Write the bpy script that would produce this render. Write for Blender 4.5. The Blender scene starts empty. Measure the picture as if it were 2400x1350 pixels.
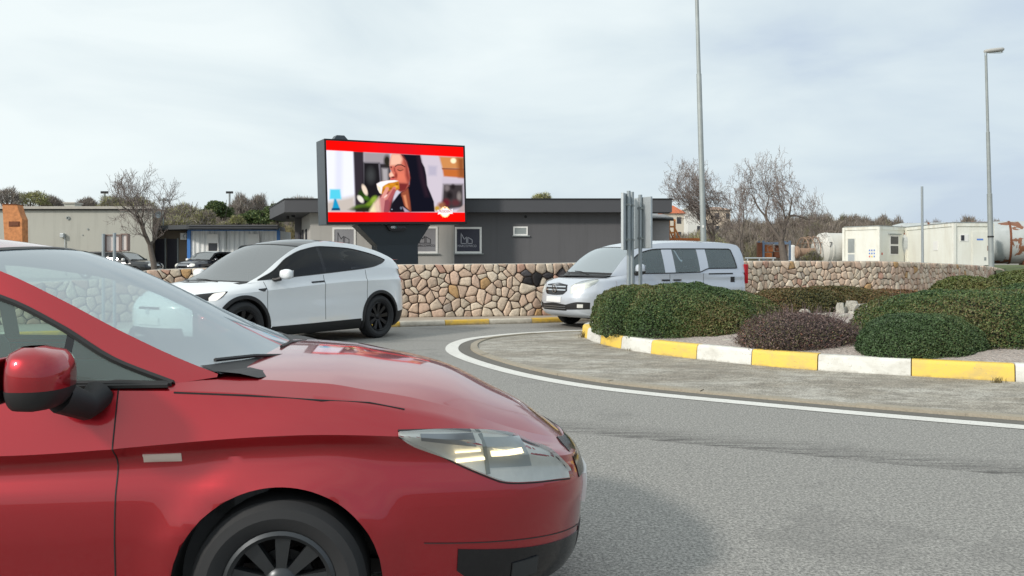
import bpy, bmesh, math, random
import numpy as np
from mathutils import Vector, Matrix
PI = math.pi
R_ = math.radians
scene = bpy.context.scene
COL = scene.collection

# ------------------------------------------------------------------ camera
CAM_H, FPX, HY = 1.33, 1924.0, 618.0
cam_d = bpy.data.cameras.new('camera')
cam_d.sensor_width = 36.0
cam_d.lens = 36.0 * FPX / 2400.0
cam_d.shift_y = -(675.0 - HY) / 2400.0
cam_d.clip_start = 0.05
cam_d.clip_end = 3000
cam_o = bpy.data.objects.new('camera', cam_d)
cam_o.location = (0, 0, CAM_H)
cam_o.rotation_euler = (PI / 2, 0, 0)
COL.objects.link(cam_o)
scene.camera = cam_o

# ------------------------------------------------------------------ light
SUN_EL, SUN_TRAVEL = R_(31), Vector((0.77, 0.638))      # travel = horizontal way the light goes
az = math.atan2(-SUN_TRAVEL.x, -SUN_TRAVEL.y)           # direction towards the sun, from +Y towards +X
sun = bpy.data.lights.new('sun', 'SUN')
sun.energy = 2.4
sun.angle = R_(5.5)
sun.color = (1.0, 0.93, 0.84)
sun_o = bpy.data.objects.new('sun', sun)
d = Vector((SUN_TRAVEL.x * math.cos(SUN_EL), SUN_TRAVEL.y * math.cos(SUN_EL), -math.sin(SUN_EL)))
sun_o.rotation_euler = d.to_track_quat('-Z', 'Y').to_euler()
sun_o.location = (-20, -20, 30)
COL.objects.link(sun_o)

world = bpy.data.worlds.new('World')
scene.world = world
world.use_nodes = True
wn, wl = world.node_tree.nodes, world.node_tree.links
wn.clear()
def wnode(t, **k):
    n = wn.new(t)
    for a, b in k.items(): setattr(n, a, b)
    return n
wo = wnode('ShaderNodeOutputWorld')
sky = wnode('ShaderNodeTexSky', sky_type='NISHITA', sun_disc=False)
sky.sun_elevation = SUN_EL
sky.sun_rotation = az
sky.dust_density = 2.0
b1 = wnode('ShaderNodeBackground'); b1.inputs[1].default_value = 0.11
wl.new(sky.outputs[0], b1.inputs[0])
tc = wnode('ShaderNodeTexCoord')
mp = wnode('ShaderNodeMapping'); mp.inputs['Scale'].default_value = (1.0, 1.0, 3.2)
mp.inputs['Location'].default_value = (3.1, 0.4, 0.3)
wl.new(tc.outputs['Generated'], mp.inputs[0])
nz = wnode('ShaderNodeTexNoise'); nz.inputs['Scale'].default_value = 3.0; nz.inputs['Detail'].default_value = 7; nz.inputs['Roughness'].default_value = 0.5
nz.inputs['Distortion'].default_value = 0.35
wl.new(mp.outputs[0], nz.inputs['Vector'])
sep = wnode('ShaderNodeSeparateXYZ'); wl.new(tc.outputs['Generated'], sep.inputs[0])
# brighter veil to the left and high up, darker blue-grey bank low on the right
mx = wnode('ShaderNodeMath', operation='MULTIPLY_ADD'); mx.inputs[1].default_value = -0.42; mx.inputs[2].default_value = 0.04
wl.new(sep.outputs['X'], mx.inputs[0])
mz = wnode('ShaderNodeMath', operation='MULTIPLY_ADD'); mz.inputs[1].default_value = 0.40
wl.new(sep.outputs['Z'], mz.inputs[0]); wl.new(mx.outputs[0], mz.inputs[2])
md = wnode('ShaderNodeMath', operation='ADD'); wl.new(nz.outputs['Fac'], md.inputs[0]); wl.new(mz.outputs[0], md.inputs[1])
rp = wnode('ShaderNodeValToRGB')
e = rp.color_ramp.elements
e[0].position = 0.30; e[0].color = (0.51, 0.60, 0.71, 1)
e[1].position = 0.84; e[1].color = (0.83, 0.90, 0.905, 1)
m1 = rp.color_ramp.elements.new(0.44); m1.color = (0.61, 0.70, 0.76, 1)
m2 = rp.color_ramp.elements.new(0.60); m2.color = (0.70, 0.785, 0.815, 1)
wl.new(md.outputs[0], rp.inputs[0])
b2 = wnode('ShaderNodeBackground'); b2.inputs[1].default_value = 0.98
wl.new(rp.outputs[0], b2.inputs[0])
mxs = wnode('ShaderNodeMixShader'); mxs.inputs[0].default_value = 0.93
wl.new(b1.outputs[0], mxs.inputs[1]); wl.new(b2.outputs[0], mxs.inputs[2])
wl.new(mxs.outputs[0], wo.inputs[0])

scene.render.engine = 'CYCLES'
scene.render.resolution_x, scene.render.resolution_y = 1024, 576
scene.cycles.max_bounces = 10
scene.cycles.transparent_max_bounces = 24
scene.view_settings.view_transform = 'Standard'
scene.view_settings.look = 'None'
scene.view_settings.gamma = 1
scene.view_settings.exposure = 0.20

# ------------------------------------------------------------------ helpers
def at(px, py, Y):
    s = FPX / Y
    return ((px - 1200) / s, CAM_H + (HY - py) / s)
def AX(px, Y): return (px - 1200) * Y / FPX
def AZ(py, Y): return CAM_H + (HY - py) * Y / FPX

def tag(o, label=None, cat=None, group=None, kind=None):
    if label: o['label'] = label
    if cat: o['category'] = cat
    if group: o['group'] = group
    if kind: o['kind'] = kind
    return o
def empty(name, loc=(0, 0, 0), rz=0.0, label=None, cat=None, group=None):
    o = bpy.data.objects.new(name, None)
    o.location = loc; o.rotation_euler = (0, 0, rz); o.empty_display_size = 0.2
    COL.objects.link(o)
    return tag(o, label, cat, group)
def copy_tree(o, parent=None):
    c = o.copy(); COL.objects.link(c)
    if parent is not None: c.parent = parent
    for ch in list(o.children): copy_tree(ch, c)
    return c

class MB:
    def __init__(s): s.v = []; s.f = []; s.m = []; s.cm = 0
    def add(s, vs, fs):
        o = len(s.v); s.v.extend([tuple(map(float, p)) for p in vs])
        for f in fs: s.f.append(tuple(i + o for i in f)); s.m.append(s.cm)
        return s
    def box(s, c, d, rz=0.0, M=None):
        x, y, z = d[0] / 2, d[1] / 2, d[2] / 2
        vs = [(-x, -y, -z), (x, -y, -z), (x, y, -z), (-x, y, -z), (-x, -y, z), (x, -y, z), (x, y, z), (-x, y, z)]
        ca, sa = math.cos(rz), math.sin(rz)
        if M is not None: vs = [tuple((M @ Vector(p)) + Vector(c)) for p in vs]
        else: vs = [(c[0] + ca * a - sa * b, c[1] + sa * a + ca * b, c[2] + e) for a, b, e in vs]
        return s.add(vs, [(0, 3, 2, 1), (4, 5, 6, 7), (0, 1, 5, 4), (1, 2, 6, 5), (2, 3, 7, 6), (3, 0, 4, 7)])
    def bx(s, x0, x1, y0, y1, z0, z1): return s.box(((x0 + x1) / 2, (y0 + y1) / 2, (z0 + z1) / 2), (abs(x1 - x0), abs(y1 - y0), abs(z1 - z0)))
    def tube(s, pts, rad, n=8, cap=True):
        pts = [Vector(p) for p in pts]
        if not hasattr(rad, '__len__'): rad = [rad] * len(pts)
        t0 = (pts[1] - pts[0]).normalized()
        u = t0.orthogonal().normalized(); vs = []
        for i, p in enumerate(pts):
            t = (pts[min(i + 1, len(pts) - 1)] - pts[max(i - 1, 0)]).normalized()
            u = (u - t * u.dot(t)).normalized(); w = t.cross(u)
            for k in range(n):
                a = 2 * PI * k / n
                vs.append(p + (u * math.cos(a) + w * math.sin(a)) * rad[i])
        fs = []
        for i in range(len(pts) - 1):
            for k in range(n): fs.append((i * n + k, i * n + (k + 1) % n, (i + 1) * n + (k + 1) % n, (i + 1) * n + k))
        if cap: fs.append(tuple(range(n - 1, -1, -1))); fs.append(tuple((len(pts) - 1) * n + k for k in range(n)))
        return s.add(vs, fs)
    def lathe(s, prof, n=32, M=None, close=False):      # prof: (r, h) round local Y axis
        vs = []
        for r, h in prof:
            for k in range(n):
                a = 2 * PI * k / n; p = Vector((r * math.cos(a), h, r * math.sin(a)))
                vs.append(M @ p if M is not None else p)
        fs = []; m = len(prof)
        for i in range(m if close else m - 1):
            j = (i + 1) % m
            for k in range(n): fs.append((i * n + k, i * n + (k + 1) % n, j * n + (k + 1) % n, j * n + k))
        return s.add(vs, fs)
    def prism(s, poly, y0, y1, M=None):                 # poly in (x,z), extruded along y
        n = len(poly)
        vs = [Vector((p[0], y0, p[1])) for p in poly] + [Vector((p[0], y1, p[1])) for p in poly]
        if M is not None: vs = [M @ p for p in vs]
        return s.add(vs, [tuple(range(n)), tuple(range(2 * n - 1, n - 1, -1))] + [(i, i + n, (i + 1) % n + n, (i + 1) % n) for i in range(n)])
    def flat(s, poly, z0, z1):                          # poly in (x,y), extruded along z
        n = len(poly)
        return s.add([(p[0], p[1], z0) for p in poly] + [(p[0], p[1], z1) for p in poly],
                     [tuple(range(n - 1, -1, -1)), tuple(range(n, 2 * n))] + [(i, (i + 1) % n, (i + 1) % n + n, i + n) for i in range(n)])
    def grid(s, P, flip=False):                          # P: array [a][b][3]
        P = np.asarray(P, float); a, b = P.shape[:2]
        fs = []
        for i in range(a - 1):
            for j in range(b - 1):
                q = (i * b + j, i * b + j + 1, (i + 1) * b + j + 1, (i + 1) * b + j)
                fs.append(q[::-1] if flip else q)
        return s.add(P.reshape(-1, 3).tolist(), fs)
    def mesh(s, name):
        me = bpy.data.meshes.new(name); me.from_pydata(s.v, [], s.f); return me
    def build(s, name, mat, parent=None, smooth=False, bevel=0.0, bseg=2, sharp=35, fixn=True):
        me = s.mesh(name)
        mats = mat if isinstance(mat, (list, tuple)) else [mat]
        for m in mats: me.materials.append(m)
        if len(mats) > 1: me.polygons.foreach_set('material_index', s.m)
        if fixn:
            bm = bmesh.new(); bm.from_mesh(me)
            bmesh.ops.recalc_face_normals(bm, faces=bm.faces); bm.to_mesh(me); bm.free()
        if smooth:
            me.polygons.foreach_set('use_smooth', [True] * len(me.polygons))
            if sharp:
                try: me.set_sharp_from_angle(angle=R_(sharp))
                except Exception: pass
        me.update()
        o = bpy.data.objects.new(name, me); COL.objects.link(o)
        if parent is not None: o.parent = parent
        if bevel:
            b = o.modifiers.new('bevel', 'BEVEL'); b.width = bevel; b.segments = bseg; b.limit_method = 'ANGLE'; b.angle_limit = R_(40)
            b.harden_normals = False
        return o

def big_mesh(name, V, F4, mat, parent=None, cols=None):   # V (n,3), F4 (m,4)
    V = np.asarray(V, np.float32); F4 = np.asarray(F4, np.int32)
    me = bpy.data.meshes.new(name)
    k = F4.shape[1]
    me.vertices.add(len(V)); me.vertices.foreach_set('co', V.ravel())
    me.loops.add(F4.size); me.loops.foreach_set('vertex_index', F4.ravel())
    me.polygons.add(len(F4)); me.polygons.foreach_set('loop_start', np.arange(0, F4.size, k, dtype=np.int32))
    try: me.polygons.foreach_set('loop_total', np.full(len(F4), k, np.int32))
    except Exception: pass
    if cols is not None:
        ca = me.color_attributes.new('Col', 'FLOAT_COLOR', 'POINT')
        c4 = np.ones((len(V), 4), np.float32); c4[:, :3] = cols
        ca.data.foreach_set('color', c4.ravel())
    me.update(calc_edges=True); me.validate()
    me.materials.append(mat)
    o = bpy.data.objects.new(name, me); COL.objects.link(o)
    if parent is not None: o.parent = parent
    return o

def text_mesh(s, size, depth=0.004):
    c = bpy.data.curves.new('txt', 'FONT'); c.body = s; c.size = size; c.extrude = depth; c.align_x = 'CENTER'; c.align_y = 'CENTER'
    o = bpy.data.objects.new('txt', c); COL.objects.link(o)
    bpy.context.view_layer.update()
    dg = bpy.context.evaluated_depsgraph_get()
    me = bpy.data.meshes.new_from_object(o.evaluated_get(dg))
    bpy.data.objects.remove(o); return me
def text_obj(name, s, size, mat, loc, rot, parent=None, sx=1.0):
    me = text_mesh(s, size); me.name = name; me.materials.clear(); me.materials.append(mat)
    o = bpy.data.objects.new(name, me); o.location = loc; o.rotation_euler = rot; o.scale = (sx, 1, 1); COL.objects.link(o)
    if parent is not None: o.parent = parent
    return o

# ------------------------------------------------------------------ materials
def s2l(c):
    return tuple((x / 12.92 if x <= 0.04045 else ((x + 0.055) / 1.055) ** 2.4) for x in c)
def rgb(r, g, b): return s2l((r / 255, g / 255, b / 255))
class NT:
    def __init__(s, name):
        s.mat = bpy.data.materials.new(name); s.mat.use_nodes = True
        s.t = s.mat.node_tree; s.n = s.t.nodes; s.l = s.t.links
        s.n.clear(); s.out = s.n.new('ShaderNodeOutputMaterial'); s._o = None
    def N(s, t, **k):
        n = s.n.new(t)
        for a, b in k.items():
            if a in ('scale', 'detail', 'rough', 'dist'): n.inputs[{'scale': 'Scale', 'detail': 'Detail', 'rough': 'Roughness', 'dist': 'Distortion'}[a]].default_value = b
            else: setattr(n, a, b)
        return n
    def L(s, a, b): s.l.new(a, b)
    def coord(s, sc=(1, 1, 1), rot=(0, 0, 0)):
        if s._o is None: s._o = s.n.new('ShaderNodeTexCoord')
        m = s.n.new('ShaderNodeMapping'); m.inputs['Scale'].default_value = sc; m.inputs['Rotation'].default_value = rot
        s.L(s._o.outputs['Object'], m.inputs[0]); return m.outputs[0]
    def noise(s, scale, detail=4, rough=0.5, sc=(1, 1, 1), dist=0, rot=(0, 0, 0)):
        n = s.N('ShaderNodeTexNoise', scale=scale, detail=detail, rough=rough, dist=dist); s.L(s.coord(sc, rot), n.inputs['Vector']); return n.outputs['Fac']
    def ramp(s, fac, stops):
        r = s.n.new('ShaderNodeValToRGB'); e = r.color_ramp.elements
        while len(e) < len(stops): e.new(0.5)
        for i, (p, c) in enumerate(stops):
            e[i].position = p; e[i].color = (c, c, c, 1) if not hasattr(c, '__len__') else (*c[:3], 1)
        s.L(fac, r.inputs[0]); return r.outputs[0]
    def mix(s, fac, a, b, mode='MIX'):
        m = s.n.new('ShaderNodeMix'); m.data_type = 'RGBA'; m.blend_type = mode
        for inp, v in ((m.inputs[0], fac), (m.inputs[6], a), (m.inputs[7], b)):
            if hasattr(v, 'is_linked') or hasattr(v, 'links'): s.L(v, inp)
            elif hasattr(v, '__len__'): inp.default_value = (*v[:3], 1)
            else: inp.default_value = v
        return m.outputs[2]
    def math(s, op, a, b=0.0, clamp=False):
        m = s.n.new('ShaderNodeMath'); m.operation = op; m.use_clamp = clamp
        for i, v in enumerate((a, b)):
            if hasattr(v, 'links'): s.L(v, m.inputs[i])
            else: m.inputs[i].default_value = v
        return m.outputs[0]
    def bsdf(s, color, rough=0.6, metal=0.0, bump=None, bstr=0.3, bdist=0.01, **k):
        b = s.n.new('ShaderNodeBsdfPrincipled')
        for inp, v in ((b.inputs['Base Color'], color), (b.inputs['Roughness'], rough), (b.inputs['Metallic'], metal)):
            if hasattr(v, 'links'): s.L(v, inp)
            elif hasattr(v, '__len__'): inp.default_value = (*v[:3], 1)
            else: inp.default_value = v
        for a, v in k.items(): b.inputs[a.replace('_', ' ')].default_value = v
        if bump is not None:
            bp = s.n.new('ShaderNodeBump'); bp.inputs['Strength'].default_value = bstr; bp.inputs['Distance'].default_value = bdist
            s.L(bump, bp.inputs['Height']); s.L(bp.outputs[0], b.inputs['Normal'])
        s.L(b.outputs[0], s.out.inputs[0]); return b
def simple(name, c, rough=0.6, metal=0.0, var=0.06, scale=8.0, **k):
    t = NT(name); n = t.noise(scale, 5, 0.6)
    lo = tuple(max(0, x * (1 - var * 2)) for x in c); hi = tuple(min(1, x * (1 + var * 2)) for x in c)
    t.bsdf(t.mix(n, lo, hi), rough, metal, **k); return t.mat
def paint(name, c, metal=0.0, rough=0.32, coat=1.0, dirt=0.05, cr=0.05, ior=1.5):
    t = NT(name)
    n = t.noise(2.2, 5, 0.6); col = t.mix(t.ramp(n, [(0.3, 0.0), (0.8, dirt * 2)]), c, tuple(x * 0.6 + 0.05 for x in c))
    b = t.bsdf(col, rough, metal, Coat_Weight=coat, Coat_Roughness=cr, Coat_IOR=ior); return t.mat
def emis(name, c, s=1.0):
    t = NT(name); e = t.n.new('ShaderNodeEmission'); e.inputs[0].default_value = (*c, 1); e.inputs[1].default_value = s
    t.L(e.outputs[0], t.out.inputs[0]); return t.mat
def glass(name, tint, refl=1.0, rough=0.0, haze=0.0, hazecol=(0.5, 0.6, 0.62), blend=0.32):
    t = NT(name)
    tr = t.n.new('ShaderNodeBsdfTransparent'); tr.inputs[0].default_value = (*tint, 1)
    gl = t.n.new('ShaderNodeBsdfGlossy'); gl.inputs['Roughness'].default_value = rough; gl.inputs[0].default_value = (1, 1, 1, 1)
    fr = t.n.new('ShaderNodeLayerWeight'); fr.inputs[0].default_value = blend
    m = t.n.new('ShaderNodeMixShader'); mm = t.math('MULTIPLY', fr.outputs['Fresnel'], refl, True)
    t.L(mm, m.inputs[0]); t.L(tr.outputs[0], m.inputs[1]); t.L(gl.outputs[0], m.inputs[2])
    last = m.outputs[0]
    if haze:
        df = t.n.new('ShaderNodeBsdfDiffuse'); df.inputs[0].default_value = (*hazecol, 1)  # pale diffuse mix paints sky glare into the glass colour
        m2 = t.n.new('ShaderNodeMixShader'); m2.inputs[0].default_value = haze
        t.L(last, m2.inputs[1]); t.L(df.outputs[0], m2.inputs[2]); last = m2.outputs[0]
    t.L(last, t.out.inputs[0]); return t.mat

M = {}
M['red'] = paint('red_paint', (0.37, 0.004, 0.013), metal=0.75, rough=0.32, cr=0.05, ior=1.58)
M['white_car'] = paint('pearl_white_paint', (0.76, 0.79, 0.81), rough=0.3, dirt=0.03)
M['silver_car'] = paint('silver_paint', (0.56, 0.60, 0.66), metal=0.35, rough=0.33, dirt=0.03)
M['navy_car'] = paint('dark_navy_paint', (0.02, 0.022, 0.032), rough=0.25)
M['black_car'] = paint('black_paint', (0.008, 0.01, 0.012), rough=0.22)
M['trim'] = simple('black_trim', (0.012, 0.012, 0.013), 0.55)
M['gloss_black'] = simple('gloss_black', (0.008, 0.008, 0.010), 0.12)
M['rubber'] = simple('tyre_rubber', (0.018, 0.019, 0.021), 0.75, scale=40)
M['rim_dark'] = simple('dark_rim', (0.02, 0.02, 0.022), 0.3, 0.5)
M['rim_silver'] = simple('silver_rim', (0.35, 0.36, 0.38), 0.32, 0.9)
M['rim_grey'] = simple('dark_grey_rim', (0.06, 0.065, 0.07), 0.35, 0.7)
M['chrome'] = simple('chrome', (0.75, 0.76, 0.78), 0.12, 1.0, var=0.01)
M['interior'] = simple('interior_cloth', (0.055, 0.058, 0.062), 0.85)
M['interior_grey'] = simple('interior_grey', (0.10, 0.105, 0.11), 0.8)
M['glass_clear'] = glass('windscreen_glass', (0.74, 0.87, 0.86), 0.95, haze=0.36, hazecol=(.60, .70, .76), blend=.55)
M['glass_suv'] = glass('suv_windscreen_glass', (0.26, 0.30, 0.33), 1.0, blend=.72, haze=.05)
M['glass_side'] = glass('side_glass', (0.66, 0.82, 0.78), 0.8, haze=0.18, hazecol=(.45, .58, .56))
M['glass_tint'] = glass('tinted_glass', (0.16, 0.2, 0.23), 0.9)
M['glass_dark'] = glass('dark_glass', (0.04, 0.05, 0.06), 0.95)
M['glass_van'] = glass('van_glass', (0.58, 0.68, 0.68), 1.0, haze=0.16, hazecol=(.42, .54, .55), blend=.45)
M['glass_roof'] = glass('roof_glass', (0.05, 0.045, 0.06), 1.0)
M['lens'] = glass('lamp_lens', (0.88, 0.9, 0.9), 0.8, rough=0.05)
M['reflector'] = simple('lamp_reflector', (0.82, 0.82, 0.78), 0.35, 0.35, scale=30)
M['lamp_on'] = emis('lit_lamp', (1.0, 0.82, 0.5), 2.2)
M['lamp_white'] = emis('lit_white_lamp', (1.0, 0.98, 0.9), 1.0)
M['amber'] = simple('amber_lens', (0.7, 0.3, 0.08), 0.2)
M['clear_lens'] = simple('clear_marker_lens', (0.62, 0.52, 0.46), 0.2)
M['red_lens'] = simple('red_lens', (0.45, 0.01, 0.02), 0.15)
M['plate'] = simple('number_plate', (0.75, 0.76, 0.76), 0.4)
M['galv'] = simple('galvanised_steel', (0.33, 0.37, 0.39), 0.45, 0.55, var=0.12, scale=5)
M['galv_dull'] = simple('dull_galvanised_steel', (0.30, 0.33, 0.33), 0.6, 0.3, var=0.15, scale=3)
M['galv_light'] = simple('aluminium_sign_back', (0.46, 0.50, 0.52), 0.5, 0.4, var=0.06)
M['sign_pink'] = simple('pale_sign_face', (0.62, 0.56, 0.54), 0.5)
M['bark'] = simple('bark', (0.12, 0.10, 0.085), 0.9, var=0.25, scale=12)
M['twig'] = simple('twig', (0.20, 0.165, 0.15), 0.9, var=0.2, scale=3)
M['rust'] = simple('rust_steel', (0.42, 0.13, 0.035), 0.8, var=0.3, scale=6)
M['rust_dark'] = simple('dark_rust', (0.16, 0.055, 0.025), 0.85, var=0.3, scale=8)
M['rust_brown'] = simple('brown_rust_pipe', (0.30, 0.2, 0.14), 0.8, var=0.3, scale=8)
M['blue_steel'] = simple('blue_grey_steel', (0.12, 0.17, 0.25), 0.6)
M['sign_panel'] = simple('screen_housing', (0.055, 0.07, 0.085), 0.45, scale=2)
M['sign_dark'] = simple('pedestal_cladding', (0.012, 0.02, 0.027), 0.4, scale=2)
M['black'] = simple('matt_black', (0.006, 0.006, 0.008), 0.6)
M['fascia'] = simple('anthracite_fascia', (0.062, 0.064, 0.072), 0.6, var=0.04, scale=1)
def mat_render(name, c, amt):
    t = NT(name); n = t.noise(0.5, 5, 0.6); s_ = t.noise(2.2, 6, 0.65, sc=(1.6, 1.6, 0.12)); f_ = t.noise(30, 3, 0.6)
    base = t.mix(n, tuple(x * .94 for x in c), tuple(x * 1.06 for x in c)); base = t.mix(t.ramp(s_, [(0.50, 0.0), (0.75, amt)]), base, tuple(x * .62 for x in c))
    t.bsdf(base, 0.88, bump=f_, bstr=0.25, bdist=0.004); return t.mat
M['render_dark'] = mat_render('dark_grey_render', (0.105, 0.105, 0.112), .35)
M['render_light'] = mat_render('light_grey_render', (0.40, 0.39, 0.37), .3)
M['render_beige'] = mat_render('beige_grey_render', (0.43, 0.43, 0.385), .4)
M['white_frame'] = simple('white_window_frame', (0.78, 0.78, 0.76), 0.5, var=0.02)
M['film_dark'] = simple('navy_window_film', (0.018, 0.02, 0.042), 0.35)
M['film_grey'] = simple('grey_window_film', (0.26, 0.26, 0.28), 0.3)
M['print_light'] = simple('pale_print', (0.42, 0.43, 0.48), 0.6)
M['print_dim'] = simple('dim_print', (0.10, 0.105, 0.14), 0.6)
M['print_dark'] = simple('dark_print', (0.05, 0.05, 0.06), 0.6)
M['print_blue'] = simple('blue_print', (0.10, 0.22, 0.6), 0.6)
M['print_red'] = simple('red_print', (0.55, 0.1, 0.07), 0.6)
M['print_yellow'] = simple('yellow_print', (0.7, 0.55, 0.08), 0.6)
M['teal'] = simple('teal_print', (0.03, 0.11, 0.11), 0.5)
M['white_print'] = simple('white_print', (0.62, 0.64, 0.68), 0.5)
M['dark_glass_pane'] = simple('dark_window_pane', (0.03, 0.032, 0.04), 0.12)
M['blue_frame'] = simple('blue_frame_paint', (0.05, 0.2, 0.55), 0.5)
M['roof_dark'] = simple('dark_roof_sheet', (0.05, 0.055, 0.06), 0.7)
M['brown_wall'] = simple('brown_plaster', (0.21, 0.17, 0.13), 0.9)
M['door_dark'] = simple('dark_door', (0.03, 0.028, 0.04), 0.4)
M['concrete'] = simple('concrete_coping', (0.42, 0.40, 0.36), 0.9, var=0.12, scale=5)
M['house_white'] = simple('house_plaster', (0.58, 0.53, 0.44), 0.9)
M['roof_tile'] = simple('orange_roof_tiles', (0.5, 0.14, 0.06), 0.85, var=0.2)
M['deco_white'] = simple('white_cover', (0.7, 0.7, 0.68), 0.7)

def mat_cabin(name, stain):
    t = NT(name)
    n = t.noise(1.6, 6, 0.65, sc=(1, 1, 0.25)); st = t.ramp(n, [(0.45, 0.0), (0.75, stain)])
    base = t.mix(st, (0.78, 0.79, 0.73), (0.50, 0.44, 0.32))
    n2 = t.noise(9, 4); t.bsdf(t.mix(t.ramp(n2, [(0.6, 0.0), (0.8, 0.2)]), base, (0.5, 0.48, 0.42)), 0.55); return t.mat
M['cabin'] = mat_cabin('cabin_panel', 0.32)
M['cabin_frame'] = mat_cabin('cabin_frame_paint', 0.8)
def mat_tank(name, rusty):
    t = NT(name)
    n = t.noise(0.9, 8, 0.62, dist=0.6); m = t.ramp(n, [(0.56 if rusty else 0.66, 0.0), (0.58 if rusty else 0.70, 1.0)])
    n3 = t.noise(3.0, 5)
    rust = t.mix(n3, (0.27, 0.11, 0.055), (0.13, 0.06, 0.035))
    base = t.mix(n3, (0.66, 0.66, 0.62), (0.50, 0.49, 0.45)) if not rusty else t.mix(n3, (0.50, 0.53, 0.53), (0.33, 0.36, 0.36))
    t.bsdf(t.mix(m, base, rust), 0.6, bump=m, bstr=0.3); return t.mat
M['tank_white'] = mat_tank('white_tank_paint', False)
M['tank_rusty'] = mat_tank('rusty_tank_paint', True)

def mat_asphalt():
    t = NT('asphalt')
    n1 = t.noise(0.35, 5, 0.6); n2 = t.noise(62, 4, 0.85); n3 = t.noise(20, 3, 0.6); n5 = t.noise(95, 2, 0.7)
    base = t.mix(n1, (0.27, 0.262, 0.242), (0.335, 0.325, 0.298))
    base = t.mix(t.ramp(n2, [(0.40, 0.0), (0.60, 1.0)]), t.mix(0.70, base, (0.05, 0.05, 0.05)), t.mix(0.42, base, (0.60, 0.59, 0.55)))
    base = t.mix(t.ramp(n5, [(0.66, 0.0), (0.74, 0.7)]), base, (0.48, 0.47, 0.44))
    base = t.mix(t.ramp(n3, [(0.35, 0.22), (0.6, 0.0)]), base, (0.06, 0.06, 0.06))
    # tyre scuffs: streaky bands following the lane that leads past the island
    def band(nx, ny, d0, w0, w1, amt):
        co = t.coord()
        sp = t.n.new('ShaderNodeSeparateXYZ'); t.L(co, sp.inputs[0])
        v = t.math('ADD', t.math('MULTIPLY', sp.outputs[0], nx), t.math('MULTIPLY', sp.outputs[1], ny))
        wob = t.math('MULTIPLY', t.noise(0.5, 2), 0.12)
        v = t.math('SUBTRACT', t.math('ADD', v, wob), d0)
        bandf = t.ramp(t.math('ADD', t.math('MULTIPLY', v, 1.0), 0.5), [(0.5 - w0, 0.0), (0.5 - w0 + 0.015, 1.0), (0.5 + 0.07, 0.75), (0.5 + w1, 0.0)])
        ang = math.atan2(-nx, ny)
        st = t.ramp(t.noise(12, 5, 0.75, sc=(0.14, 2.6, 1), rot=(0, 0, -ang)), [(0.44, 0.05), (0.58, 1.0)])
        return t.math('MULTIPLY', t.math('MULTIPLY', bandf, st), amt)
    b1 = band(0.4415, 0.897, 6.15, 0.09, 0.46, 0.88)
    base = t.mix(b1, base, (0.035, 0.032, 0.03))
    pt = t.ramp(t.noise(0.8, 6, 0.7, dist=0.8), [(0.56, 0.0), (0.62, 0.22)]); base = t.mix(pt, base, (0.09, 0.088, 0.085))
    vc = t.N('ShaderNodeTexVoronoi', scale=0.55, feature='DISTANCE_TO_EDGE'); wv = t.n.new('ShaderNodeMix'); wv.data_type = 'VECTOR'; wv.inputs[0].default_value = 0.10; t.L(t.coord(), wv.inputs[4]); nn_ = t.N('ShaderNodeTexNoise', scale=2.5, detail=5); t.L(t.coord(), nn_.inputs['Vector']); t.L(nn_.outputs['Color'], wv.inputs[5]); t.L(wv.outputs[1], vc.inputs['Vector'])
    ck = t.math('MULTIPLY', t.ramp(vc.outputs['Distance'], [(0.0, 0.6), (0.006, 0.0)]), t.ramp(t.noise(0.5, 3), [(0.62, 0.0), (0.68, 0.5)])); base = t.mix(ck, base, (0.04, 0.04, 0.04))
    b2 = band(0.12, 0.99, 13.9, 0.1, 0.3, 0.35); base = t.mix(b2, base, (0.06, 0.06, 0.06))
    b3 = band(-0.1, 0.99, 16.9, 0.2, 0.4, 0.3); base = t.mix(b3, base, (0.06, 0.06, 0.06))
    t.bsdf(base, 0.82, bump=n2, bstr=0.6, bdist=0.006); return t.mat
M['asphalt'] = mat_asphalt()
def mat_apron():
    t = NT('apron_concrete')
    n1 = t.noise(1.1, 8, 0.65, sc=(0.75, 1.3, 1), dist=0.8, rot=(0, 0, 0.45)); n2 = t.noise(55, 4, 0.8); n3 = t.noise(5.0, 7, 0.7, sc=(0.8, 1.2, 1), rot=(0, 0, 0.45))
    base = t.ramp(n1, [(0.34, (0.22, 0.18, 0.13)), (0.47, (0.38, 0.345, 0.28)), (0.62, (0.58, 0.555, 0.49))])
    base = t.mix(t.ramp(n3, [(0.42, 0.6), (0.58, 0.0)]), base, (0.11, 0.095, 0.07))
    base = t.mix(t.ramp(n2, [(0.40, 0.0), (0.60, 1.0)]), t.mix(0.6, base, (0.05, 0.045, 0.04)), t.mix(0.3, base, (0.66, 0.64, 0.58)))
    t.bsdf(base, 0.9, bump=n2, bstr=0.6, bdist=0.006); return t.mat
M['apron'] = mat_apron()
def mat_gravel():
    t = NT('pale_gravel')
    n1 = t.noise(2.2, 5, 0.6); v = t.N('ShaderNodeTexVoronoi', scale=26); t.L(t.coord(), v.inputs['Vector'])
    n2 = t.noise(60, 3, 0.7)
    base = t.mix(n1, (0.34, 0.28, 0.24), (0.52, 0.46, 0.42))
    base = t.mix(t.math('MULTIPLY', v.outputs['Color'], 0.35), base, (0.7, 0.66, 0.62))
    base = t.mix(t.ramp(n2, [(0.35, 0.5), (0.6, 0.0)]), base, (0.12, 0.1, 0.085))
    t.bsdf(base, 0.95, bump=v.outputs['Distance'], bstr=0.8, bdist=0.03); return t.mat
M['gravel'] = mat_gravel()
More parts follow.
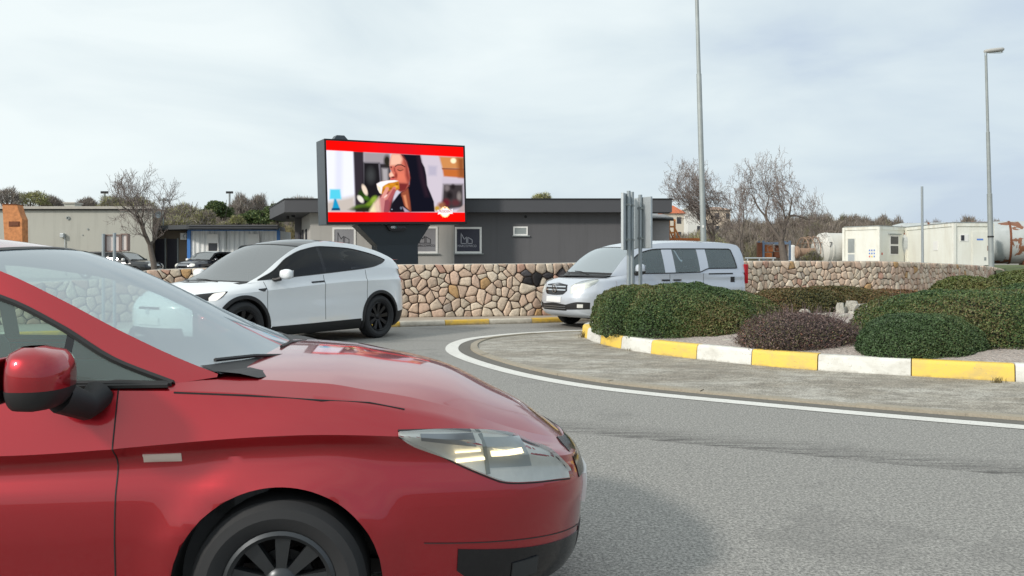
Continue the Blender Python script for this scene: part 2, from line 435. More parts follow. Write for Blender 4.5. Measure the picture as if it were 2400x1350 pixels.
def mat_speck(name, a, b, sc=60, rough=0.9):
    t = NT(name); n1 = t.noise(1.2, 5, 0.6); n2 = t.noise(sc, 3, 0.7)
    base = t.mix(n1, a, b); base = t.mix(t.ramp(n2, [(0.35, 0.35), (0.6, 0.0)]), base, tuple(x * 0.4 for x in a))
    t.bsdf(base, rough, bump=n2, bstr=0.4); return t.mat
M['sidewalk'] = mat_speck('sidewalk_concrete', (0.36, 0.31, 0.25), (0.45, 0.40, 0.34))
M['lot'] = mat_speck('yard_ground', (0.20, 0.19, 0.16), (0.30, 0.28, 0.24), 20)
M['grassy'] = mat_speck('grassy_bank', (0.06, 0.10, 0.025), (0.14, 0.15, 0.05), 30)
M['terrain'] = mat_speck('open_ground', (0.13, 0.13, 0.07), (0.2, 0.18, 0.11), 5)
M['strip'] = mat_speck('edge_strip_stone', (0.30, 0.265, 0.205), (0.40, 0.36, 0.29), 50)
M['strip_gap'] = mat_speck('edge_gap_dirt', (0.12, 0.115, 0.10), (0.18, 0.17, 0.15), 50)
def mat_kerbpaint(name, c, wear):
    t = NT(name)
    n = t.noise(3.2, 7, 0.65, sc=(1, 1, 1.6)); n2 = t.noise(40, 3, 0.6)
    w = t.ramp(n, [(0.46, 0.0), (0.70, wear)]); base = t.mix(w, c, (0.30, 0.27, 0.22))
    sp = t.n.new('ShaderNodeSeparateXYZ'); t.L(t.coord(), sp.inputs[0])
    low = t.ramp(t.math('ADD', sp.outputs[2], t.math('MULTIPLY', t.noise(9, 5, 0.7), 0.10)), [(0.055, 0.8), (0.115, 0.0)])
    base = t.mix(low, base, (0.12, 0.10, 0.07))
    base = t.mix(t.ramp(n2, [(0.62, 0.0), (0.70, 0.5)]), base, (0.35, 0.33, 0.28)); scf = t.ramp(t.noise(7, 5, 0.7, sc=(1, 1, 4)), [(0.62, 0.0), (0.72, 0.55)]); base = t.mix(scf, base, (0.16, 0.145, 0.12))
    t.bsdf(base, 0.65, bump=n2, bstr=0.25, bdist=0.004); return t.mat
M['kerb_white'] = mat_kerbpaint('kerb_white_paint', (0.70, 0.70, 0.655), 0.45)
M['kerb_yellow'] = mat_kerbpaint('kerb_yellow_paint', (0.80, 0.56, 0.10), 0.45)
M['kerb_white_old'] = mat_kerbpaint('worn_white_kerb_paint', (0.58, 0.54, 0.46), 0.7)
M['kerb_yellow_old'] = mat_kerbpaint('worn_yellow_kerb_paint', (0.66, 0.42, 0.05), 0.6)
def mat_line():
    t = NT('road_line_paint'); n = t.noise(70, 4, 0.7); n1 = t.noise(2.5, 5)
    base = t.mix(n1, (0.74, 0.74, 0.70), (0.62, 0.61, 0.57)); base = t.mix(t.ramp(n, [(0.54, 0.0), (0.66, 0.65)]), base, (0.3, 0.29, 0.27)); base = t.mix(t.ramp(t.noise(6, 6, 0.75), [(0.58, 0.0), (0.66, 0.5)]), base, (0.34, 0.33, 0.30))
    t.bsdf(base, 0.7); return t.mat
M['line'] = mat_line()
def mat_vcol(name, rough=0.9, sc=10.0, var=0.3, bump=0.0, spec=0.3, trans=0.0):
    t = NT(name); a = t.n.new('ShaderNodeAttribute'); a.attribute_name = 'Col'
    n = t.noise(sc, 5, 0.65)
    c = t.mix(t.math('MULTIPLY', t.ramp(n, [(0.3, 1.0), (0.65, 0.0)]), var), a.outputs['Color'], (0.02, 0.015, 0.01))
    b = t.bsdf(c, rough, bump=n if bump else None, bstr=bump, bdist=0.02); b.inputs['Specular IOR Level'].default_value = spec
    return t.mat
M['stone'] = mat_vcol('wall_stone', 0.9, 26, 0.28, 0.5)
M['leaf'] = mat_vcol('leaf', 0.55, 1.5, 0.0, 0, 0.35)
M['joint'] = simple('dark_wall_joint', (0.055, 0.035, 0.028), 0.95, scale=20)
M['rock'] = mat_speck('limestone_rock', (0.36, 0.35, 0.30), (0.62, 0.60, 0.54), 14)
def mat_screen():
    t = NT('led_screen'); a = t.n.new('ShaderNodeAttribute'); a.attribute_name = 'Col'
    e = t.n.new('ShaderNodeEmission'); t.L(a.outputs['Color'], e.inputs[0]); e.inputs[1].default_value = 1.0
    t.L(e.outputs[0], t.out.inputs[0]); return t.mat
M['screen'] = mat_screen()

# ------------------------------------------------------------------ car builder
def spl(tab):
    """smooth interpolation of a table [(x, v...)], x ascending or descending (Catmull-Rom tangents, clamped)"""
    a = np.array(sorted(tab), float); X = a[:, 0]; V = a[:, 1:]
    if len(X) == 1: return lambda x: V[0]
    D = (V[1:] - V[:-1]) / (X[1:] - X[:-1])[:, None]
    T = np.zeros_like(V); T[0] = D[0]; T[-1] = D[-1]
    for i in range(1, len(X) - 1):
        same = (D[i - 1] * D[i]) > 0
        hm = 2 * D[i - 1] * D[i] / np.where(np.abs(D[i - 1] + D[i]) < 1e-9, 1, D[i - 1] + D[i])
        T[i] = np.where(same, hm, 0)
    def f(x):
        x = min(max(x, X[0]), X[-1]); i = int(min(max(np.searchsorted(X, x) - 1, 0), len(X) - 2))
        h = X[i + 1] - X[i]; t = (x - X[i]) / h
        return ((2 * t**3 - 3 * t**2 + 1) * V[i] + (t**3 - 2 * t**2 + t) * h * T[i] + (-2 * t**3 + 3 * t**2) * V[i + 1] + (t**3 - t**2) * h * T[i + 1])
    return f
def sc1(tab):
    if not hasattr(tab, '__len__'): return lambda x: tab
    f = spl(tab); return lambda x: float(f(x)[0])

class Car:
    def __init__(s, P):
        s.P = P; L = P['levels']; s.n = len(L)
        s.Wf = [sc1(l['W']) for l in L]; s.Zf = [sc1(l['z']) for l in L]
        xf, xr = P['xf'], P['xr']; P['xc'] = (xf + xr) / 2; nf, nr = P.get('nf', 3.0), P.get('nr', 3.2)
        def cols(n, k1, k2):
            th = []
            for u in np.linspace(0.86, 0, k1): th.append(math.asin(u ** (n / 2)))
            v0 = (1 - 0.86 ** n) ** (1 / n)
            end = [math.acos((v) ** (n / 2)) for v in np.linspace(0, v0, k2 + 1)[:-1]]
            return end + th          # from the tip (90 deg) to the middle (0)
        fc = cols(nf, P.get('kf', 50), 14); rc = cols(nr, P.get('kr', 40), 14)[::-1]
        C = [('f', t) for t in fc] + [('m', x) for x in np.linspace(xf, xr, P.get('km', 90))[1:-1]] + [('r', t) for t in rc]
        G = np.zeros((len(C), s.n, 3))
        for i, (k, th) in enumerate(C):
            for j, l in enumerate(L):
                if k == 'm': G[i, j] = (th, s.Wf[j](th), s.Zf[j](th)); continue
                n = nf if k == 'f' else nr; xc = xf if k == 'f' else xr; E = l['F'] if k == 'f' else l['R']
                u = max(math.sin(th), 0) ** (2 / n); v = max(math.cos(th), 0) ** (2 / n)
                if abs(th - PI / 2) < 1e-6: u, v = 1, 0
                x = xc + (E - xc) * u
                G[i, j] = (x, s.Wf[j](x) * v, s.Zf[j](x))
        if P.get('flare'):
            for xw in (0.0, -P['wb']):
                dd = np.hypot(G[:, :, 0] - xw, G[:, :, 2] - P['wr']); G[:, :, 1] += np.where(G[:, :, 1] > .5, P['flare'] * np.exp(-((dd - P['arch']) / .075) ** 2), 0)
        # snap door edges
        s.doors = P.get('doors', [])
        mid = s.n // 2
        s.edge = {}
        for xd in sorted({x for dd in s.doors for x in dd[1:3]}):
            best = int(np.argmin(np.abs(G[:, mid, 0] - xd))); G[best, :, 0] = xd; s.edge[xd] = best
        # subdivide between levels
        sub = P.get('sub', 4); rows = []
        for j in range(s.n - 1):
            p0, p1, p2, p3 = G[:, max(j - 1, 0)], G[:, j], G[:, j + 1], G[:, min(j + 2, s.n - 1)]
            crease1, crease2 = L[j].get('crease'), L[j + 1].get('crease')
            for k in range(sub):
                t = k / sub
                m1 = (p2 - p1) if crease1 or j == 0 else (p2 - p0) / 2
                m2 = (p2 - p1) if crease2 or j == s.n - 2 else (p3 - p1) / 2
                rows.append((2 * t**3 - 3 * t**2 + 1) * p1 + (t**3 - 2 * t**2 + t) * m1 + (-2 * t**3 + 3 * t**2) * p2 + (t**3 - t**2) * m2)
        rows.append(G[:, -1]); s.G = np.stack(rows, 1); s.C, s.Rw = s.G.shape[:2]
        mr = s.Rw // 2
        seg = np.linalg.norm(np.diff(s.G[:, mr, :2], axis=0), axis=1); s.S = np.concatenate([[0], np.cumsum(seg)])
        s.total = s.S[-1]
        s.root = None
    def surf(s, sv, z, side=1):
        if sv < 0: sv = -sv; side = -side
        sv = min(max(sv, 0), s.total)
        c = min(int(np.searchsorted(s.S, sv) - 1), s.C - 2); c = max(c, 0)
        t = (sv - s.S[c]) / max(s.S[c + 1] - s.S[c], 1e-9)
        row = s.G[c] * (1 - t) + s.G[c + 1] * t
        zz = row[:, 2]
        if z <= zz[0]: p = row[0]
        elif z >= zz[-1]: p = row[-1]
        else:
            k = int(np.argmax(zz > z)) - 1; k = max(k, 0)
            q = (z - zz[k]) / max(zz[k + 1] - zz[k], 1e-9); p = row[k] * (1 - q) + row[k + 1] * q
        return np.array([p[0], p[1] * side, p[2]])
    def s_at_x(s, x, front=True):
        """perimeter coordinate of a given x on the flank"""
        X = s.G[:, s.Rw // 2, 0]; return float(np.interp(-x, -X, s.S))
    def nrm(s, sv, z, side):
        e = 0.02
        a = s.surf(sv + e, z, side) - s.surf(sv - e, z, side); b = s.surf(sv, z + e, side) - s.surf(sv, z - e, side)
        n = np.cross(a, b); l = np.linalg.norm(n); n = n / l if l > 1e-9 else np.array([0, side, 0.])
        p = s.surf(sv, z, side); c = np.array([s.P['xc'], 0, p[2]])
        if np.dot(n, p - c) < 0: n = -n
        return n
    def patch(s, name, s0, s1, zt, zb, side, mat, off=0.004, thick=0.012, ns=14, nz=6, parent=None, ftaper=0.0, smooth=True):
        """a piece of trim or lamp laid on the body: s0..s1 perimeter, zb(s)..zt(s) height"""
        zt = sc1(zt); zb = sc1(zb); vs = []; A = []
        for i in range(ns + 1):
            sv = s0 + (s1 - s0) * i / ns; line = []
            for j in range(nz + 1):
                z = zb(sv) + (zt(sv) - zb(sv)) * j / nz
                n = s.nrm(sv, z, side); edge = i in (0, ns) or j in (0, nz)
                line.append(s.surf(sv, z, side) + n * (off + (0 if not edge else -ftaper)))
            A.append(line)
        A = np.array(A); mb = MB(); mb.grid(A)
        # skirt
        rim = [(i, 0) for i in range(ns + 1)] + [(ns, j) for j in range(1, nz + 1)] + [(i, nz) for i in range(ns - 1, -1, -1)] + [(0, j) for j in range(nz - 1, 0, -1)]
        o = len(mb.v)
        for i, j in rim:
            sv = s0 + (s1 - s0) * i / ns; z = zb(sv) + (zt(sv) - zb(sv)) * j / nz
            n = s.nrm(sv, z, side); mb.v.append(tuple(A[i, j] - n * thick))
        m = len(rim)
        for k in range(m):
            a = rim[k][0] * (nz + 1) + rim[k][1]; b = rim[(k + 1) % m][0] * (nz + 1) + rim[(k + 1) % m][1]
            mb.f.append((a, b, o + (k + 1) % m, o + k)); mb.m.append(0)
        return mb.build(name, mat, parent or s.root, smooth=smooth, sharp=40)
    def seam(s, name, pts, side, r=0.0035, mat=None, parent=None, out=0.0):
        P3 = [s.surf(a, b, side) + s.nrm(a, b, side) * out for a, b in pts]
        mb = MB(); mb.tube(P3, r, 4); return mb.build(name, mat or M['trim'], parent or s.root)
    def yx(s, x, z):
        d = (s.G[:, :, 0] - x) ** 2 + (s.G[:, :, 2] - z) ** 2 + (s.G[:, :, 1] < 0.3) * 9
        ix = np.argsort(d.ravel())[:4]; w = 1 / (d.ravel()[ix] + 1e-5)
        return float((s.G[:, :, 1].ravel()[ix] * w).sum() / w.sum())
    def build(s, root, mats):
        P = s.P; s.root = root; G = s.G.copy(); C, Rw = s.C, s.Rw
        wheels = [(0.0, P['wr']), (-P['wb'], P['wr'])]; Ra = P['arch']
        inside = np.zeros((C, Rw), bool)
        for (xw, zw) in wheels:
            dx, dz = G[:, :, 0] - xw, G[:, :, 2] - zw; dd = np.hypot(dx, dz)
            ins = (dd < Ra) & (G[:, :, 1] > 0.35); inside |= ins
            k = np.where(ins, Ra / np.maximum(dd, 1e-3), 1)
            G[:, :, 0] = np.where(ins, xw + dx * k, G[:, :, 0]); G[:, :, 2] = np.where(ins, zw + dz * k, G[:, :, 2])
        groups = {}
        def cat(i, j):
            x = (s.G[i, j, 0] + s.G[i + 1, j, 0]) / 2; z = s.G[i:i + 2, j:j + 2, 2].mean()
            for nm, x0, x1, z0 in s.doors:
                if x1 < x < x0 and z > z0: return nm
            if x > P.get('bump_f', (99, 0))[0] and z < P['bump_f'][1]: return 'front_bumper'
            if x < P.get('bump_r', (-99, 0))[0] and z < P['bump_r'][1]: return 'rear_bumper'
            if z < P.get('sill_z', 0): return 'sill'
            return 'body'
        for i in range(C - 1):
            for j in range(Rw - 1):
                if inside[i:i + 2, j:j + 2].all(): continue
                groups.setdefault(cat(i, j), []).append((i, j))
        def emit(nm, cells, sides):
            mb = MB()
            for sd in sides:
                idx = {}
                for i, j in cells:
                    q = []
                    for a, b in ((i, j), (i + 1, j), (i + 1, j + 1), (i, j + 1)):
                        if (a, b) not in idx:
                            idx[(a, b)] = len(mb.v); p = G[a, b]; mb.v.append((p[0], p[1] * sd, p[2]))
                        q.append(idx[(a, b)])
                    mb.f.append(tuple(q if sd < 0 else q[::-1])); mb.m.append(0)
            return mb
        s.parts = {}
        body = emit('body', groups.get('body', []), (1, -1))
        # bonnet and tail deck strips
        top = G[:, -1]; crown = sc1(P['hood_crown']); xh = P['hood_end']; xd = P['deck_start']; N = 14
        def deck(idx, crf):
            A = []
            for i in idx:
                p = top[i]; line = []
                for k in range(N + 1):
                    t = -1 + 2 * k / N; line.append((p[0], p[1] * t, p[2] + crf(p[0]) * (1 - t * t) ** 0.8 if abs(t) < 1 else p[2]))
                A.append(line)
            return np.array(A)
        hi = [i for i in range(C) if top[i, 0] >= xh]; di = [i for i in range(C) if top[i, 0] <= xd]
        hood = MB(); hood.grid(deck(hi, crown), True)
        o = hood.build('bonnet', mats['body'], root, smooth=True, sharp=40)
        if len(di) > 1:
            dk = MB(); dk.grid(deck(di, sc1(P.get('deck_crown', 0.03))), True); dk.build('tail_deck', mats['body'], root, smooth=True, sharp=40)
        b = body.build('body', mats['body'], root, smooth=True, sharp=28, fixn=False)
        for nm, mt in (('front_bumper', mats.get('bumper', mats['body'])), ('rear_bumper', mats.get('rear_bumper', mats['body'])), ('sill', mats.get('sill', mats['body']))):
            if nm in groups: s.parts[nm] = emit(nm, groups[nm], (1, -1)).build(nm, mt, root, smooth=True, sharp=28, fixn=False)
        for nm, x0, x1, z0 in s.doors:
            if nm in groups:
                for sd in (1, -1):
                    s.parts[(nm, sd)] = emit(nm, groups[nm], (sd,)).build(nm, mats['body'], root, smooth=True, sharp=28, fixn=False)
        # dark floor pan
        fl = MB(); ys = P['levels'][0]['W']; ys = ys if not hasattr(ys, '__len__') else ys[0][1]
        fl.bx(P['levels'][0]['R'] + 0.35, P['levels'][0]['F'] - 0.4, -0.45, 0.45, P['floor'], P['floor'] + 0.05)
        fl.bx(-P['wb'] + Ra + 0.02, -Ra - 0.02, -ys + 0.01, ys - 0.01, P['floor'], P['floor'] + 0.05)
        fl.build('floor_pan', M['trim'], root)
        # arches
        for (xw, zw) in wheels:
            for sd in (1, -1):
                mb = MB(); A = []; B = []
                a0 = -math.asin(min(1, (zw - P['floor']) / Ra)) + 0.02
                for k in range(41):
                    a = a0 + (PI - 2 * a0) * k / 40
                    x, z = xw + math.cos(a) * Ra, zw + math.sin(a) * Ra
                    y = s.yx(x, z)
                    A.append([(x, sd * (y - 0.008), z), (xw + math.cos(a) * (Ra - 0.004), sd * (y - 0.02), zw + math.sin(a) * (Ra - 0.004)), (x, sd * (y - 0.06), z), (x, sd * 0.42, z)])
                    if P.get('clad'):
                        w = P['clad']; x2, z2 = xw + math.cos(a) * (Ra + w), zw + math.sin(a) * (Ra + w)
                        y2 = s.yx(x2, z2)
                        x3, z3 = xw + math.cos(a) * (Ra - 0.015), zw + math.sin(a) * (Ra - 0.015)
                        B.append([(x3, sd * (y - 0.03), z3), (x3, sd * (y + 0.012), z3), (x, sd * (y + 0.014), z), (x2, sd * (y2 + 0.009), z2), (x2, sd * (y2 - 0.01), z2)])
                mb.grid(np.array(A)); inner = [p[-1] for p in A]
                o = len(mb.v); mb.v.extend(inner); mb.v.append((xw, sd * 0.42, zw))
                for k in range(40): mb.f.append((o + k, o + k + 1, o + 41)); mb.m.append(0)
                mb.build('wheel_arch', M['trim'], root, smooth=True, sharp=60)
                if B:
                    cb = MB(); cb.grid(np.array(B)); cb.build('arch_cladding', mats['clad'], root, smooth=True, sharp=50)
        # wheels
        for (xw, zw) in wheels:
            for sd in (1, -1):
                s.wheel(xw, zw, sd, root, P['tr'], P['tw'], P['rr'], P['spokes'], mats['rim'], P['track'], steer=P.get('steer', 0) if xw == 0 else 0)
        s.cabin(root, mats)
        # seams
        for x, ci in s.edge.items():
            for sd in (1, -1):
                z0 = min(d[3] for d in s.doors)
                pts = [(G[ci, r][0], sd * (G[ci, r][1] + 0.0005), G[ci, r][2]) for r in range(Rw) if s.G[ci, r, 2] > z0]
                # skip where the arch cuts in
                mb = MB(); mb.tube(pts, P.get('gap', 0.004), 4); mb.build('door_gap', M['trim'], root)
    def wheel(s, xw, zw, sd, root, tr, tw, rr, nsp, rimmat, track, steer=0):
        w = MB(); w.lathe([(0.02, -0.02), (rr * 0.55, -0.02), (rr * 0.55, 0.0), (0.02, 0.0)], 24)
        e = w.build('wheel', M['trim'], root); e.location = (xw, sd * track, zw); e.rotation_euler = (0, 0, (0 if sd > 0 else PI) + steer)
        h = tw / 2
        t = MB(); prof = [(rr, -h * 0.75), (rr + 0.012, -h * 0.86), (rr + (tr - rr) * 0.45, -h), (tr - 0.028, -h * 0.93), (tr - 0.006, -h * 0.72), (tr, -h * 0.4), (tr, h * 0.4), (tr - 0.006, h * 0.72), (tr - 0.028, h * 0.93), (rr + (tr - rr) * 0.45, h), (rr + 0.012, h * 0.86), (rr, h * 0.75)]
        t.lathe(prof, 56, close=True)
        for g in (-0.45, -0.15, 0.15, 0.45):   # tread grooves
            pass
        t.build('tyre', M['rubber'], e, smooth=True, sharp=30)
        r = MB(); r.lathe([(rr, -h * 0.8), (rr, h * 0.78), (rr - 0.012, h * 0.84), (rr - 0.025, h * 0.74), (rr - 0.03, h * 0.3), (rr - 0.035, -h * 0.8)], 48)
        r.lathe([(0.001, h * 0.62), (0.028, h * 0.62), (0.05, h * 0.5), (0.065, h * 0.3), (0.07, -h * 0.1)], 20)
        for k in range(nsp):
            a = 2 * PI * k / nsp + 0.2
            wd = rr * 2 * PI / nsp * 0.17
            c, sn = math.cos(a), math.sin(a)
            def Q(rad, tan, y): return (rad * c - tan * sn, y, rad * sn + tan * c)
            r0, r1 = 0.045, rr - 0.02
            vs = [Q(r0, -wd * 0.7, h * 0.46), Q(r0, wd * 0.7, h * 0.46), Q(r1, wd * 1.5, h * 0.66), Q(r1, -wd * 0.9, h * 0.66),
                  Q(r0, -wd * 0.7, h * 0.1), Q(r0, wd * 0.7, h * 0.1), Q(r1, wd * 1.5, h * 0.3), Q(r1, -wd * 0.9, h * 0.3)]
            r.add(vs, [(0, 1, 2, 3), (7, 6, 5, 4), (0, 4, 5, 1), (1, 5, 6, 2), (2, 6, 7, 3), (3, 7, 4, 0)])
        r.build('rim', rimmat, e, smooth=True, sharp=30)
    def cabin(s, root, mats):
        P = s.P; U = spl([(x, z, y) for x, z, y in P['U']])
        xs_all = sorted([u[0] for u in P['U']], reverse=True); xA, xR = xs_all[0], xs_all[-1]
        zt, zb = sc1(P['dlo_t']), sc1(P['dlo_b']); d0, d1 = P['dlo']      # d0 front x, d1 rear x
        topz = sc1([(x, z) for x, z in P['belt_z']]); topy = sc1([(x, y) for x, y in P['belt_y']])
        pil = P['pillars']
        cuts = set([xA, xR, d0, d1]) | {p for q in pil for p in q} | set([P['head'], P['rhead']])
        xs = sorted(set(list(np.linspace(xA, xR, 70))) | cuts, reverse=True)
        xs = [x for i, x in enumerate(xs) if i == 0 or xs[i - 1] - x > 1e-4]
        bul = P.get('bulge', 0.02); s.Uf = U
        def side_rows(x):
            zU, yU = U(x); zB, yB = topz(x), topy(x); zB = min(zB, zU - 0.001)
            def pt(z):
                w = (z - zB) / max(zU - zB, 1e-4); w = min(max(w, 0), 1)
                y = yB + (yU - yB) * w + bul * 4 * w * (1 - w) * min(1, (zU - zB) / 0.3)
                return (x, y, z)
            a, b = zb(x), zt(x)
            if not (d1 <= x <= d0) : a = b = min(max((zb(max(min(x, d0), d1)) + zt(max(min(x, d0), d1))) / 2, zB + 0.3 * (zU - zB)), zB + 0.7 * (zU - zB)) if zU - zB > 0.02 else (zU + zB) / 2
            a = max(min(a, zU - 0.001), zB); b = max(min(b, zU - 0.0005), a)
            return [pt(zB), pt(zB + (a - zB) * 0.5), pt(a)] + [pt(a + (b - a) * k / 4) for k in (1, 2, 3)] + [pt(b), pt(b + (zU - b) * .34), pt(b + (zU - b) * .67), pt(zU)]
        R = np.array([side_rows(x) for x in xs])
        s.sideR = (xs, R)
        frame = {1: MB(), -1: MB()}; blk = {}; wins = []
        cur = None
        for sd in (1, -1):
            cur = None
            for i in range(len(xs) - 1):
                xm = (xs[i] + xs[i + 1]) / 2; inp = any(q[1] < xm < q[0] for q in pil); ind = d1 < xm < d0
                for j in range(9):
                    q = [R[i, j], R[i + 1, j], R[i + 1, j + 1], R[i, j + 1]]
                    q = [(p[0], p[1] * sd, p[2]) for p in q]
                    if abs(q[0][2] - q[3][2]) + abs(q[1][2] - q[2][2]) < 1e-6: continue
                    if 2 <= j <= 5:
                        if not ind: frame[sd].add(q, [(0, 1, 2, 3)]); continue
                        if inp:
                            (frame[sd] if P.get('body_pillars') else blk.setdefault((sd, [k for k, w in enumerate(pil) if w[1] < xm < w[0]][0]), MB())).add(q, [(0, 1, 2, 3)]); cur = None; continue
                        if cur is None or cur[1] != sd:
                            cur = [MB(), sd, xm]; wins.append(cur)
                        cur[0].add(q, [(0, 1, 2, 3)])
                    else: frame[sd].add(q, [(0, 1, 2, 3)])
        fm = MB()
        for sd in (1, -1): fm.add(frame[sd].v, frame[sd].f)
        def weld(mb, name, mat, sharp=40, par=root):
            me = mb.mesh(name); bm = bmesh.new(); bm.from_mesh(me); bmesh.ops.remove_doubles(bm, verts=bm.verts, dist=0.0004)
            bmesh.ops.recalc_face_normals(bm, faces=bm.faces); bm.to_mesh(me); bm.free()
            me.materials.append(mat); me.polygons.foreach_set('use_smooth', [True] * len(me.polygons))
            try: me.set_sharp_from_angle(angle=R_(sharp))
            except Exception: pass
            o = bpy.data.objects.new(name, me); COL.objects.link(o); o.parent = par; return o
        weld(fm, 'cabin_frame', mats['body'])
        for k_ in blk: weld(blk[k_], 'window_pillar', M['gloss_black'])
        for mb, sd, xm in wins:
            weld(mb, 'side_window', mats['side_glass_rear'] if xm < P.get('tint_x', -99) else mats['side_glass'])
        # rubber line round the glass
        for sd in (1, -1):
            lo = [(x, sd * (r[2][1] + .002), r[2][2]) for x, r in zip(xs, R) if d1 <= x <= d0]
            hi = [(x, sd * (r[6][1] + .002), r[6][2]) for x, r in zip(xs, R) if d1 <= x <= d0]
            mb = MB(); mb.tube(lo + hi[::-1] + lo[:1], P.get('rub', 0.009), 6); mb.build('window_seal', M['trim'], root, smooth=True)
        # transverse surfaces
        bow, crn = sc1(P['bow']), sc1(P['crown']); N = 16
        def strip(x0, x1, zoff=0.0, n=18, inset=0.0):
            A = []
            for i in range(n + 1):
                x = x0 + (x1 - x0) * i / n; zU, yU = U(x); line = []
                for k in range(N + 1):
                    t = -1 + 2 * k / N; q = 1 - t * t
                    line.append((x + bow(x) * q, (yU - inset) * t, zU + crn(x) * q + zoff))
                A.append(line)
            return np.array(A)
        hd, rh = P['head'], P['rhead']
        w = MB(); w.grid(strip(xA + 0.01, hd)); weld(w, 'windscreen', mats['screen_glass'])
        r = MB(); r.grid(strip(hd, rh)); weld(r, 'roof', mats['roof'])
        b = MB(); b.grid(strip(rh, xR)); weld(b, 'rear_window', mats['rear_glass'])
        # black edge of the windscreen and wiper panel
        e = MB()
        for A in (strip(xA + 0.012, xA - 0.06, 0.004, 3), strip(hd + 0.035, hd + 0.002, 0.003, 2)):
            e = MB(); e.grid(A); e.build('screen_border', M['trim'], root, smooth=True)
        cw = MB(); zU, yU = U(xA)
        A = []
        for dxx, dzz in ((0.13, -0.015), (0.07, 0.0), (0.0, 0.008), (-0.08, -0.02)):
            A.append([(xA + dxx + bow(xA) * (1 - (k / 8 - 1) ** 2), yU * (k / 8 - 1), zU + dzz + crn(xA) * (1 - (k / 8 - 1) ** 2)) for k in range(17)])
        cw.grid(np.array(A)); cw.build('scuttle_panel', M['trim'], root, smooth=True)
        for yy in (0.45, -0.12):
            wp = MB(); q = lambda y, x: (x + bow(x) * (1 - (y / U(x)[1]) ** 2), y, U(x)[0] + crn(x) * (1 - (y / U(x)[1]) ** 2) + 0.012)
            wp.tube([q(yy, xA + 0.02), q(yy - 0.28, xA - 0.06), q(yy - 0.5, xA - 0.07)], 0.007, 5); wp.build('wiper', M['trim'], root)
        # inside
        it = MB(); fz = P['floor'] + 0.12; bz = P['tub']; iw = P['iw']
        x0, x1 = xA + 0.05, xR + 0.35
        it.bx(x1, x0, -iw, iw, fz - 0.02, fz)
        it.bx(x1, x0, iw - 0.03, iw, fz, bz); it.bx(x1, x0, -iw, -iw + 0.03, fz, bz)
        it.bx(x1 - 0.03, x1, -iw, iw, fz, bz)
        it.build('cabin_tub', M['interior'], root)
        ds = MB(); dx = xA - P.get('dash', 0.05)
        prof = [(dx + 0.25, bz - 0.02), (dx - 0.1, bz + 0.01), (dx - 0.35, bz - 0.01), (dx - 0.42, bz - 0.12), (dx - 0.36, bz - 0.35), (dx + 0.2, bz - 0.4)]
        ds.prism(prof, -iw, iw); ds.build('dashboard', M['interior_grey'], root, bevel=0.02)
        st = MB(); sx = dx - 0.47
        circ = [(sx - 0.10 * math.sin(a), P.get('wy', 0.34) + 0.17 * math.cos(a), bz + 0.02 + 0.155 * math.sin(a)) for a in np.linspace(0, 2 * PI, 25)]
        st.tube(circ, 0.014, 6, cap=False); st.tube([(sx, 0.34, bz + 0.02), (sx + 0.2, 0.34, bz - 0.08)], 0.03, 8); st.build('steering_wheel', M['trim'], root, smooth=True)
        for (sx, ys) in P['seats']:
            for y in ys:
                m = MB(); zb0 = P['seat_z']
                m.prism([(sx + 0.28, zb0), (sx + 0.26, zb0 + 0.12), (sx - 0.2, zb0 + 0.10), (sx - 0.34, zb0 + 0.62), (sx - 0.44, zb0 + 0.62), (sx - 0.34, zb0)], y - 0.24, y + 0.24)
                o = m.build('seat', M['interior'], root, bevel=0.04)
                hh = MB(); hh.box((sx - 0.40, y, zb0 + 0.74), (0.09, 0.25, 0.17)); hh.box((sx - 0.40, y, zb0 + 0.63), (0.02, 0.1, 0.1)); hh.build('headrest', M['interior'], root, bevel=0.03)
    def mirror(s, c, size, sd, mats, stalk=None, low=None, lean=0.0):
        """door mirror: housing, dark lower half, glass, arm"""
        lx, ly, lz = size
        def shell(z0, z1, k=1.0):
            mb = MB(); rows = []
            for i in range(9):
                t = z0 + (z1 - z0) * i / 8; w = max(0.0, 1 - abs(t) ** 2.6) ** (1 / 2.6)
                ring = []
                for q in range(20):
                    a = 2 * PI * q / 20; ca, sa = math.cos(a), math.sin(a)
                    ex = math.copysign(abs(ca) ** 0.75, ca); ey = math.copysign(abs(sa) ** 0.75, sa)
                    xo = ex * lx / 2 * w if ex > 0 else ex * lx / 2 * (0.55 + 0.35 * w)
                    ring.append((xo, ey * ly / 2 * (0.35 + 0.65 * w) * sd, t * lz / 2))
                rows.append(ring + ring[:1])
            mb.grid(np.array(rows)); n = len(rows[0]) - 1
            return mb
        if low is None: low = -1.0
        top = shell(low, 1.0); m = top.build('door_mirror', mats['body'], s.root, smooth=True, sharp=60)
        m.location = c; m.rotation_euler = (0, 0, lean * sd)
        if low > -1:
            b = shell(-1.0, low); b.build('mirror_base', M['trim'], m, smooth=True, sharp=60)
        g = MB(); g.box((-lx / 2 * 0.92, 0, 0), (0.006, ly * 0.78, lz * 0.72)); g.build('mirror_glass', M['chrome'], m, bevel=0.003)
        if stalk:
            a = MB(); a.tube(stalk, [0.035, 0.03, 0.026], 8); a.build('mirror_arm', M['trim'], s.root, smooth=True)
        return m
    def plate(s, sv, z, w, h, side=1, txt=None):
        return s.patch('number_plate', -w / 2 + sv, w / 2 + sv, z + h / 2, z - h / 2, side, M['plate'], off=0.015, thick=0.02, ns=4, nz=2, smooth=False)

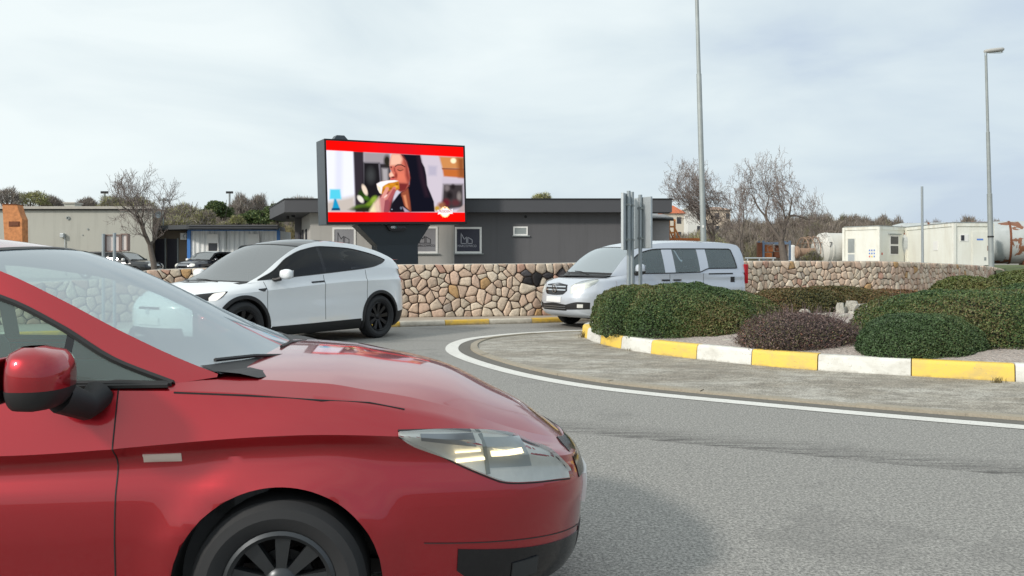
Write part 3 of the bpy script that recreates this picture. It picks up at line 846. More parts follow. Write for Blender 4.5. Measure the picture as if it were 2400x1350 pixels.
# ================================================================== the three moving vehicles
def red_hatchback():
    P = dict(wb=2.47, wr=0.286, arch=0.333, tr=0.286, tw=0.205, rr=0.182, spokes=9, track=0.735, xf=-.05, xr=-2.5, nf=2.35, nr=2.8, kf=46, kr=20, km=80, sub=4, floor=0.19, steer=0.0, gap=.0026, flare=.026,
        levels=[dict(z=[(-3, .20), (-.4, .19), (.4, .13), (1.1, .12)], W=0.77, F=1.04, R=-3.02), dict(z=[(-3, .265), (-.4, .25), (.4, .20), (1.1, .19)], W=0.815, F=1.10, R=-3.12),
                dict(z=[(-3, .42), (0, .42), (1.1, .36)], W=0.832, F=1.125, R=-3.17), dict(z=[(-3, .5), (.4, .5), (1.1, .44)], W=0.834, F=1.135, R=-3.18),
                dict(z=[(-3, .60), (0, .60), (0.5, .58), (1.1, .495)], W=0.826, F=1.13, R=-3.18),
                dict(z=[(-3, .68), (-1, .68), (0.1, .715), (0.5, .68), (1.1, .54)], W=0.804, F=1.115, R=-3.17),
                dict(z=[(-3, .735), (-.83, .739), (.07, .783), (.5, .75), (.78, .665), (1.08, .57)], W=[(-3, .85), (-.9, .853), (.1, .852), (1, .83)], F=1.10, R=-3.15, crease=1),
                dict(z=[(-3, .86), (-.84, .84), (0, .84), (.4, .795), (.78, .685), (1.06, .585)], W=[(-3, .825), (0, .828), (1, .80)], F=1.085, R=-3.12),
                dict(z=[(-3, .93), (-.84, .93), (-.3, .922), (.14, .882), (.5, .81), (.78, .70), (1.04, .60)], W=[(-3, .80), (-.84, .805), (-.3, .80), (.14, .79), (.6, .75), (.9, .70)], F=1.07, R=-3.08, crease=1),
                dict(z=[(-3, .945), (-.84, .94), (-.45, .935), (-.25, .950), (.13, .925), (.27, .897), (.41, .866), (.58, .81), (.78, .718), (1.04, .612)], W=[(-3, .785), (-.84, .79), (-.42, .785), (-.2, .725), (.13, .70), (.6, .66), (.9, .6)], F=1.055, R=-3.05)],
        doors=[('front_door', -0.50, -1.56, 0.28), ('rear_door', -1.56, -2.35, 0.28)], bump_f=(0.40, 0.52), bump_r=(-2.85, 0.6),
        hood_crown=[(-.6, .03), (-.2, .035), (0.3, .048), (.6, .07), (.85, .06), (1.05, .0)], hood_end=-0.36, deck_start=-2.98, deck_crown=.02,
        U=[(-.215, .965, .715), (-.333, 1.011, .70), (-.534, 1.106, .68), (-.742, 1.215, .655), (-.924, 1.300, .63), (-1.12, 1.365, .605), (-1.5, 1.405, .59), (-2.1, 1.40, .585), (-2.6, 1.33, .59), (-2.9, 1.16, .63), (-3.03, .955, .70)],
        belt_z=[(-3.1, .945), (-.84, .94), (-.45, .935), (-.2, .957)], belt_y=[(-3.1, .78), (-.84, .79), (-.42, .785), (-.2, .722)],
        dlo=(-.345, -2.72), dlo_t=[(-.345, .945), (-.535, 1.018), (-.717, 1.125), (-.895, 1.212), (-1.15, 1.285), (-1.6, 1.335), (-2.2, 1.32), (-2.55, 1.25), (-2.72, 1.08)],
        dlo_b=[(-.345, .943), (-.84, .953), (-1.6, .97), (-2.4, .99), (-2.72, 1.06)], pillars=[(-.665, -.69), (-1.53, -1.60), (-2.30, -2.34)],
        head=-1.13, rhead=-2.62, bow=[(-3.05, -.03), (-2.6, -.04), (-2.2, 0), (-1.5, 0.02), (-1.13, .085), (-.2, .17)], crown=[(-3.1, .0), (-2.6, .03), (-1.6, .045), (-1.13, .03), (-.6, .0), (-.2, -.02)],
        tub=.86, iw=.70, seats=[(-1.15, (.36, -.36)), (-1.95, (.36, -.36))], seat_z=.38, bulge=.012, rub=.011)
    ps = R_(6); root = empty('red_hatchback', (-.8358, 3.4554, 0), ps, 'big red hatchback in the lower left foreground with its headlights on', 'car')
    c = Car(P); m = dict(body=M['red'], rim=M['rim_grey'], side_glass=M['glass_side'], side_glass_rear=M['glass_side'], screen_glass=M['glass_clear'], rear_glass=M['glass_side'], roof=M['red'])
    c.build(root, m)
    for sd in (1, -1):
        # headlamp: from the tip beside the grille (low s) to the rear tip on the wing (high s)
        b, a = .44, 1.175
        zt = [(.44, .535), (.50, .60), (.56, .638), (.64, .668), (.72, .700), (.9, .744), (1.07, .768), (1.175, .775)]
        zb = [(.44, .512), (.55, .53), (.69, .548), (.80, .566), (.88, .60), (.97, .645), (1.085, .712), (1.175, .764)]
        h = c.patch('headlight', b, a, zt, zb, sd, M['reflector'], off=.002, thick=0.012, ns=30, nz=8)
        c.patch('lamp_lens', b, a, zt, zb, sd, M['lens'], off=.020, thick=.022, ns=30, nz=8, parent=h)
        c.patch('lamp_bezel', .86, .875, .735, .60, sd, M['galv_dull'], off=.006, thick=.004, ns=2, nz=4, parent=h)
        c.patch('lamp_bezel', .90, 1.10, [(.9, .742), (1.1, .765)], [(.9, .705), (1.1, .745)], sd, M['rim_silver'], off=.006, thick=.004, ns=6, nz=2, parent=h)
        c.patch('lit_bulb', .875, .985, .664, .652, sd, M['lamp_on'], off=.009, thick=.004, ns=4, nz=1, parent=h)
        c.patch('lit_bulb', .885, .985, .694, .690, sd, M['lamp_on'], off=.009, thick=.004, ns=4, nz=1, parent=h)
        c.patch('lit_bulb', .70, .845, [(.70, .668), (.845, .684)], [(.70, .655), (.845, .664)], sd, M['lamp_on'], off=.009, thick=.004, ns=4, nz=1, parent=h)
        c.patch('reflector_bowl', .67, .86, [(.67, .69), (.86, .725)], [(.67, .60), (.86, .62)], sd, M['galv_light'], off=.005, thick=.004, ns=6, nz=4, parent=h)
        c.seam('lamp_gap', [(x, sc1(zt)(x) + .005) for x in np.linspace(b, a, 24)], sd, .0045, out=.001)
        c.seam('lamp_gap', [(x, sc1(zb)(x) - .004) for x in np.linspace(b, a, 24)], sd, .003, out=.001)
        # bonnet shut line along the wing
        c.seam('bonnet_gap', [(c.s_at_x(x), z - .003) for x, z in ((-.33, .921), (-.1, .907), (.14, .885), (.30, .868), (.42, .84))], sd, .0036, out=.001)
        # side repeater
        si = 1.933
        c.patch('side_marker', si - .058, si + .058, .727, .700, sd, M['clear_lens'], off=.008, thick=.012, ns=6, nz=3, ftaper=.004)
        # lower intake and fog lamp recess
        sf = .98
        fo = c.patch('fog_recess', .30, sf, [(.30, .27), (.68, .315), (sf, .365)], [(.30, .16), (.8, .17), (sf, .29)], sd, M['gloss_black'], off=.004, thick=.02, ns=10, nz=4)
        c.patch('fog_lamp', .64, .76, .275, .215, sd, M['rim_grey'], off=.010, thick=.01, ns=5, nz=4, parent=fo)
        c.seam('bumper_line', [(x, .255 + .133 * x) for x in np.linspace(.3, 1.10, 14)], sd, .0022, out=.001)
        for k, (sx) in enumerate((-1.35, -2.15)):
            q = c.s_at_x(sx); par = c.parts[('front_door' if k == 0 else 'rear_door', sd)]
            c.patch('door_handle', q - .09, q + .09, .83, .80, sd, M['red'], off=.03, thick=.028, ns=6, nz=2, parent=par)
        c.patch('tail_light', c.total - .55, c.total - .28, .88, .70, sd, M['red_lens'], off=.006, thick=.01)
    c.patch('grille', -.34, .34, .63, .49, 1, M['gloss_black'], off=.004, thick=.012, ns=16, nz=4)
    c.patch('lower_grille', -.28, .28, .28, .18, 1, M['trim'], off=.004, thick=.02, ns=16, nz=4)
    c.plate(0, .43, .52, .11)
    # door mirrors: red cap over a black foot
    for sd in (1, -1):
        mm = c.mirror((-.655, sd * .985, .995), (.17, .235, .185), sd, m, low=-0.28)
        a = MB(); a.tube([(-.62, sd * .93, .93), (-.575, sd * .86, .89), (-.56, sd * .80, .915)], [.05, .045, .05], 10); a.build('mirror_foot', M['trim'], root, smooth=True, sharp=85)
    for sd in (1, -1):
        tri = MB(); tri.add([(-.35, sd * .792, .94), (-.66, sd * .792, .945), (-.66, sd * .77, .965), (-.36, sd * .78, .952)], [(0, 1, 2, 3)])
        tri.build('belt_moulding', M['trim'], root)
        s_ = MB(); s_.tube([(x, sd * (.797), .94) for x in np.linspace(-.35, -2.7, 12)], .008, 5); s_.build('belt_seal', M['trim'], root)
    return c
red = red_hatchback()

def white_suv():
    bz = [(-3.9, 1.22), (-3.3, 1.25), (-2.8, 1.235), (-2.05, 1.175), (-1.06, 1.10), (-.34, 1.045), (-.1, 1.03)]
    by = [(-3.86, .60), (-3.75, .73), (-3.5, .84), (-3.3, .88), (-2.2, .93), (-1, .925), (-.34, .87), (-.1, .81)]
    P = dict(wb=2.965, wr=0.385, arch=0.435, tr=0.385, tw=0.265, rr=0.262, spokes=9, track=0.845, xf=-.1, xr=-3.15, nf=2.5, nr=2.7, kf=40, kr=26, km=90, sub=4, floor=0.20, clad=.04,
        levels=[dict(z=0.20, W=0.90, F=0.72, R=-3.80), dict(z=[(-3.9, .30), (-2.4, .28), (0, .27), (.9, .26)], W=0.955, F=0.86, R=-3.93),
                dict(z=[(-3.9, .50), (-3.2, .44), (-2.53, .36), (-.6, .345), (.9, .36)], W=0.985, F=0.93, R=-3.99, crease=1),
                dict(z=[(-3.9, .62), (0, .56), (.9, .52)], W=0.982, F=0.955, R=-4.0), dict(z=[(-3.9, .82), (0, .76), (.9, .68)], W=0.975, F=0.94, R=-3.99),
                dict(z=[(-3.8, 1.05), (-2.4, 1.03), (-.38, .915), (.3, .87), (.9, .76)], W=[(-3.9, .95), (-2.5, .985), (-.5, .98), (.3, .95), (.9, .88)], F=0.90, R=-3.97, crease=1),
                dict(z=[(-3.8, 1.13), (-2.4, 1.09), (-.38, .985), (.3, .92), (.9, .79)], W=[(-3.9, .90), (-2.4, .955), (-.4, .93), (.3, .90), (.9, .8)], F=0.87, R=-3.95),
                dict(z=[(-3.9, 1.22), (-3.3, 1.25), (-2.8, 1.235), (-2.05, 1.175), (-1.06, 1.10), (-.34, 1.045), (.14, .995), (.5, .93), (.9, .80)],
                     W=[(-3.9, .86), (-3.3, .90), (-2.2, .93), (-1, .925), (-.34, .87), (-.1, .81), (.4, .76), (.9, .66)], F=0.84, R=-3.93)],
        doors=[('front_door', -0.42, -1.62, 0.36), ('rear_door', -1.62, -2.62, 0.36)], bump_f=(0.50, 0.45), bump_r=(-3.35, 0.46), sill_z=.345,
        hood_crown=[(-.5, .05), (0., .07), (.5, .06), (.84, .0)], hood_end=-0.40, deck_start=-3.80, deck_crown=.05,
        U=[(-.16, 1.03, .80), (-.463, 1.16, .775), (-.883, 1.42, .74), (-1.19, 1.575, .705), (-1.45, 1.655, .68), (-1.865, 1.705, .66), (-2.4, 1.69, .655), (-3.067, 1.59, .66), (-3.503, 1.46, .68), (-3.70, 1.37, .66), (-3.85, 1.23, .62)],
        belt_z=bz, belt_y=by,
        dlo=(-.345, -3.26), dlo_t=[(-.345, 1.078), (-.628, 1.20), (-.97, 1.42), (-1.33, 1.555), (-1.77, 1.62), (-2.3, 1.605), (-2.83, 1.53), (-3.15, 1.45), (-3.26, 1.405)],
        dlo_b=[(-.345, 1.074), (-1.06, 1.128), (-2.05, 1.203), (-2.8, 1.272), (-3.13, 1.345), (-3.26, 1.40)], pillars=[(-.74, -.765), (-1.64, -1.70)],
        head=-1.30, rhead=-3.10, bow=[(-3.8, -.10), (-3.1, -.06), (-2.4, 0), (-1.7, .03), (-1.3, .14), (-.16, .33)], crown=[(-3.9, .02), (-3., .04), (-1.8, .05), (-1.3, .045), (-.6, .03), (-.1, .02)],
        tub=1.0, iw=.80, seats=[(-1.35, (.4, -.4)), (-2.25, (.4, -.4))], seat_z=.5, bulge=.03, tint_x=-1.64, rub=.008, wy=.4)
    root = empty('white_suv', (-4.79, 12.753, 0), 4.13456, 'white sport utility car with black wheels, driving behind the red hatchback', 'car')
    c = Car(P); m = dict(body=M['white_car'], rim=M['rim_dark'], side_glass=M['glass_dark'], side_glass_rear=M['glass_dark'], screen_glass=M['glass_suv'], rear_glass=M['glass_dark'], roof=M['glass_roof'], clad=M['trim'], sill=M['trim'], rear_bumper=M['trim'], bumper=M['white_car'])
    c.build(root, m)
    for sd in (1, -1):
        b, a = .66, 1.29
        h = c.patch('headlight', b, a, [(.66, .85), (.96, .893), (1.29, .922)], [(.66, .835), (.85, .82), (1.0, .79), (1.12, .80), (1.29, .914)], sd, M['gloss_black'], off=.002, thick=.01, ns=18, nz=6)
        c.patch('lit_lamp', 1.0, 1.25, [(1.0, .83), (1.08, .89), (1.25, .914)], [(1.0, .79), (1.08, .79), (1.25, .90)], sd, M['lamp_white'], off=.006, thick=.006, ns=8, nz=4, parent=h)
        q = c.s_at_x(-.337)
        c.patch('fender_vent', q - .07, q + .09, [(q - .07, .945), (q + .09, .955)], [(q - .07, .93), (q + .02, .905), (q + .09, .95)], sd, M['gloss_black'], off=.006, thick=.01, ns=6, nz=2)
        for k, sx in enumerate((-1.48, )):
            q = c.s_at_x(sx); par = c.parts[('front_door', sd)]
            c.patch('door_handle', q - .14, q + .14, [(q - .14, 1.037), (q + .14, 1.052)], [(q - .14, 1.012), (q + .14, 1.027)], sd, M['gloss_black'], off=.008, thick=.01, ns=6, nz=2, parent=par)
        c.patch('tail_light', c.total - 1.02, c.total - .35, [(c.total - 1.02, 1.10), (c.total, 1.10)], [(c.total - 1.02, 1.06), (c.total - .8, .98), (c.total, 1.0)], sd, M['red_lens'], off=.006, thick=.01)
        c.mirror((-.70, sd * 1.075, 1.165), (.14, .24, .16), sd, m, stalk=[(-.66, sd * 1.0, 1.10), (-.62, sd * .93, 1.08), (-.60, sd * .88, 1.085)])
        c.patch('lower_cladding', c.s_at_x(-.50), c.s_at_x(-2.46), [(0, .36), (c.s_at_x(-.5), .36), (c.s_at_x(-2.46), .38)], .24, sd, M['trim'], off=.010, thick=.02, ns=20, nz=3)
    c.patch('nose_strip', -.25, .25, .70, .665, 1, M['gloss_black'], off=.004, thick=.01)
    c.patch('brand_badge', -.035, .035, .675, .60, 1, M['chrome'], off=.012, thick=.008, ns=4, nz=4)
    c.patch('lower_grille', -.62, .62, .40, .28, 1, M['trim'], off=.006, thick=.02, ns=16, nz=3)
    c.plate(0, .50, .52, .11)
    sp = MB(); sp.prism([(-3.62, 1.40), (-3.84, 1.415), (-3.85, 1.395), (-3.66, 1.36)], -.62, .62); sp.build('rear_spoiler', M['gloss_black'], root, bevel=.008)
    return c
suv = white_suv()

def silver_van():
    bz = [(-3.8, 1.13), (-1, 1.11), (-.2, 1.09), (.15, 1.07)]
    by = [(-3.76, .78), (-3.7, .84), (-3.5, .90), (-2, .925), (-.4, .915), (.15, .83)]
    P = dict(wb=2.78, wr=0.325, arch=0.365, tr=0.325, tw=0.205, rr=0.21, spokes=7, track=0.81, xf=0.0, xr=-3.35, nf=2.9, nr=3.4, kf=36, kr=16, km=90, sub=4, floor=0.22,
        levels=[dict(z=0.24, W=0.84, F=0.80, R=-3.72), dict(z=0.30, W=0.90, F=0.93, R=-3.80), dict(z=0.42, W=0.93, F=0.98, R=-3.82),
                dict(z=0.60, W=0.945, F=0.98, R=-3.82), dict(z=[(-3.7, .80), (0, .78), (.9, .74)], W=0.945, F=0.95, R=-3.82, crease=1),
                dict(z=[(-3.7, .95), (0, .93), (.9, .86)], W=[(-3.7, .925), (0, .925), (.9, .88)], F=.92, R=-3.82),
                dict(z=[(-3.7, 1.05), (0, 1.01), (.5, .99), (.9, .905)], W=[(-3.7, .925), (-.3, .92), (.9, .84)], F=.89, R=-3.82),
                dict(z=[(-3.8, 1.13), (-1, 1.11), (-.2, 1.09), (.24, 1.045), (.6, .99), (.9, .925)], W=[(-3.8, .90), (-2, .925), (-.4, .915), (.15, .83), (.9, .70)], F=.84, R=-3.81)],
        doors=[('front_door', -0.40, -1.36, 0.32), ('sliding_door', -1.36, -2.32, 0.34)], bump_f=(0.45, 0.62), bump_r=(-3.45, 0.55),
        hood_crown=[(-.4, .03), (.2, .05), (.6, .055), (.84, .01)], hood_end=-.1, deck_start=-3.70, deck_crown=0.0,
        U=[(.15, 1.075, .83), (-.05, 1.27, .80), (-.28, 1.47, .76), (-.55, 1.62, .735), (-.9, 1.72, .72), (-1.42, 1.775, .71), (-2.4, 1.80, .71), (-3.2, 1.79, .71), (-3.52, 1.75, .715), (-3.66, 1.62, .74), (-3.735, 1.14, .78)],
        belt_z=bz, belt_y=by, dlo=(-.28, -3.37),
        dlo_t=[(-.28, 1.17), (-.36, 1.33), (-.5, 1.46), (-.72, 1.57), (-1.15, 1.64), (-2.2, 1.655), (-3.24, 1.66), (-3.30, 1.62), (-3.37, 1.28)],
        dlo_b=[(-3.37, 1.23), (-2.5, 1.225), (-2.40, 1.20), (-2.2, 1.145), (-.5, 1.125), (-.28, 1.165)], pillars=[(-1.24, -1.53), (-2.24, -2.50)], body_pillars=True,
        head=-.62, rhead=-3.52, bow=[(-3.75, 0), (-2, 0), (-1, .05), (-.62, .15), (.15, .34)], crown=[(-3.8, 0), (-3.4, .05), (-1.5, .06), (-.8, .05), (-.3, .03), (.15, .02)],
        tub=1.03, iw=.80, seats=[(-1.0, (.42, -.42)), (-1.95, (.42, -.42)), (-2.8, (.42, -.42))], seat_z=.62, bulge=.02, rub=.012, wy=.42)
    root = empty('silver_van', (1.70, 17.46, 0), 3.6821, 'silver passenger van with three side windows coming round behind the clipped hedge', 'van')
    c = Car(P); m = dict(body=M['silver_car'], rim=M['rim_silver'], side_glass=M['glass_van'], side_glass_rear=M['glass_van'], screen_glass=M['glass_clear'], rear_glass=M['glass_tint'], roof=M['silver_car'])
    c.build(root, m)
    for sd in (1, -1):
        b, a = .50, 1.11
        zt = [(.50, .86), (.60, .915), (.72, .95), (.98, 1.004), (1.11, 1.004)]; zb = [(.50, .722), (.65, .75), (.81, .812), (1.0, .91), (1.11, .985)]
        h = c.patch('headlight', b, a, zt, zb, sd, M['reflector'], off=.002, thick=.01, ns=18, nz=6)
        c.patch('lit_lamp', .56, .74, [(.56, .86), (.74, .91)], [(.56, .765), (.74, .82)], sd, M['lamp_white'], off=.006, thick=.006, ns=6, nz=4, parent=h)
        c.patch('lamp_lens', b, a, zt, zb, sd, M['lens'], off=.012, thick=.014, ns=18, nz=6, parent=h)
        c.seam('lamp_gap', [(x, sc1(zt)(x) + .006) for x in np.linspace(b, a, 14)], sd, .006)
        f = c.patch('fog_recess', .40, .94, [(.40, .50), (.7, .56), (.94, .55)], [(.4, .40), (.94, .42)], sd, M['trim'], off=.006, thick=.02, ns=12, nz=4)
        c.patch('fog_lamp', .68, .80, .515, .445, sd, M['reflector'], off=.012, thick=.01, ns=4, nz=4, parent=f)
        q = c.s_at_x(-3.2); c.patch('fuel_flap' if sd > 0 else 'side_badge', q - .06, q + .06, 1.04, .92, sd, M['trim'], off=.006, thick=.01, ns=4, nz=4)
        q = c.s_at_x(-2.9); c.patch('slide_rail', q - .42, q + .32, 1.125, 1.095, sd, M['trim'], off=.006, thick=.01, ns=10, nz=2)
        for nm, sx in (('front_door', -1.24), ('sliding_door', -1.56)):
            q = c.s_at_x(sx); c.patch('door_handle', q - .1, q + .1, .998, .965, sd, M['trim'], off=.03, thick=.028, ns=6, nz=2, parent=c.parts[(nm, sd)])
        c.mirror((-.42, sd * 1.08, 1.215), (.16, .22, .22), sd, m, low=-.35, stalk=[(-.42, sd * 1.03, 1.12), (-.42, sd * .95, 1.11), (-.42, sd * .90, 1.12)])
        tl = MB(); tl.box((-3.70, sd * .845, 1.10), (.10, .06, .44)); tl.build('tail_light', M['red_lens'], root, bevel=.01)
    g = c.patch('grille', -.40, .40, [(-.4, .90), (0, .93), (.4, .90)], [(-.4, .78), (-.28, .70), (0, .685), (.28, .70), (.4, .78)], 1, M['gloss_black'], off=.004, thick=.014, ns=20, nz=6)
    for z in (.855, .79):
        c.patch('grille_slat', -.37, .37, z + .012, z - .012, 1, M['chrome'], off=.02, thick=.012, ns=16, nz=1, parent=g)
    bd = MB(); bd.lathe([(.075, -.008), (.085, -.008), (.085, .008), (.075, .008)], 28, close=True)
    for k in range(3):
        a = PI / 2 + 2 * PI * k / 3; bd.box((.038 * math.cos(a), 0, .038 * math.sin(a)), (.075, .01, .012), M=Matrix.Rotation(-a, 3, 'Y'))
    o = bd.build('star_badge', M['chrome'], g); o.rotation_euler = (0, 0, PI / 2); o.location = (c.surf(0, .82)[0] + .03, 0, .82)
    c.patch('lower_grille', -.42, .42, [(-.42, .50), (0, .53), (.42, .50)], .38, 1, M['trim'], off=.006, thick=.02, ns=16, nz=4)
    for z in (.42, .46): c.patch('grille_slat', -.40, .40, z + .006, z - .006, 1, M['rim_silver'], off=.014, thick=.01, ns=12, nz=1, parent=g)
    c.plate(0, .60, .52, .11)
    sk = MB(); sk.bx(-3.3, .45, -.5, .5, .2, .26); sk.build('underbody', M['trim'], root)
    return c
van = silver_van()

# ================================================================== ground, roads, island
def smooth_path(pts, closed=False, step=0.12):
    P = [np.array(p, float) for p in pts]; n = len(P); out = []
    rng = n if closed else n - 1
    for i in range(rng):
        p0 = P[(i - 1) % n] if closed or i > 0 else P[0] * 2 - P[1]; p1 = P[i]; p2 = P[(i + 1) % n]
        p3 = P[(i + 2) % n] if closed or i + 2 < n else p2 * 2 - p1
        k = max(2, int(np.linalg.norm(p2 - p1) / step))
        for j in range(k):
            t = j / k; out.append(0.5 * ((2 * p1) + (p2 - p0) * t + (2 * p0 - 5 * p1 + 4 * p2 - p3) * t * t + (3 * p1 - p0 - 3 * p2 + p3) * t**3))
    if not closed: out.append(P[-1])
    return np.array(out)
def resample(P, step, closed=False):
    Q = np.vstack([P, P[:1]]) if closed else P
    L = np.concatenate([[0], np.cumsum(np.linalg.norm(np.diff(Q[:, :2], axis=0), axis=1))]); n = max(2, int(round(L[-1] / step)))
    s = np.linspace(0, L[-1], n + 1); s = s[:-1] if closed else s
    return np.stack([np.interp(s, L, Q[:, k]) for k in range(Q.shape[1])], 1)
def normals2(P, closed=False):
    if closed: T = np.roll(P, -1, 0)[:, :2] - np.roll(P, 1, 0)[:, :2]
    else: T = np.gradient(P[:, :2], axis=0)
    T /= np.linalg.norm(T, axis=1)[:, None]; return np.stack([-T[:, 1], T[:, 0]], 1)
def band(name, P, offs, mat, closed=False, kind='structure', mb=None):
    """strip along a path; offs = [(offset to the left, z), ...]"""
    N = normals2(P, closed); A = np.array([[(p[0] + n[0] * o, p[1] + n[1] * o, z) for o, z in offs] for p, n in zip(P, N)])
    if closed: A = np.vstack([A, A[:1]])
    m = MB(); m.grid(A, True); o = m.build(name, mat, fixn=False); return tag(o, kind=kind)
def up(o):
    me = o.data
    if sum(p.normal.z for p in me.polygons) < 0: me.flip_normals()
    return o

g = MB(); g.add([(-900, -300, -.06), (900, -300, -.06), (900, 1500, -.06), (-900, 1500, -.06)], [(0, 1, 2, 3)])
tag(g.build('ground', M['terrain'], fixn=False), kind='structure')

KERB = smooth_path([(-30, 9.5), (-20, 11.5), (-12, 13.2), (-8, 14.9), (-5, 16.1), (-2.34, 17.25), (-.93, 17.85), (.67, 18.4), (2.3, 19.2), (4.8, 20.7), (8, 22.6), (11.5, 24.2), (14.3, 26), (17, 28.5), (20, 31.5), (27, 37), (45, 46)], step=.4)
road = MB()
P = KERB; A = [[(p[0], -30 + (p[1] + 30) * t, 0.0) for t in (0, .25, .5, .7, .85, 1)] for p in P]
road.grid(np.array(A)); o = road.build('road', M['asphalt'], fixn=False); up(o); tag(o, kind='structure')
rw = MB(); rw.add([(P[0][0] - 60, -30, 0), (P[0][0], -30, 0), (P[0][0], P[0][1], 0), (P[0][0] - 60, P[0][1] - 4, 0)], [(0, 1, 2, 3)])
rw.add([(45, -30, 0), (110, -30, 0), (110, 50, 0), (45, 46, 0)], [(0, 1, 2, 3)])
up(tag(rw.build('side_road', M['asphalt'], fixn=False), kind='structure'))

# white edge line, stone strip and apron round the island (clockwise outline, outer edge of the line)
LINE = smooth_path([(9.2, 4.4), (6.3, 5.35), (4.1, 6.58), (3.05, 7.18), (2.03, 7.83), (1.3, 8.33), (.65, 8.92), (0, 9.84), (-.57, 11.03), (-.93, 12.1), (-1.05, 13.0), (-1.0, 13.9), (-.72, 14.75), (0, 15.62), (.84, 16.2), (1.9, 16.62), (3.3, 17.15), (5, 18.1), (8, 20.3), (11, 21.6), (14.2, 21.0), (17, 18), (18.5, 12), (17, 7), (13, 4.3)], True, .15)
LINE = resample(LINE, .15, True)
nl = normals2(LINE, True); cen = np.array([8, 13.])
sg = 1.0 if np.dot(nl[0], cen - LINE[0]) > 0 else -1.0
up(band('edge_line', LINE, [(0, .005), (sg * .20, .005)], M['line'], True))
up(band('edge_gap', LINE, [(sg * .21, .006), (sg * .40, .006)], M['strip_gap'], True))
st = MB(); N = nl; per = np.concatenate([[0], np.cumsum(np.linalg.norm(np.diff(LINE, axis=0), axis=1))])
rs = random.Random(5); i = 0
while i < len(LINE) - 8:                       # short kerb stones laid flush, each slightly off
    k = 6 if rs.random() < .8 else 4; jz = rs.uniform(0, .012); jo = rs.uniform(-.008, .008); A = []
    for q in range(k + 1):
        p, n = LINE[i + q], N[i + q]; f = .012 if q in (0, k) else 0
        A.append([(p[0] + n[0] * sg * (o_ + jo), p[1] + n[1] * sg * (o_ + jo), z) for o_, z in ((.39, 0), (.395, .024 + jz), (.50, .028 + jz), (.51, 0))])
    st.grid(np.array(A)); i += k
tag(st.build('edge_strip', M['strip'], smooth=False), kind='structure')
ap = MB(); inn = [(p[0] + n[0] * sg * .49, p[1] + n[1] * sg * .49, .016) for p, n in zip(LINE, nl)]
ISL = [(6.6, 8.52), (5.5, 8.92), (4.55, 9.40), (3.70, 9.88), (3.03, 10.45), (2.47, 11.08), (1.99, 11.72), (1.65, 12.42), (1.41, 13.19), (1.28, 14.06), (1.27, 14.95), (1.55, 15.55), (2.3, 15.95), (3.4, 16.35), (5, 17.15), (6.6, 18.15), (8.2, 19.1), (9.9, 19.75), (11.8, 19.8), (13.4, 19.0), (14.6, 17.4), (15, 15), (14.6, 12.3), (13.2, 10.1), (11, 8.75), (8.7, 8.3)]
ISLP = resample(smooth_path(ISL, True, .1), .25, True)
ni = normals2(ISLP, True); si = 1.0 if np.dot(ni[0], cen - ISLP[0]) > 0 else -1.0
m = len(LINE); A = []
for k in range(m):                              # apron: from the strip inwards to under the kerb
    p = np.array(inn[k][:2]); q = ISLP[np.argmin(np.linalg.norm(ISLP - p, axis=1))]; q = q + (cen - q) * .03
    A.append([(p[0] + (q[0] - p[0]) * t, p[1] + (q[1] - p[1]) * t, .016 + .03 * t) for t in np.linspace(0, 1, 8)])
A.append(A[0]); ap.grid(np.array(A)); o = ap.build('apron', M['apron'], fixn=False, smooth=True); up(o); tag(o, kind='structure')
# island kerb: painted blocks, yellow and white in turn
def kerb_blocks(name, pts, sgn, h, w, z0, mats, first, gap=.012, batter=.03, k=5):
    mb = MB()
    for i in range(len(pts) - 1):
        seg = pts[i]; n2 = normals2(seg); A = []; L = len(seg)
        rj = random.Random(i * 7 + 1); dz = rj.uniform(-.004, .004); do = rj.uniform(-.004, .004)
        for q, (p, n) in enumerate(zip(seg, n2)):
            A.append([(p[0] + n[0] * sgn * (o_ + do), p[1] + n[1] * sgn * (o_ + do), z) for o_, z in ((0, z0 - .05), (batter * .7, z0 + (h + dz) * .8), (batter, z0 + h + dz - .018), (batter + .02, z0 + h + dz), (w, z0 + h + dz), (w + .01, z0 + h - .03))])
        A = np.array(A)
        T0 = (A[1] - A[0]); T1 = (A[-1] - A[-2]); A[0] += T0 / np.linalg.norm(T0[0]) * gap / 2; A[-1] -= T1 / np.linalg.norm(T1[0]) * gap / 2
        mb.cm = (i + first) % 2; mb.grid(A); o = len(mb.v)
        for E in (A[0], A[-1]): mb.add(E, [(0, 1, 2, 3, 4, 5)])
    return mb
def split_at(P, marks):
    idx = [int(np.argmin(np.linalg.norm(P[:, :2] - np.array(mk_), axis=1))) for mk_ in marks]; return [P[a:b + 1] for a, b in zip(idx[:-1], idx[1:])]
FI = resample(smooth_path(ISL, True, .05), .06, True)
i0 = int(np.argmin(np.linalg.norm(FI - np.array([5.5, 8.92]), axis=1))); FI = np.roll(FI, -i0, 0)
marks = [0] + [int(np.argmin(np.linalg.norm(FI - np.array(q), axis=1))) for q in ((4.55, 9.4), (3.70, 9.88), (3.03, 10.45), (2.47, 11.08), (1.99, 11.72), (1.65, 12.42), (1.41, 13.19), (1.28, 14.06), (1.27, 14.95))]
while marks[-1] + 16 < len(FI) - 8: marks.append(marks[-1] + 16)
marks.append(len(FI)); FI = np.vstack([FI, FI[:1]])
segs = [FI[a:b + 1] for a, b in zip(marks[:-1], marks[1:])] + [FI[:2]]
kb = kerb_blocks('island_kerb', segs, si, .205, .17, .03, None, 0)
tag(kb.build('island_kerb', [M['kerb_yellow'], M['kerb_white']], smooth=True, sharp=40), kind='structure')
jm = MB(); A = [[(p[0] + n[0] * si * o_, p[1] + n[1] * si * o_, z) for o_, z in ((.022, .0), (.045, .215), (.16, .222))] for p, n in zip(ISLP, ni)]; A.append(A[0])
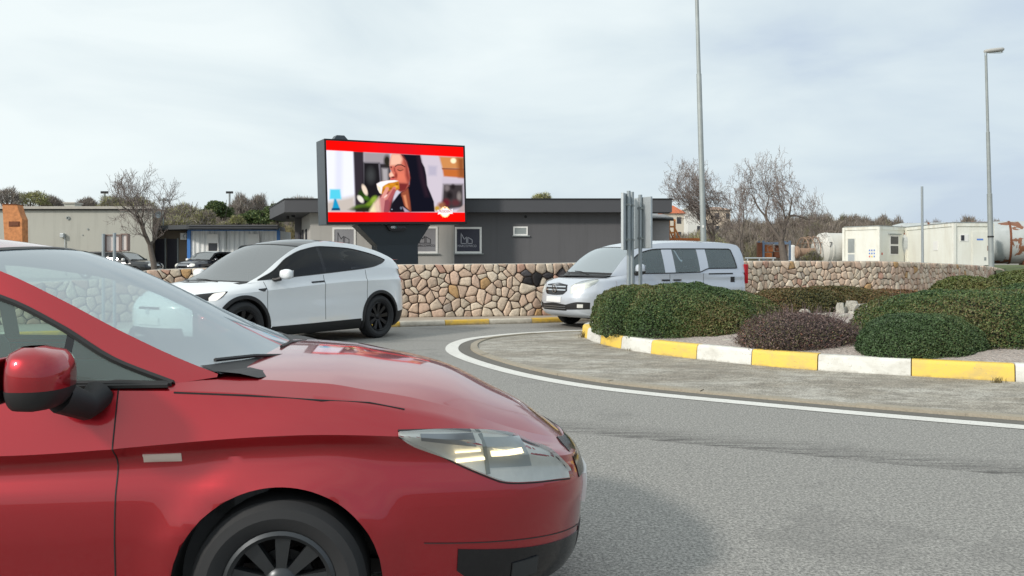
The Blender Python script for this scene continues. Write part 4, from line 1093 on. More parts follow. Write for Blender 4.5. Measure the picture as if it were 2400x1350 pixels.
jm.grid(np.array(A)); tag(jm.build('kerb_joint', M['joint']), kind='structure')
# mounded island surface
def isl_z(t): return .215 + .30 * (1 - (1 - t) ** 2.2)
gs = MB(); A = []
rg = random.Random(2)
for p, n in zip(ISLP, ni):
    q = p + n * si * .15; line = []
    for t in np.linspace(0, 1, 26): line.append((q[0] + (cen[0] - q[0]) * t, q[1] + (cen[1] - q[1]) * t, isl_z(t) + rg.uniform(-.012, .012) * (t > 0)))
    A.append(line)
A.append(A[0]); gs.grid(np.array(A)); o = gs.build('island_gravel', M['gravel'], fixn=False, smooth=True); up(o); tag(o, kind='structure')
def island_height(x, y):
    p = np.array([x, y]); dr = p - cen; best = 0
    d = ISLP - cen; cr = d[:, 0] * dr[1] - d[:, 1] * dr[0]; dt = d @ dr
    i = int(np.argmin(np.abs(cr) / (np.linalg.norm(d, axis=1) + 1e-6) + (dt < 0) * 99)); t = 1 - np.linalg.norm(dr) / np.linalg.norm(d[i])
    return isl_z(min(max(t, 0), 1))

# outer kerb, pavement
KF = resample(KERB, .05); segs = []; i = int(np.argmin(np.linalg.norm(KF - np.array([-2.36, 17.24]), axis=1)))
start = i % 20
bk = [KF[a:a + 21] for a in range(start, len(KF) - 21, 20)]
first = 1 if ((i - start) // 20) % 2 == 0 else 0
# block to the right of X=-2.34 is white, the one after it yellow
kb = kerb_blocks('roadside_kerb', bk + [KF[:2]], 1.0, .115, .14, 0, None, first)
tag(kb.build('roadside_kerb', [M['kerb_yellow_old'], M['kerb_white_old']], smooth=True, sharp=40), kind='structure')
WALLC = [(-30, 12.4), (-20, 14.2), (-12, 15.9), (-8.7, 16.9), (-7.55, 17.4), (-5, 18.15), (-2, 18.75), (.7, 19.3), (2.5, 20.4), (5, 22.2), (8, 24.3), (11.5, 25.9), (14, 27.8), (16.5, 30), (18.8, 32.5), (20.6, 34.6), (21.6, 36.0)]
WT = sc1([(-30, .80), (-12, .9), (-8.7, 1.0), (-7.55, 1.2), (-5, 1.27), (-2, 1.315), (.7, 1.335), (2.5, 1.37), (5, 1.405), (8, 1.41), (11.5, 1.41), (14, 1.36), (16.5, 1.30), (18.8, 1.23), (20.6, 1.13), (21.6, 1.0)])
WALL = smooth_path(WALLC, step=.3)
sw = MB(); KS = resample(KERB[:, :2], .5); A = []
for p in KS:
    w = WALL[np.argmin(np.linalg.norm(WALL - p, axis=1))]; n = (w - p); L = np.linalg.norm(n); n = n / max(L, 1e-6)
    if p[0] > 21: n = np.array([-.5, .86]); L = 1.4
    A.append([(p[0] + n[0] * t, p[1] + n[1] * t, .112) for t in (.12, L * .5, L + .5)])
sw.grid(np.array(A)); o = sw.build('pavement', M['sidewalk'], fixn=False); up(o); tag(o, kind='structure')

# yard behind the wall and the land beyond
def lot_z(x, y):
    base = .55 + .55 / (1 + math.exp(-(x - 14) / 4)); far = max(0, y - 70)
    hill = (1.2 if x > 0 else .6) * (1 - math.exp(-far / 60)) * 3.0
    return base + hill
EXT = list(WALLC) + [(24, 39), (32, 44), (50, 49), (110, 56)]
EP = smooth_path(EXT, step=1.0); Ys = [0, .15, 1.5, 4, 8, 14, 22, 32, 45, 60, 80, 110, 160, 240, 400, 800]
A = []
for p in EP:
    line = []
    for k, dy in enumerate(Ys):
        x = p[0] * (1 + dy / 40.0); y = p[1] + dy + .2
        zt = min(WT(min(p[0], 21.6)) - .06, lot_z(x, y)) if p[0] < 21.6 else lot_z(x, y) + .1
        f = min(1, dy / 9.0); z = zt * (1 - f) + lot_z(x, y) * f
        if k == 0: z = 0.0
        line.append((x, y, z))
    A.append(line)
lt = MB(); lt.grid(np.array(A)); o = lt.build('yard', M['lot'], fixn=False, smooth=True, sharp=50); up(o); tag(o, kind='structure')
gb = MB(); EB = [p for p in EP if p[0] > 19.5]; A = []
for p in EB:
    A.append([(p[0] + a * .5, p[1] + a, z) for a, z in ((-2.6, .1), (-1.2, .75), (0, 1.12), (2, 1.22), (5, 1.26), (9, 1.2))])
gb.grid(np.array(A)); o = gb.build('grass_bank', M['grassy'], fixn=False, smooth=True); up(o); tag(o, kind='structure')

# ------------------------------------------------------------------ rubble stone wall
def clip_poly(poly, a, b, c):                    # keep a*x+b*y<=c
    out = []
    for i in range(len(poly)):
        p, q = poly[i], poly[(i + 1) % len(poly)]; dp, dq = a * p[0] + b * p[1] - c, a * q[0] + b * q[1] - c
        if dp <= 0: out.append(p)
        if (dp < 0) != (dq < 0) and abs(dp - dq) > 1e-9:
            t = dp / (dp - dq); out.append((p[0] + (q[0] - p[0]) * t, p[1] + (q[1] - p[1]) * t))
    return out
WP = resample(WALL, .05); WL = np.arange(len(WP)) * .05 * (np.linalg.norm(WP[1] - WP[0]) / .05)
WL = np.concatenate([[0], np.cumsum(np.linalg.norm(np.diff(WP, axis=0), axis=1))]); WN = normals2(WP)
def wall_pt(u, v, d):
    """u along the wall, v height, d out of the face towards the road"""
    x = np.interp(u, WL, WP[:, 0]); y = np.interp(u, WL, WP[:, 1]); nx = np.interp(u, WL, WN[:, 0]); ny = np.interp(u, WL, WN[:, 1])
    return (x - nx * d, y - ny * d, v)
def build_wall():
    rs = random.Random(11); root = empty('stone_wall', (0, 19.2, 0), 0, 'long low curved rubble wall of pinkish beige stones with dark joints', 'wall')
    off = Vector((0, -19.2, 0)); total = WL[-1]
    S = .215; seeds = []
    nu = int(total / S); 
    for a in range(nu):
        u0 = (a + .5) * S; top = WT(float(np.interp(u0, WL, WP[:, 0]))); nv = max(2, int(round((top - .1) / (S * .86)))); hh = (top - .1) / nv
        for b in range(nv):
            if rs.random() < .08: continue
            if rs.random() < .10: seeds.append((u0 + rs.uniform(-.5, .5) * S, .1 + (b + rs.uniform(.1, .9)) * hh, .7))
            seeds.append((u0 + rs.uniform(-.46, .46) * S + (S * .5 if b % 2 else 0) * .8, .1 + (b + .5) * hh + rs.uniform(-.34, .34) * hh, rs.uniform(.7, 1.4)))
    SA = np.array(seeds); V = []; F = []; Cc = []
    pal = [(.58, .44, .34), (.56, .41, .32), (.64, .50, .39), (.62, .53, .42), (.52, .39, .30), (.66, .57, .46), (.58, .48, .38)]
    for i, (u, v, w) in enumerate(seeds):
        top = WT(float(np.interp(u, WL, WP[:, 0]))) + .0; poly = [(u - .35, .10), (u + .35, .10), (u + .35, top), (u - .35, top)]
        nb = np.where((np.abs(SA[:, 0] - u) < .75))[0]
        for j in nb:
            if j == i: continue
            du, dv = SA[j, 0] - u, SA[j, 1] - v; L2 = du * du + dv * dv; f = .5 + .16 * (w - SA[j, 2])
            mxp, myp = u + du * f, v + dv * f; poly = clip_poly(poly, du, dv, du * mxp + dv * myp)
            if len(poly) < 3: break
        if len(poly) < 3: continue
        P = np.array(poly); c = P.mean(0)
        ar = abs(sum(P[k][0] * P[(k + 1) % len(P)][1] - P[(k + 1) % len(P)][0] * P[k][1] for k in range(len(P)))) / 2
        if ar < .004: continue
        # inset by the joint and round the corners
        ring = []
        n = len(P)
        for k in range(n):
            a_, b_, c_ = P[k - 1], P[k], P[(k + 1) % n]
            q1 = b_ + (a_ - b_) * .25; q2 = b_ + (c_ - b_) * .25; ring += [q1, b_ + ((a_ + c_) / 2 - b_) * .12, q2]
        ring = np.array(ring); dd = ring - c; rr = np.linalg.norm(dd, axis=1)[:, None]
        jw = rs.uniform(.006, .012); ring = c + dd * np.maximum(rr - jw, .02) / np.maximum(rr, 1e-6)
        ring += np.array([[rs.uniform(-.004, .004), rs.uniform(-.004, .004)] for _ in ring])
        col = np.array(pal[rs.randrange(len(pal))]) * rs.uniform(.88, 1.2)
        if rs.random() < .025: col = np.array((.50, .32, .16))
        if rs.random() < .03: col = np.array((.36, .31, .27))
        if rs.random() < .05: col = np.array((.55, .34, .26))
        if u and 0 < v and any(abs(u - gu) < gw and abs(v - gv) < gh for gu, gv, gw, gh in SOOT): col = np.array((.035, .033, .036)) * rs.uniform(.8, 3.0)
        bul = min(.055, math.sqrt(ar) * .20); base = len(V); k = len(ring); tx, ty = rs.uniform(-.25, .25), rs.uniform(-.2, .2)
        prof = [(1.0, -.06), (1.0, bul * .2), (.94, bul * .66), (.82, bul * .92), (.45, bul)]
        for f_, d_ in prof:
            for q in ring:
                e = c + (q - c) * f_; tilt = (q - c) @ np.array((tx, ty)) * f_ if d_ > 0 else 0
                V.append(wall_pt(e[0], e[1], d_ + tilt * .6 + (rs.uniform(-.005, .005) if f_ < 1 else 0))); Cc.append(col * (1 + rs.uniform(-.07, .07)))
        V.append(wall_pt(c[0], c[1], bul * 1.0)); Cc.append(col)
        for r in range(len(prof) - 1):
            for q in range(k): F.append((base + r * k + q, base + r * k + (q + 1) % k, base + (r + 1) * k + (q + 1) % k, base + (r + 1) * k + q))
        for q in range(k): F.append((base + 4 * k + q, base + 4 * k + (q + 1) % k, base + 5 * k))
    me = bpy.data.meshes.new('stones'); me.from_pydata([(x, y - 19.2, z) for x, y, z in V], [], F)
    ca = me.color_attributes.new('Col', 'FLOAT_COLOR', 'POINT'); c4 = np.ones((len(V), 4), np.float32); c4[:, :3] = np.array(Cc); ca.data.foreach_set('color', c4.ravel())
    bm = bmesh.new(); bm.from_mesh(me); bmesh.ops.recalc_face_normals(bm, faces=bm.faces); bm.to_mesh(me); bm.free()
    me.polygons.foreach_set('use_smooth', [True] * len(me.polygons)); me.materials.append(M['stone'])
    o = bpy.data.objects.new('stones', me); COL.objects.link(o); o.parent = root
    core = MB(); A = []; U = np.linspace(0, WL[-1], 320)
    for u in U:
        t = WT(float(np.interp(u, WL, WP[:, 0]))); A.append([wall_pt(u, .0, 0.0), wall_pt(u, t - .018, 0.0), wall_pt(u, t - .018, -.40), wall_pt(u, 0, -.40)])
    A = np.array(A); A[:, :, 1] -= 19.2; core.grid(A); core.build('mortar_core', M['joint'], root)
    cp = MB(); A = []
    for u in U:
        t = WT(float(np.interp(u, WL, WP[:, 0]))); A.append([wall_pt(u, t - .015, -.02), wall_pt(u, t + .006, -.03), wall_pt(u, t + .006, -.42), wall_pt(u, t - .05, -.43)])
    A = np.array(A); A[:, :, 1] -= 19.2; cp.grid(A); cp.build('coping', M['concrete'], root)
    return root
u_at = lambda x: float(np.interp(x, WP[:, 0], WL))
SOOT = [(u_at(.46), 1.03, .19, .17), (u_at(.90), 1.03, .14, .18), (u_at(1.25), 1.08, .18, .12)]
build_wall()

# ------------------------------------------------------------------ clipped shrubs
def leaf_shell(lobes, n, size, pal, seed, twigpal=None, fill=.12, clip=None, zmin=.2, stray=.0):
    """leaf quads scattered through the outer shell of a union of ellipsoids"""
    rs = np.random.RandomState(seed); Vs = []; Cs = []
    areas = np.array([(a * b + a * c + b * c) for _, (a, b, c) in lobes]); areas = areas / areas.sum()
    for (ctr, rad), w in zip(lobes, areas):
        m = int(n * w); d = rs.normal(size=(m, 3)); d[:, 2] = np.where(d[:, 2] < -.35, -d[:, 2], d[:, 2]); d /= np.linalg.norm(d, axis=1)[:, None]
        # boxier than an ellipsoid
        k = (np.abs(d) ** 2.7).sum(1) ** (-1 / 2.7); p = d * k[:, None]
        ph = rs.uniform(0, 6, 6)
        lump = 1 + .028 * np.sin(p[:, 0] * 5 + ph[0]) * np.sin(p[:, 1] * 5 + ph[1]) + .022 * np.sin(p[:, 0] * 13 + ph[2] + p[:, 2] * 7) * np.sin(p[:, 1] * 12 + ph[3]) + .012 * np.sin(p[:, 2] * 29 + ph[4] + p[:, 0] * 23)
        dep = 1 - fill * rs.beta(1, 2.2, m) + stray * rs.exponential(.35, m) * (rs.uniform(size=m) < .12)
        q = p * (lump * dep)[:, None] * np.array(rad) + np.array(ctr)
        keep = q[:, 2] > zmin
        for (c2, r2) in lobes:
            if c2 is ctr: continue
            e = (np.abs((q - np.array(c2)) / (np.array(r2) * .86)) ** 2.7).sum(1); keep &= e > 1
        q, dn, de, mm = q[keep], (p / np.array(rad))[keep], dep[keep], keep.sum()
        dn /= np.linalg.norm(dn, axis=1)[:, None]
        nn = dn * .75 + rs.normal(size=(mm, 3)) * .65; nn /= np.linalg.norm(nn, axis=1)[:, None]
        t = np.cross(nn, rs.normal(size=(mm, 3))); t /= np.linalg.norm(t, axis=1)[:, None]; b = np.cross(nn, t)
        s = (size * rs.uniform(.6, 1.35, mm))[:, None]; L, W = t * s, b * s * .55
        Vs.append(np.stack([q - L, q + W, q + L, q - W], 1).reshape(-1, 3))
        # clumps of hue
        g = .5 + .5 * np.sin(q[:, 0] * 2.3 + ph[0]) * np.sin(q[:, 1] * 2.1 + ph[1] + q[:, 2] * 1.8)
        g = np.clip(g * .6 + rs.uniform(0, .55, mm), 0, .999); P_ = np.array(pal); idx = (g * len(P_)).astype(int)
        c = P_[idx] * rs.uniform(.66, 1.38, (mm, 1)); Cs.append(np.repeat(c, 4, 0))
    V = np.concatenate(Vs); C_ = np.concatenate(Cs); F = np.arange(len(V)).reshape(-1, 4); return V, F, C_
GREEN = [(.030, .060, .022), (.040, .078, .027), (.054, .10, .032), (.074, .115, .036), (.11, .13, .042), (.13, .11, .045)]
COOL = [(.038, .070, .030), (.050, .088, .034), (.062, .108, .040), (.092, .122, .048)]
OLIVE = [(.04, .05, .018), (.07, .07, .022), (.10, .085, .028), (.13, .085, .035), (.15, .075, .035)]
PURP = [(.095, .062, .058), (.12, .08, .074), (.15, .10, .085), (.10, .075, .068), (.10, .095, .045), (.16, .07, .05)]
PALST = None
BRIGHT = [(.05, .08, .02), (.075, .10, .025), (.09, .11, .03), (.12, .115, .04)]
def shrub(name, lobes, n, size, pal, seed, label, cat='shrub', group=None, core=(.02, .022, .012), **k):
    V, F, C_ = leaf_shell(lobes, n, size, pal, seed, **k)
    c0 = lobes[0][0]; base = (c0[0], c0[1], island_height(c0[0], c0[1])); B = np.array(base)
    root = empty(name, base, 0, label, cat, group)
    big_mesh('foliage', V - B, F, M['leaf'], root, C_)
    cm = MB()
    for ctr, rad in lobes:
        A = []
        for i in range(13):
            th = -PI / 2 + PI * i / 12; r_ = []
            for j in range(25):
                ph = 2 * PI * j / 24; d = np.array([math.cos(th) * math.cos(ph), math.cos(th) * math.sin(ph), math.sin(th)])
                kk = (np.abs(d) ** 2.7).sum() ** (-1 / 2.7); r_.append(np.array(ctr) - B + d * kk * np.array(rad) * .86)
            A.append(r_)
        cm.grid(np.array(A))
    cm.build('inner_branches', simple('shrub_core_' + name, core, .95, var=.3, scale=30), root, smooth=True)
    return root
def tw(root, lobes, n, seed, mat, length=.25, rad=.0045, inner=.7):
    rs = random.Random(seed); mb = MB(); B = Vector(root.location)
    for _ in range(n):
        ctr, r = lobes[rs.randrange(len(lobes))]; d = Vector((rs.gauss(0, 1), rs.gauss(0, 1), abs(rs.gauss(0, .8)))).normalized()
        p = Vector(ctr) + Vector((d.x * r[0], d.y * r[1], d.z * r[2])) * inner - B
        q = p + Vector((d.x, d.y, d.z + .3)).normalized() * length * rs.uniform(.4, 1.3); mid = (p + q) / 2 + Vector((rs.gauss(0, .02),) * 3)
        mb.tube([p, mid, q], [rad, rad * .8, rad * .5], 3, cap=False)
    return mb.build('twigs', mat, root, fixn=False)
L1 = [((2.70, 13.15, .25), (1.10, 1.28, .76)), ((3.35, 13.45, .22), (1.0, 1.30, .68)), ((2.06, 13.4, .34), (.74, .98, .64)), ((2.98, 12.62, .2), (.80, .82, .60))]
s1 = shrub('clipped_hedge', L1, 230000, .0145, GREEN, 3, 'large dark green hedge mound at the island tip, in front of the road signs', 'hedge')
tw(s1, L1, 140, 9, M['twig'], .12, .003, .98)
L2 = [((3.76, 10.86, .2), (.76, .58, .48)), ((4.10, 11.0, .18), (.60, .52, .40))]
s2 = shrub('barberry_shrub', L2, 48000, .012, PURP, 4, 'low purple brown twiggy shrub just behind the yellow and white kerb', 'shrub', stray=.16, fill=.4, core=(.04, .03, .03))
tw(s2, L2, 1500, 10, simple('purple_twig', (.12, .085, .085), .9), .20, .0035, .84)
L3 = [((6.2, 10.85, .25), (1.45, 1.15, .74)), ((7.9, 11.3, .3), (1.5, 1.3, .80)), ((5.55, 11.2, .2), (.85, .8, .70))]
s3 = shrub('clipped_hedge', L3, 230000, .0135, GREEN, 5, 'broad dark green hedge mound at the right edge', 'hedge')
tw(s3, L3, 120, 12, M['twig'], .12, .003, .98)
L3b = [((4.90, 9.92, .2), (.70, .44, .53)), ((5.15, 10.05, .2), (.60, .46, .52))]
s3b = shrub('clipped_hedge', L3b, 90000, .0115, COOL, 6, 'small round green hedge in front of the broad one, close to the kerb', 'hedge')
L4 = [((5.6, 15.9, .3), (1.1, .7, .56)), ((7.2, 16.2, .3), (1.3, .8, .52)), ((6.4, 16.4, .3), (1.2, .7, .58))]
s4 = shrub('low_hedge', L4, 90000, .018, OLIVE, 7, 'low reddish olive hedge behind the white rocks', 'hedge')
L5 = [((9.75, 17.6, .4), (.75, .7, .66)),]
s5 = shrub('round_shrub', L5, 20000, .024, BRIGHT, 8, 'smaller, left one of the two bright olive shrubs at the far right', 'shrub')
L6 = [((11.6, 17.9, .4), (1.35, .9, .82)),]
s6 = shrub('round_shrub', L6, 36000, .024, BRIGHT, 13, 'larger, right one of the two bright olive shrubs at the far right', 'shrub')

# rocks on the island
def rock(px, py, Y, size, seed, label, sq=(1, 1, 1)):
    rs = random.Random(seed); bm = bmesh.new(); bmesh.ops.create_icosphere(bm, subdivisions=4, radius=1.25)
    planes = [(Vector((rs.gauss(0, 1), rs.gauss(0, 1), rs.gauss(0, .8))).normalized(), rs.uniform(.55, .85)) for _ in range(9)] + [(Vector(q), rs.uniform(.62, .82)) for q in ((1, .1, 0), (-1, -.1, .1), (0, 1, .1), (0, -1, 0), (.05, 0, 1))]
    planes = [(n.normalized(), d) for n, d in planes]
    for v in bm.verts:
        for n, d_ in planes:
            t = v.co.dot(n)
            if t > d_: v.co -= n * (t - d_)
        v.co += Vector((rs.uniform(-.03, .03), rs.uniform(-.03, .03), rs.uniform(-.03, .03)))
        v.co = Vector((v.co.x * sq[0], v.co.y * sq[1], v.co.z * sq[2])) * size
    me = bpy.data.meshes.new('rock'); bm.to_mesh(me); bm.free(); me.materials.append(M['rock'])
    o = bpy.data.objects.new('rock', me); x = AX(px, Y)
    o.location = (x, Y, AZ(py, Y)); o.rotation_euler = (0, 0, rs.uniform(0, 3)); COL.objects.link(o)
    return tag(o, label, 'rock', 'rocks on the island')
rock(1968, 726, 14.2, .12, 1, 'pale block shaped rock at the left end of the rock row', (1, .9, 1.25))
rock(1995, 724, 14.3, .17, 2, 'tallest white rock in the middle of the row before the low hedge', (.95, .9, 1.05))
rock(2022, 724, 14.5, .125, 3, 'grey rounded rock to the right of the tallest one', (1, .9, 1.0))
rock(2006, 736, 13.8, .10, 4, 'low cream rock lying in front of the tallest rock', (1.6, .8, .6))
rock(2008, 764, 12.6, .075, 5, 'small white stone half hidden beside the broad hedge', (1.2, .9, .8))
rock(2024, 759, 12.7, .09, 6, 'dark weathered stone beside the broad hedge', (1, .9, 1))
rock(1886, 730, 13.6, .09, 7, 'flat pale stone peeking out above the purple shrub', (1.4, .9, .6))
rock(2056, 716, 14.8, .08, 8, 'pale rock at the foot of the broad hedge on the right', (.8, .8, 1.1))
rock(1712, 803, 11.4, .085, 9, 'flat white stone lying between the big hedge and the purple shrub', (2.0, .9, .75))
rock(1940, 738, 13.4, .07, 10, 'small flat stone at the left foot of the rock row', (2.2, 1, .7))
rock(1978, 742, 13.2, .085, 21, 'small pale rock left of centre below the rock row', (1.3, .9, .7))
rock(2030, 738, 13.6, .09, 22, 'flat pale slab at the right below the rock row', (1.8, .9, .6))
rock(1950, 744, 12.9, .06, 23, 'little pale stone right behind the purple shrub', (1.4, .9, .8))
rock(2022, 778, 12.0, .055, 24, 'lowest little stone on the gravel between the purple shrub and the hedge', (1.5, .9, .7))
# dry weeds along the kerb foot
def weed(x, y, z, n, h, seed, label):
    rs = random.Random(seed); mb = MB()
    for _ in range(n):
        a = rs.uniform(0, 2 * PI); l = h * rs.uniform(.4, 1); lean = rs.uniform(.2, .9)
        p = Vector((rs.gauss(0, .03), rs.gauss(0, .02), 0)); q = p + Vector((math.cos(a) * l * lean, math.sin(a) * l * lean * .5, l))
        mb.tube([p, (p + q) / 2 + Vector((0, 0, l * .12)), q], [.003, .0025, .001], 3, cap=False)
    o = mb.build('weed', simple('dry_weed_%d' % seed, (.14, .11, .045), .9, var=.3), fixn=False); o.location = (x, y, z)
    return tag(o, label, 'weed')
weed(AX(1368, 14.4), 14.35, .03, 60, .14, 1, 'tuft of dry weed at the tip of the island kerb')
weed(AX(2330, 8.95), 8.88, .03, 40, .08, 2, 'small dry weed at the foot of the rightmost yellow kerb block')
weed(AX(1473, 12.3), 12.2, .03, 18, .06, 3, 'tiny weed at the foot of a white kerb block')

# ================================================================== LED billboard
def paint_advert(W, H):
    """soft-edged picture on a W x H grid; shapes are given in the proportions of the screen (2140 x 1270 units)"""
    TL, TR, BL, BR = np.array([10, 20.]), np.array([2145, 100.]), np.array([25, 1290.]), np.array([2150, 1308.])
    u, v = np.meshgrid(np.linspace(0, 1, W), np.linspace(0, 1, H)); u, v = u[..., None], v[..., None]
    X = TL * (1 - u) * (1 - v) + TR * u * (1 - v) + BL * (1 - u) * v + BR * u * v; x, y = X[..., 0], X[..., 1]
    img = np.zeros((H, W, 3)); img[:] = s2l((.80, .78, .84))
    C = lambda r, g, b: np.array(rgb(r, g, b))
    def put(mask, c): 
        nonlocal img
        img = img * (1 - mask[..., None]) + (c if getattr(c, 'ndim', 1) == 3 else np.array(c)) * mask[..., None]
    def sd(poly):
        P = np.array(poly, float); d = np.full(x.shape, 1e9); ins = np.zeros(x.shape, bool)
        for i in range(len(P)):
            a, b = P[i], P[(i + 1) % len(P)]; e = b - a; wx, wy = x - a[0], y - a[1]
            t = np.clip((wx * e[0] + wy * e[1]) / (e @ e + 1e-9), 0, 1); d = np.minimum(d, np.hypot(wx - e[0] * t, wy - e[1] * t))
            c = ((a[1] <= y) & (b[1] > y)) | ((b[1] <= y) & (a[1] > y))
            with np.errstate(divide='ignore', invalid='ignore'): xi = a[0] + (y - a[1]) / (b[1] - a[1] if b[1] != a[1] else 1e9) * e[0]
            ins ^= c & (x < xi)
        return np.where(ins, -d, d)
    def poly(p, c, soft=10): put(np.clip(.5 - sd(p) / (2 * soft), 0, 1), c)
    def ell(cx, cy, rx, ry, c, soft=.2, rot=0):
        dx, dy = x - cx, y - cy; ca, sa = math.cos(rot), math.sin(rot); r = np.hypot((dx * ca + dy * sa) / rx, (-dx * sa + dy * ca) / ry)
        put(np.clip((1 + soft - r) / (2 * soft), 0, 1), c)
    # room, out of focus
    poly([(0, 150), (410, 170), (410, 960), (0, 1150)], C(236, 238, 250), 12)
    poly([(150, 150), (250, 150), (230, 1000), (130, 1000)], C(222, 224, 240), 30)
    poly([(0, 980), (420, 880), (420, 1140), (0, 1140)], C(196, 186, 178), 40)
    poly([(405, 180), (560, 180), (560, 1140), (425, 1140)], C(52, 46, 54), 14)
    poly([(560, 195), (960, 210), (940, 380), (560, 360)], C(160, 152, 158), 20)
    poly([(550, 355), (790, 360), (840, 1140), (540, 1140)], C(30, 28, 32), 20)
    poly([(790, 370), (960, 370), (1000, 1140), (820, 1140)], C(50, 46, 50), 20)
    poly([(830, 450), (920, 450), (920, 650), (840, 650)], C(170, 165, 168), 22)
    ell(910, 330, 50, 90, C(42, 40, 32), .4)
    ell(660, 560, 60, 110, C(62, 64, 66), .6)
    # plant with two white flowers
    for cx, cy, rx, ry, cc, ro in ((560, 900, 80, 36, (70, 110, 30), .6), (480, 1060, 110, 34, (84, 110, 42), -.2), (640, 1010, 90, 40, (110, 140, 40), -.7), (700, 940, 60, 40, (140, 170, 60), -.9), (520, 860, 50, 70, (38, 62, 22), 0), (600, 1080, 120, 40, (60, 84, 30), .1), (560, 1100, 190, 30, (40, 40, 26), 0)):
        ell(cx, cy, rx, ry, C(*cc), .45, ro)
    ell(565, 790, 34, 88, C(236, 216, 196), .25, -.35); ell(500, 935, 36, 66, C(232, 226, 214), .25, -.6)
    # turquoise lamp
    poly([(60, 780), (205, 780), (220, 935), (50, 935)], C(86, 206, 232), 14)
    poly([(118, 930), (145, 930), (190, 1060), (200, 1105), (80, 1105), (95, 1050)], C(26, 150, 196), 10)
    poly([(85, 1075), (195, 1075), (200, 1110), (75, 1110)], C(16, 70, 110), 8)
    # right-hand room
    poly([(1440, 230), (2160, 260), (2160, 1150), (1440, 1150)], C(206, 196, 208), 10)
    poly([(1560, 400), (1700, 410), (1690, 560), (1560, 560)], C(184, 178, 196), 24)
    poly([(1740, 250), (2160, 265), (2160, 450), (1790, 450)], C(206, 140, 84), 18)
    poly([(1790, 450), (2160, 460), (2160, 600), (1810, 575)], C(196, 108, 52), 16)
    poly([(2040, 265), (2160, 268), (2160, 600), (2060, 590)], C(148, 84, 46), 40)
    poly([(1780, 438), (2160, 448), (2160, 468), (1790, 460)], C(138, 76, 40), 8)
    ell(1975, 320, 46, 42, C(255, 240, 200), .3)
    poly([(1780, 590), (2160, 620), (2160, 700), (1780, 690)], C(200, 190, 204), 20)
    poly([(1800, 700), (2130, 700), (2130, 1080), (1760, 1120)], C(62, 56, 58), 26)
    for cx, cy, rx, ry, cc in ((1860, 760, 40, 50, (120, 110, 112)), (1960, 740, 34, 40, (40, 34, 36)), (2060, 900, 36, 70, (132, 124, 122)), (1900, 880, 50, 60, (36, 32, 34)), (2000, 1000, 70, 50, (90, 50, 54)), (1840, 1000, 60, 60, (104, 34, 44)), (1760, 1040, 60, 50, (150, 96, 70))):
        ell(cx, cy, rx, ry, C(*cc), .5)
    poly([(2020, 1130), (2160, 1010), (2160, 1150), (2020, 1150)], C(176, 160, 160), 14)
    ell(1690, 1090, 44, 40, C(190, 150, 60), .4)
    # long dark hair
    hair = [(1110, 220), (1430, 232), (1455, 350), (1500, 430), (1525, 560), (1535, 720), (1590, 850), (1640, 980), (1650, 1145), (960, 1145), (990, 980), (1080, 860), (1250, 700), (1250, 500), (1200, 330)]
    poly(hair, C(20, 20, 32), 8)
    poly([(1380, 240), (1430, 240), (1500, 600), (1560, 900), (1500, 900), (1420, 600)], C(44, 30, 42), 30)
    # neck, blouse
    poly([(1120, 840), (1230, 760), (1260, 1000), (1270, 1140), (1180, 1080), (1130, 960)], C(150, 78, 56), 12)
    poly([(1150, 880), (1190, 870), (1230, 1090), (1190, 1060)], C(214, 138, 100), 12)
    poly([(980, 1000), (1130, 900), (1160, 1040), (1260, 1145), (940, 1145)], C(26, 22, 32), 8)
    poly([(1140, 1060), (1250, 1140), (1170, 1145)], C(176, 160, 180), 10)
    # face in profile, turned left
    face = [(985, 222), (1120, 222), (1200, 330), (1245, 450), (1260, 600), (1235, 730), (1180, 800), (1110, 820), (1060, 790), (1030, 700), (960, 650), (950, 620), (965, 600), (940, 580), (936, 556), (955, 520), (975, 490), (955, 460), (950, 400), (960, 320), (975, 260)]
    poly(face, C(206, 110, 92), 7)
    poly([(985, 222), (1110, 222), (1150, 300), (1120, 380), (1020, 400), (955, 400), (962, 300)], C(240, 188, 164), 22)
    ell(1120, 580, 90, 90, C(226, 122, 98), .6)
    poly([(1150, 230), (1215, 350), (1262, 600), (1240, 730), (1190, 560), (1190, 420)], C(150, 66, 58), 22)
    poly([(1090, 680), (1240, 690), (1190, 800), (1110, 822), (1075, 790)], C(120, 44, 44), 18)
    poly([(940, 540), (975, 500), (1010, 560), (990, 590), (950, 585)], C(248, 196, 172), 12)
    ell(1000, 590, 30, 14, C(110, 34, 34), .5); ell(1045, 560, 22, 50, C(150, 62, 54), .5)
    poly([(1030, 410), (1070, 384), (1130, 382), (1195, 418), (1190, 432), (1130, 400), (1070, 402), (1030, 430)], C(70, 30, 30), 5)
    poly([(1070, 460), (1110, 478), (1160, 462), (1165, 472), (1110, 494), (1065, 475)], C(40, 18, 22), 5)
    poly([(1075, 430), (1160, 430), (1165, 462), (1110, 476), (1070, 458)], C(190, 104, 84), 10)
    poly([(1012, 440), (1030, 430), (1040, 520), (1015, 490)], C(150, 62, 56), 10)
    ell(972, 430, 12, 14, C(90, 46, 46), .4)
    poly([(955, 618), (1010, 606), (1050, 640), (960, 655)], C(196, 70, 78), 8)
    # slice of cake
    poly([(745, 700), (830, 650), (1000, 632), (1085, 655), (1095, 770), (1000, 830), (860, 850), (800, 850), (765, 780)], C(196, 128, 34), 7)
    for cx, cy, rr, cc in ((900, 740, 40, (226, 160, 48)), (980, 700, 34, (214, 140, 36)), (1040, 740, 30, (230, 170, 60)), (870, 800, 34, (170, 100, 26)), (960, 770, 26, (160, 92, 22)), (1060, 700, 22, (150, 84, 20))): ell(cx, cy, rr, rr * .6, C(*cc), .5)
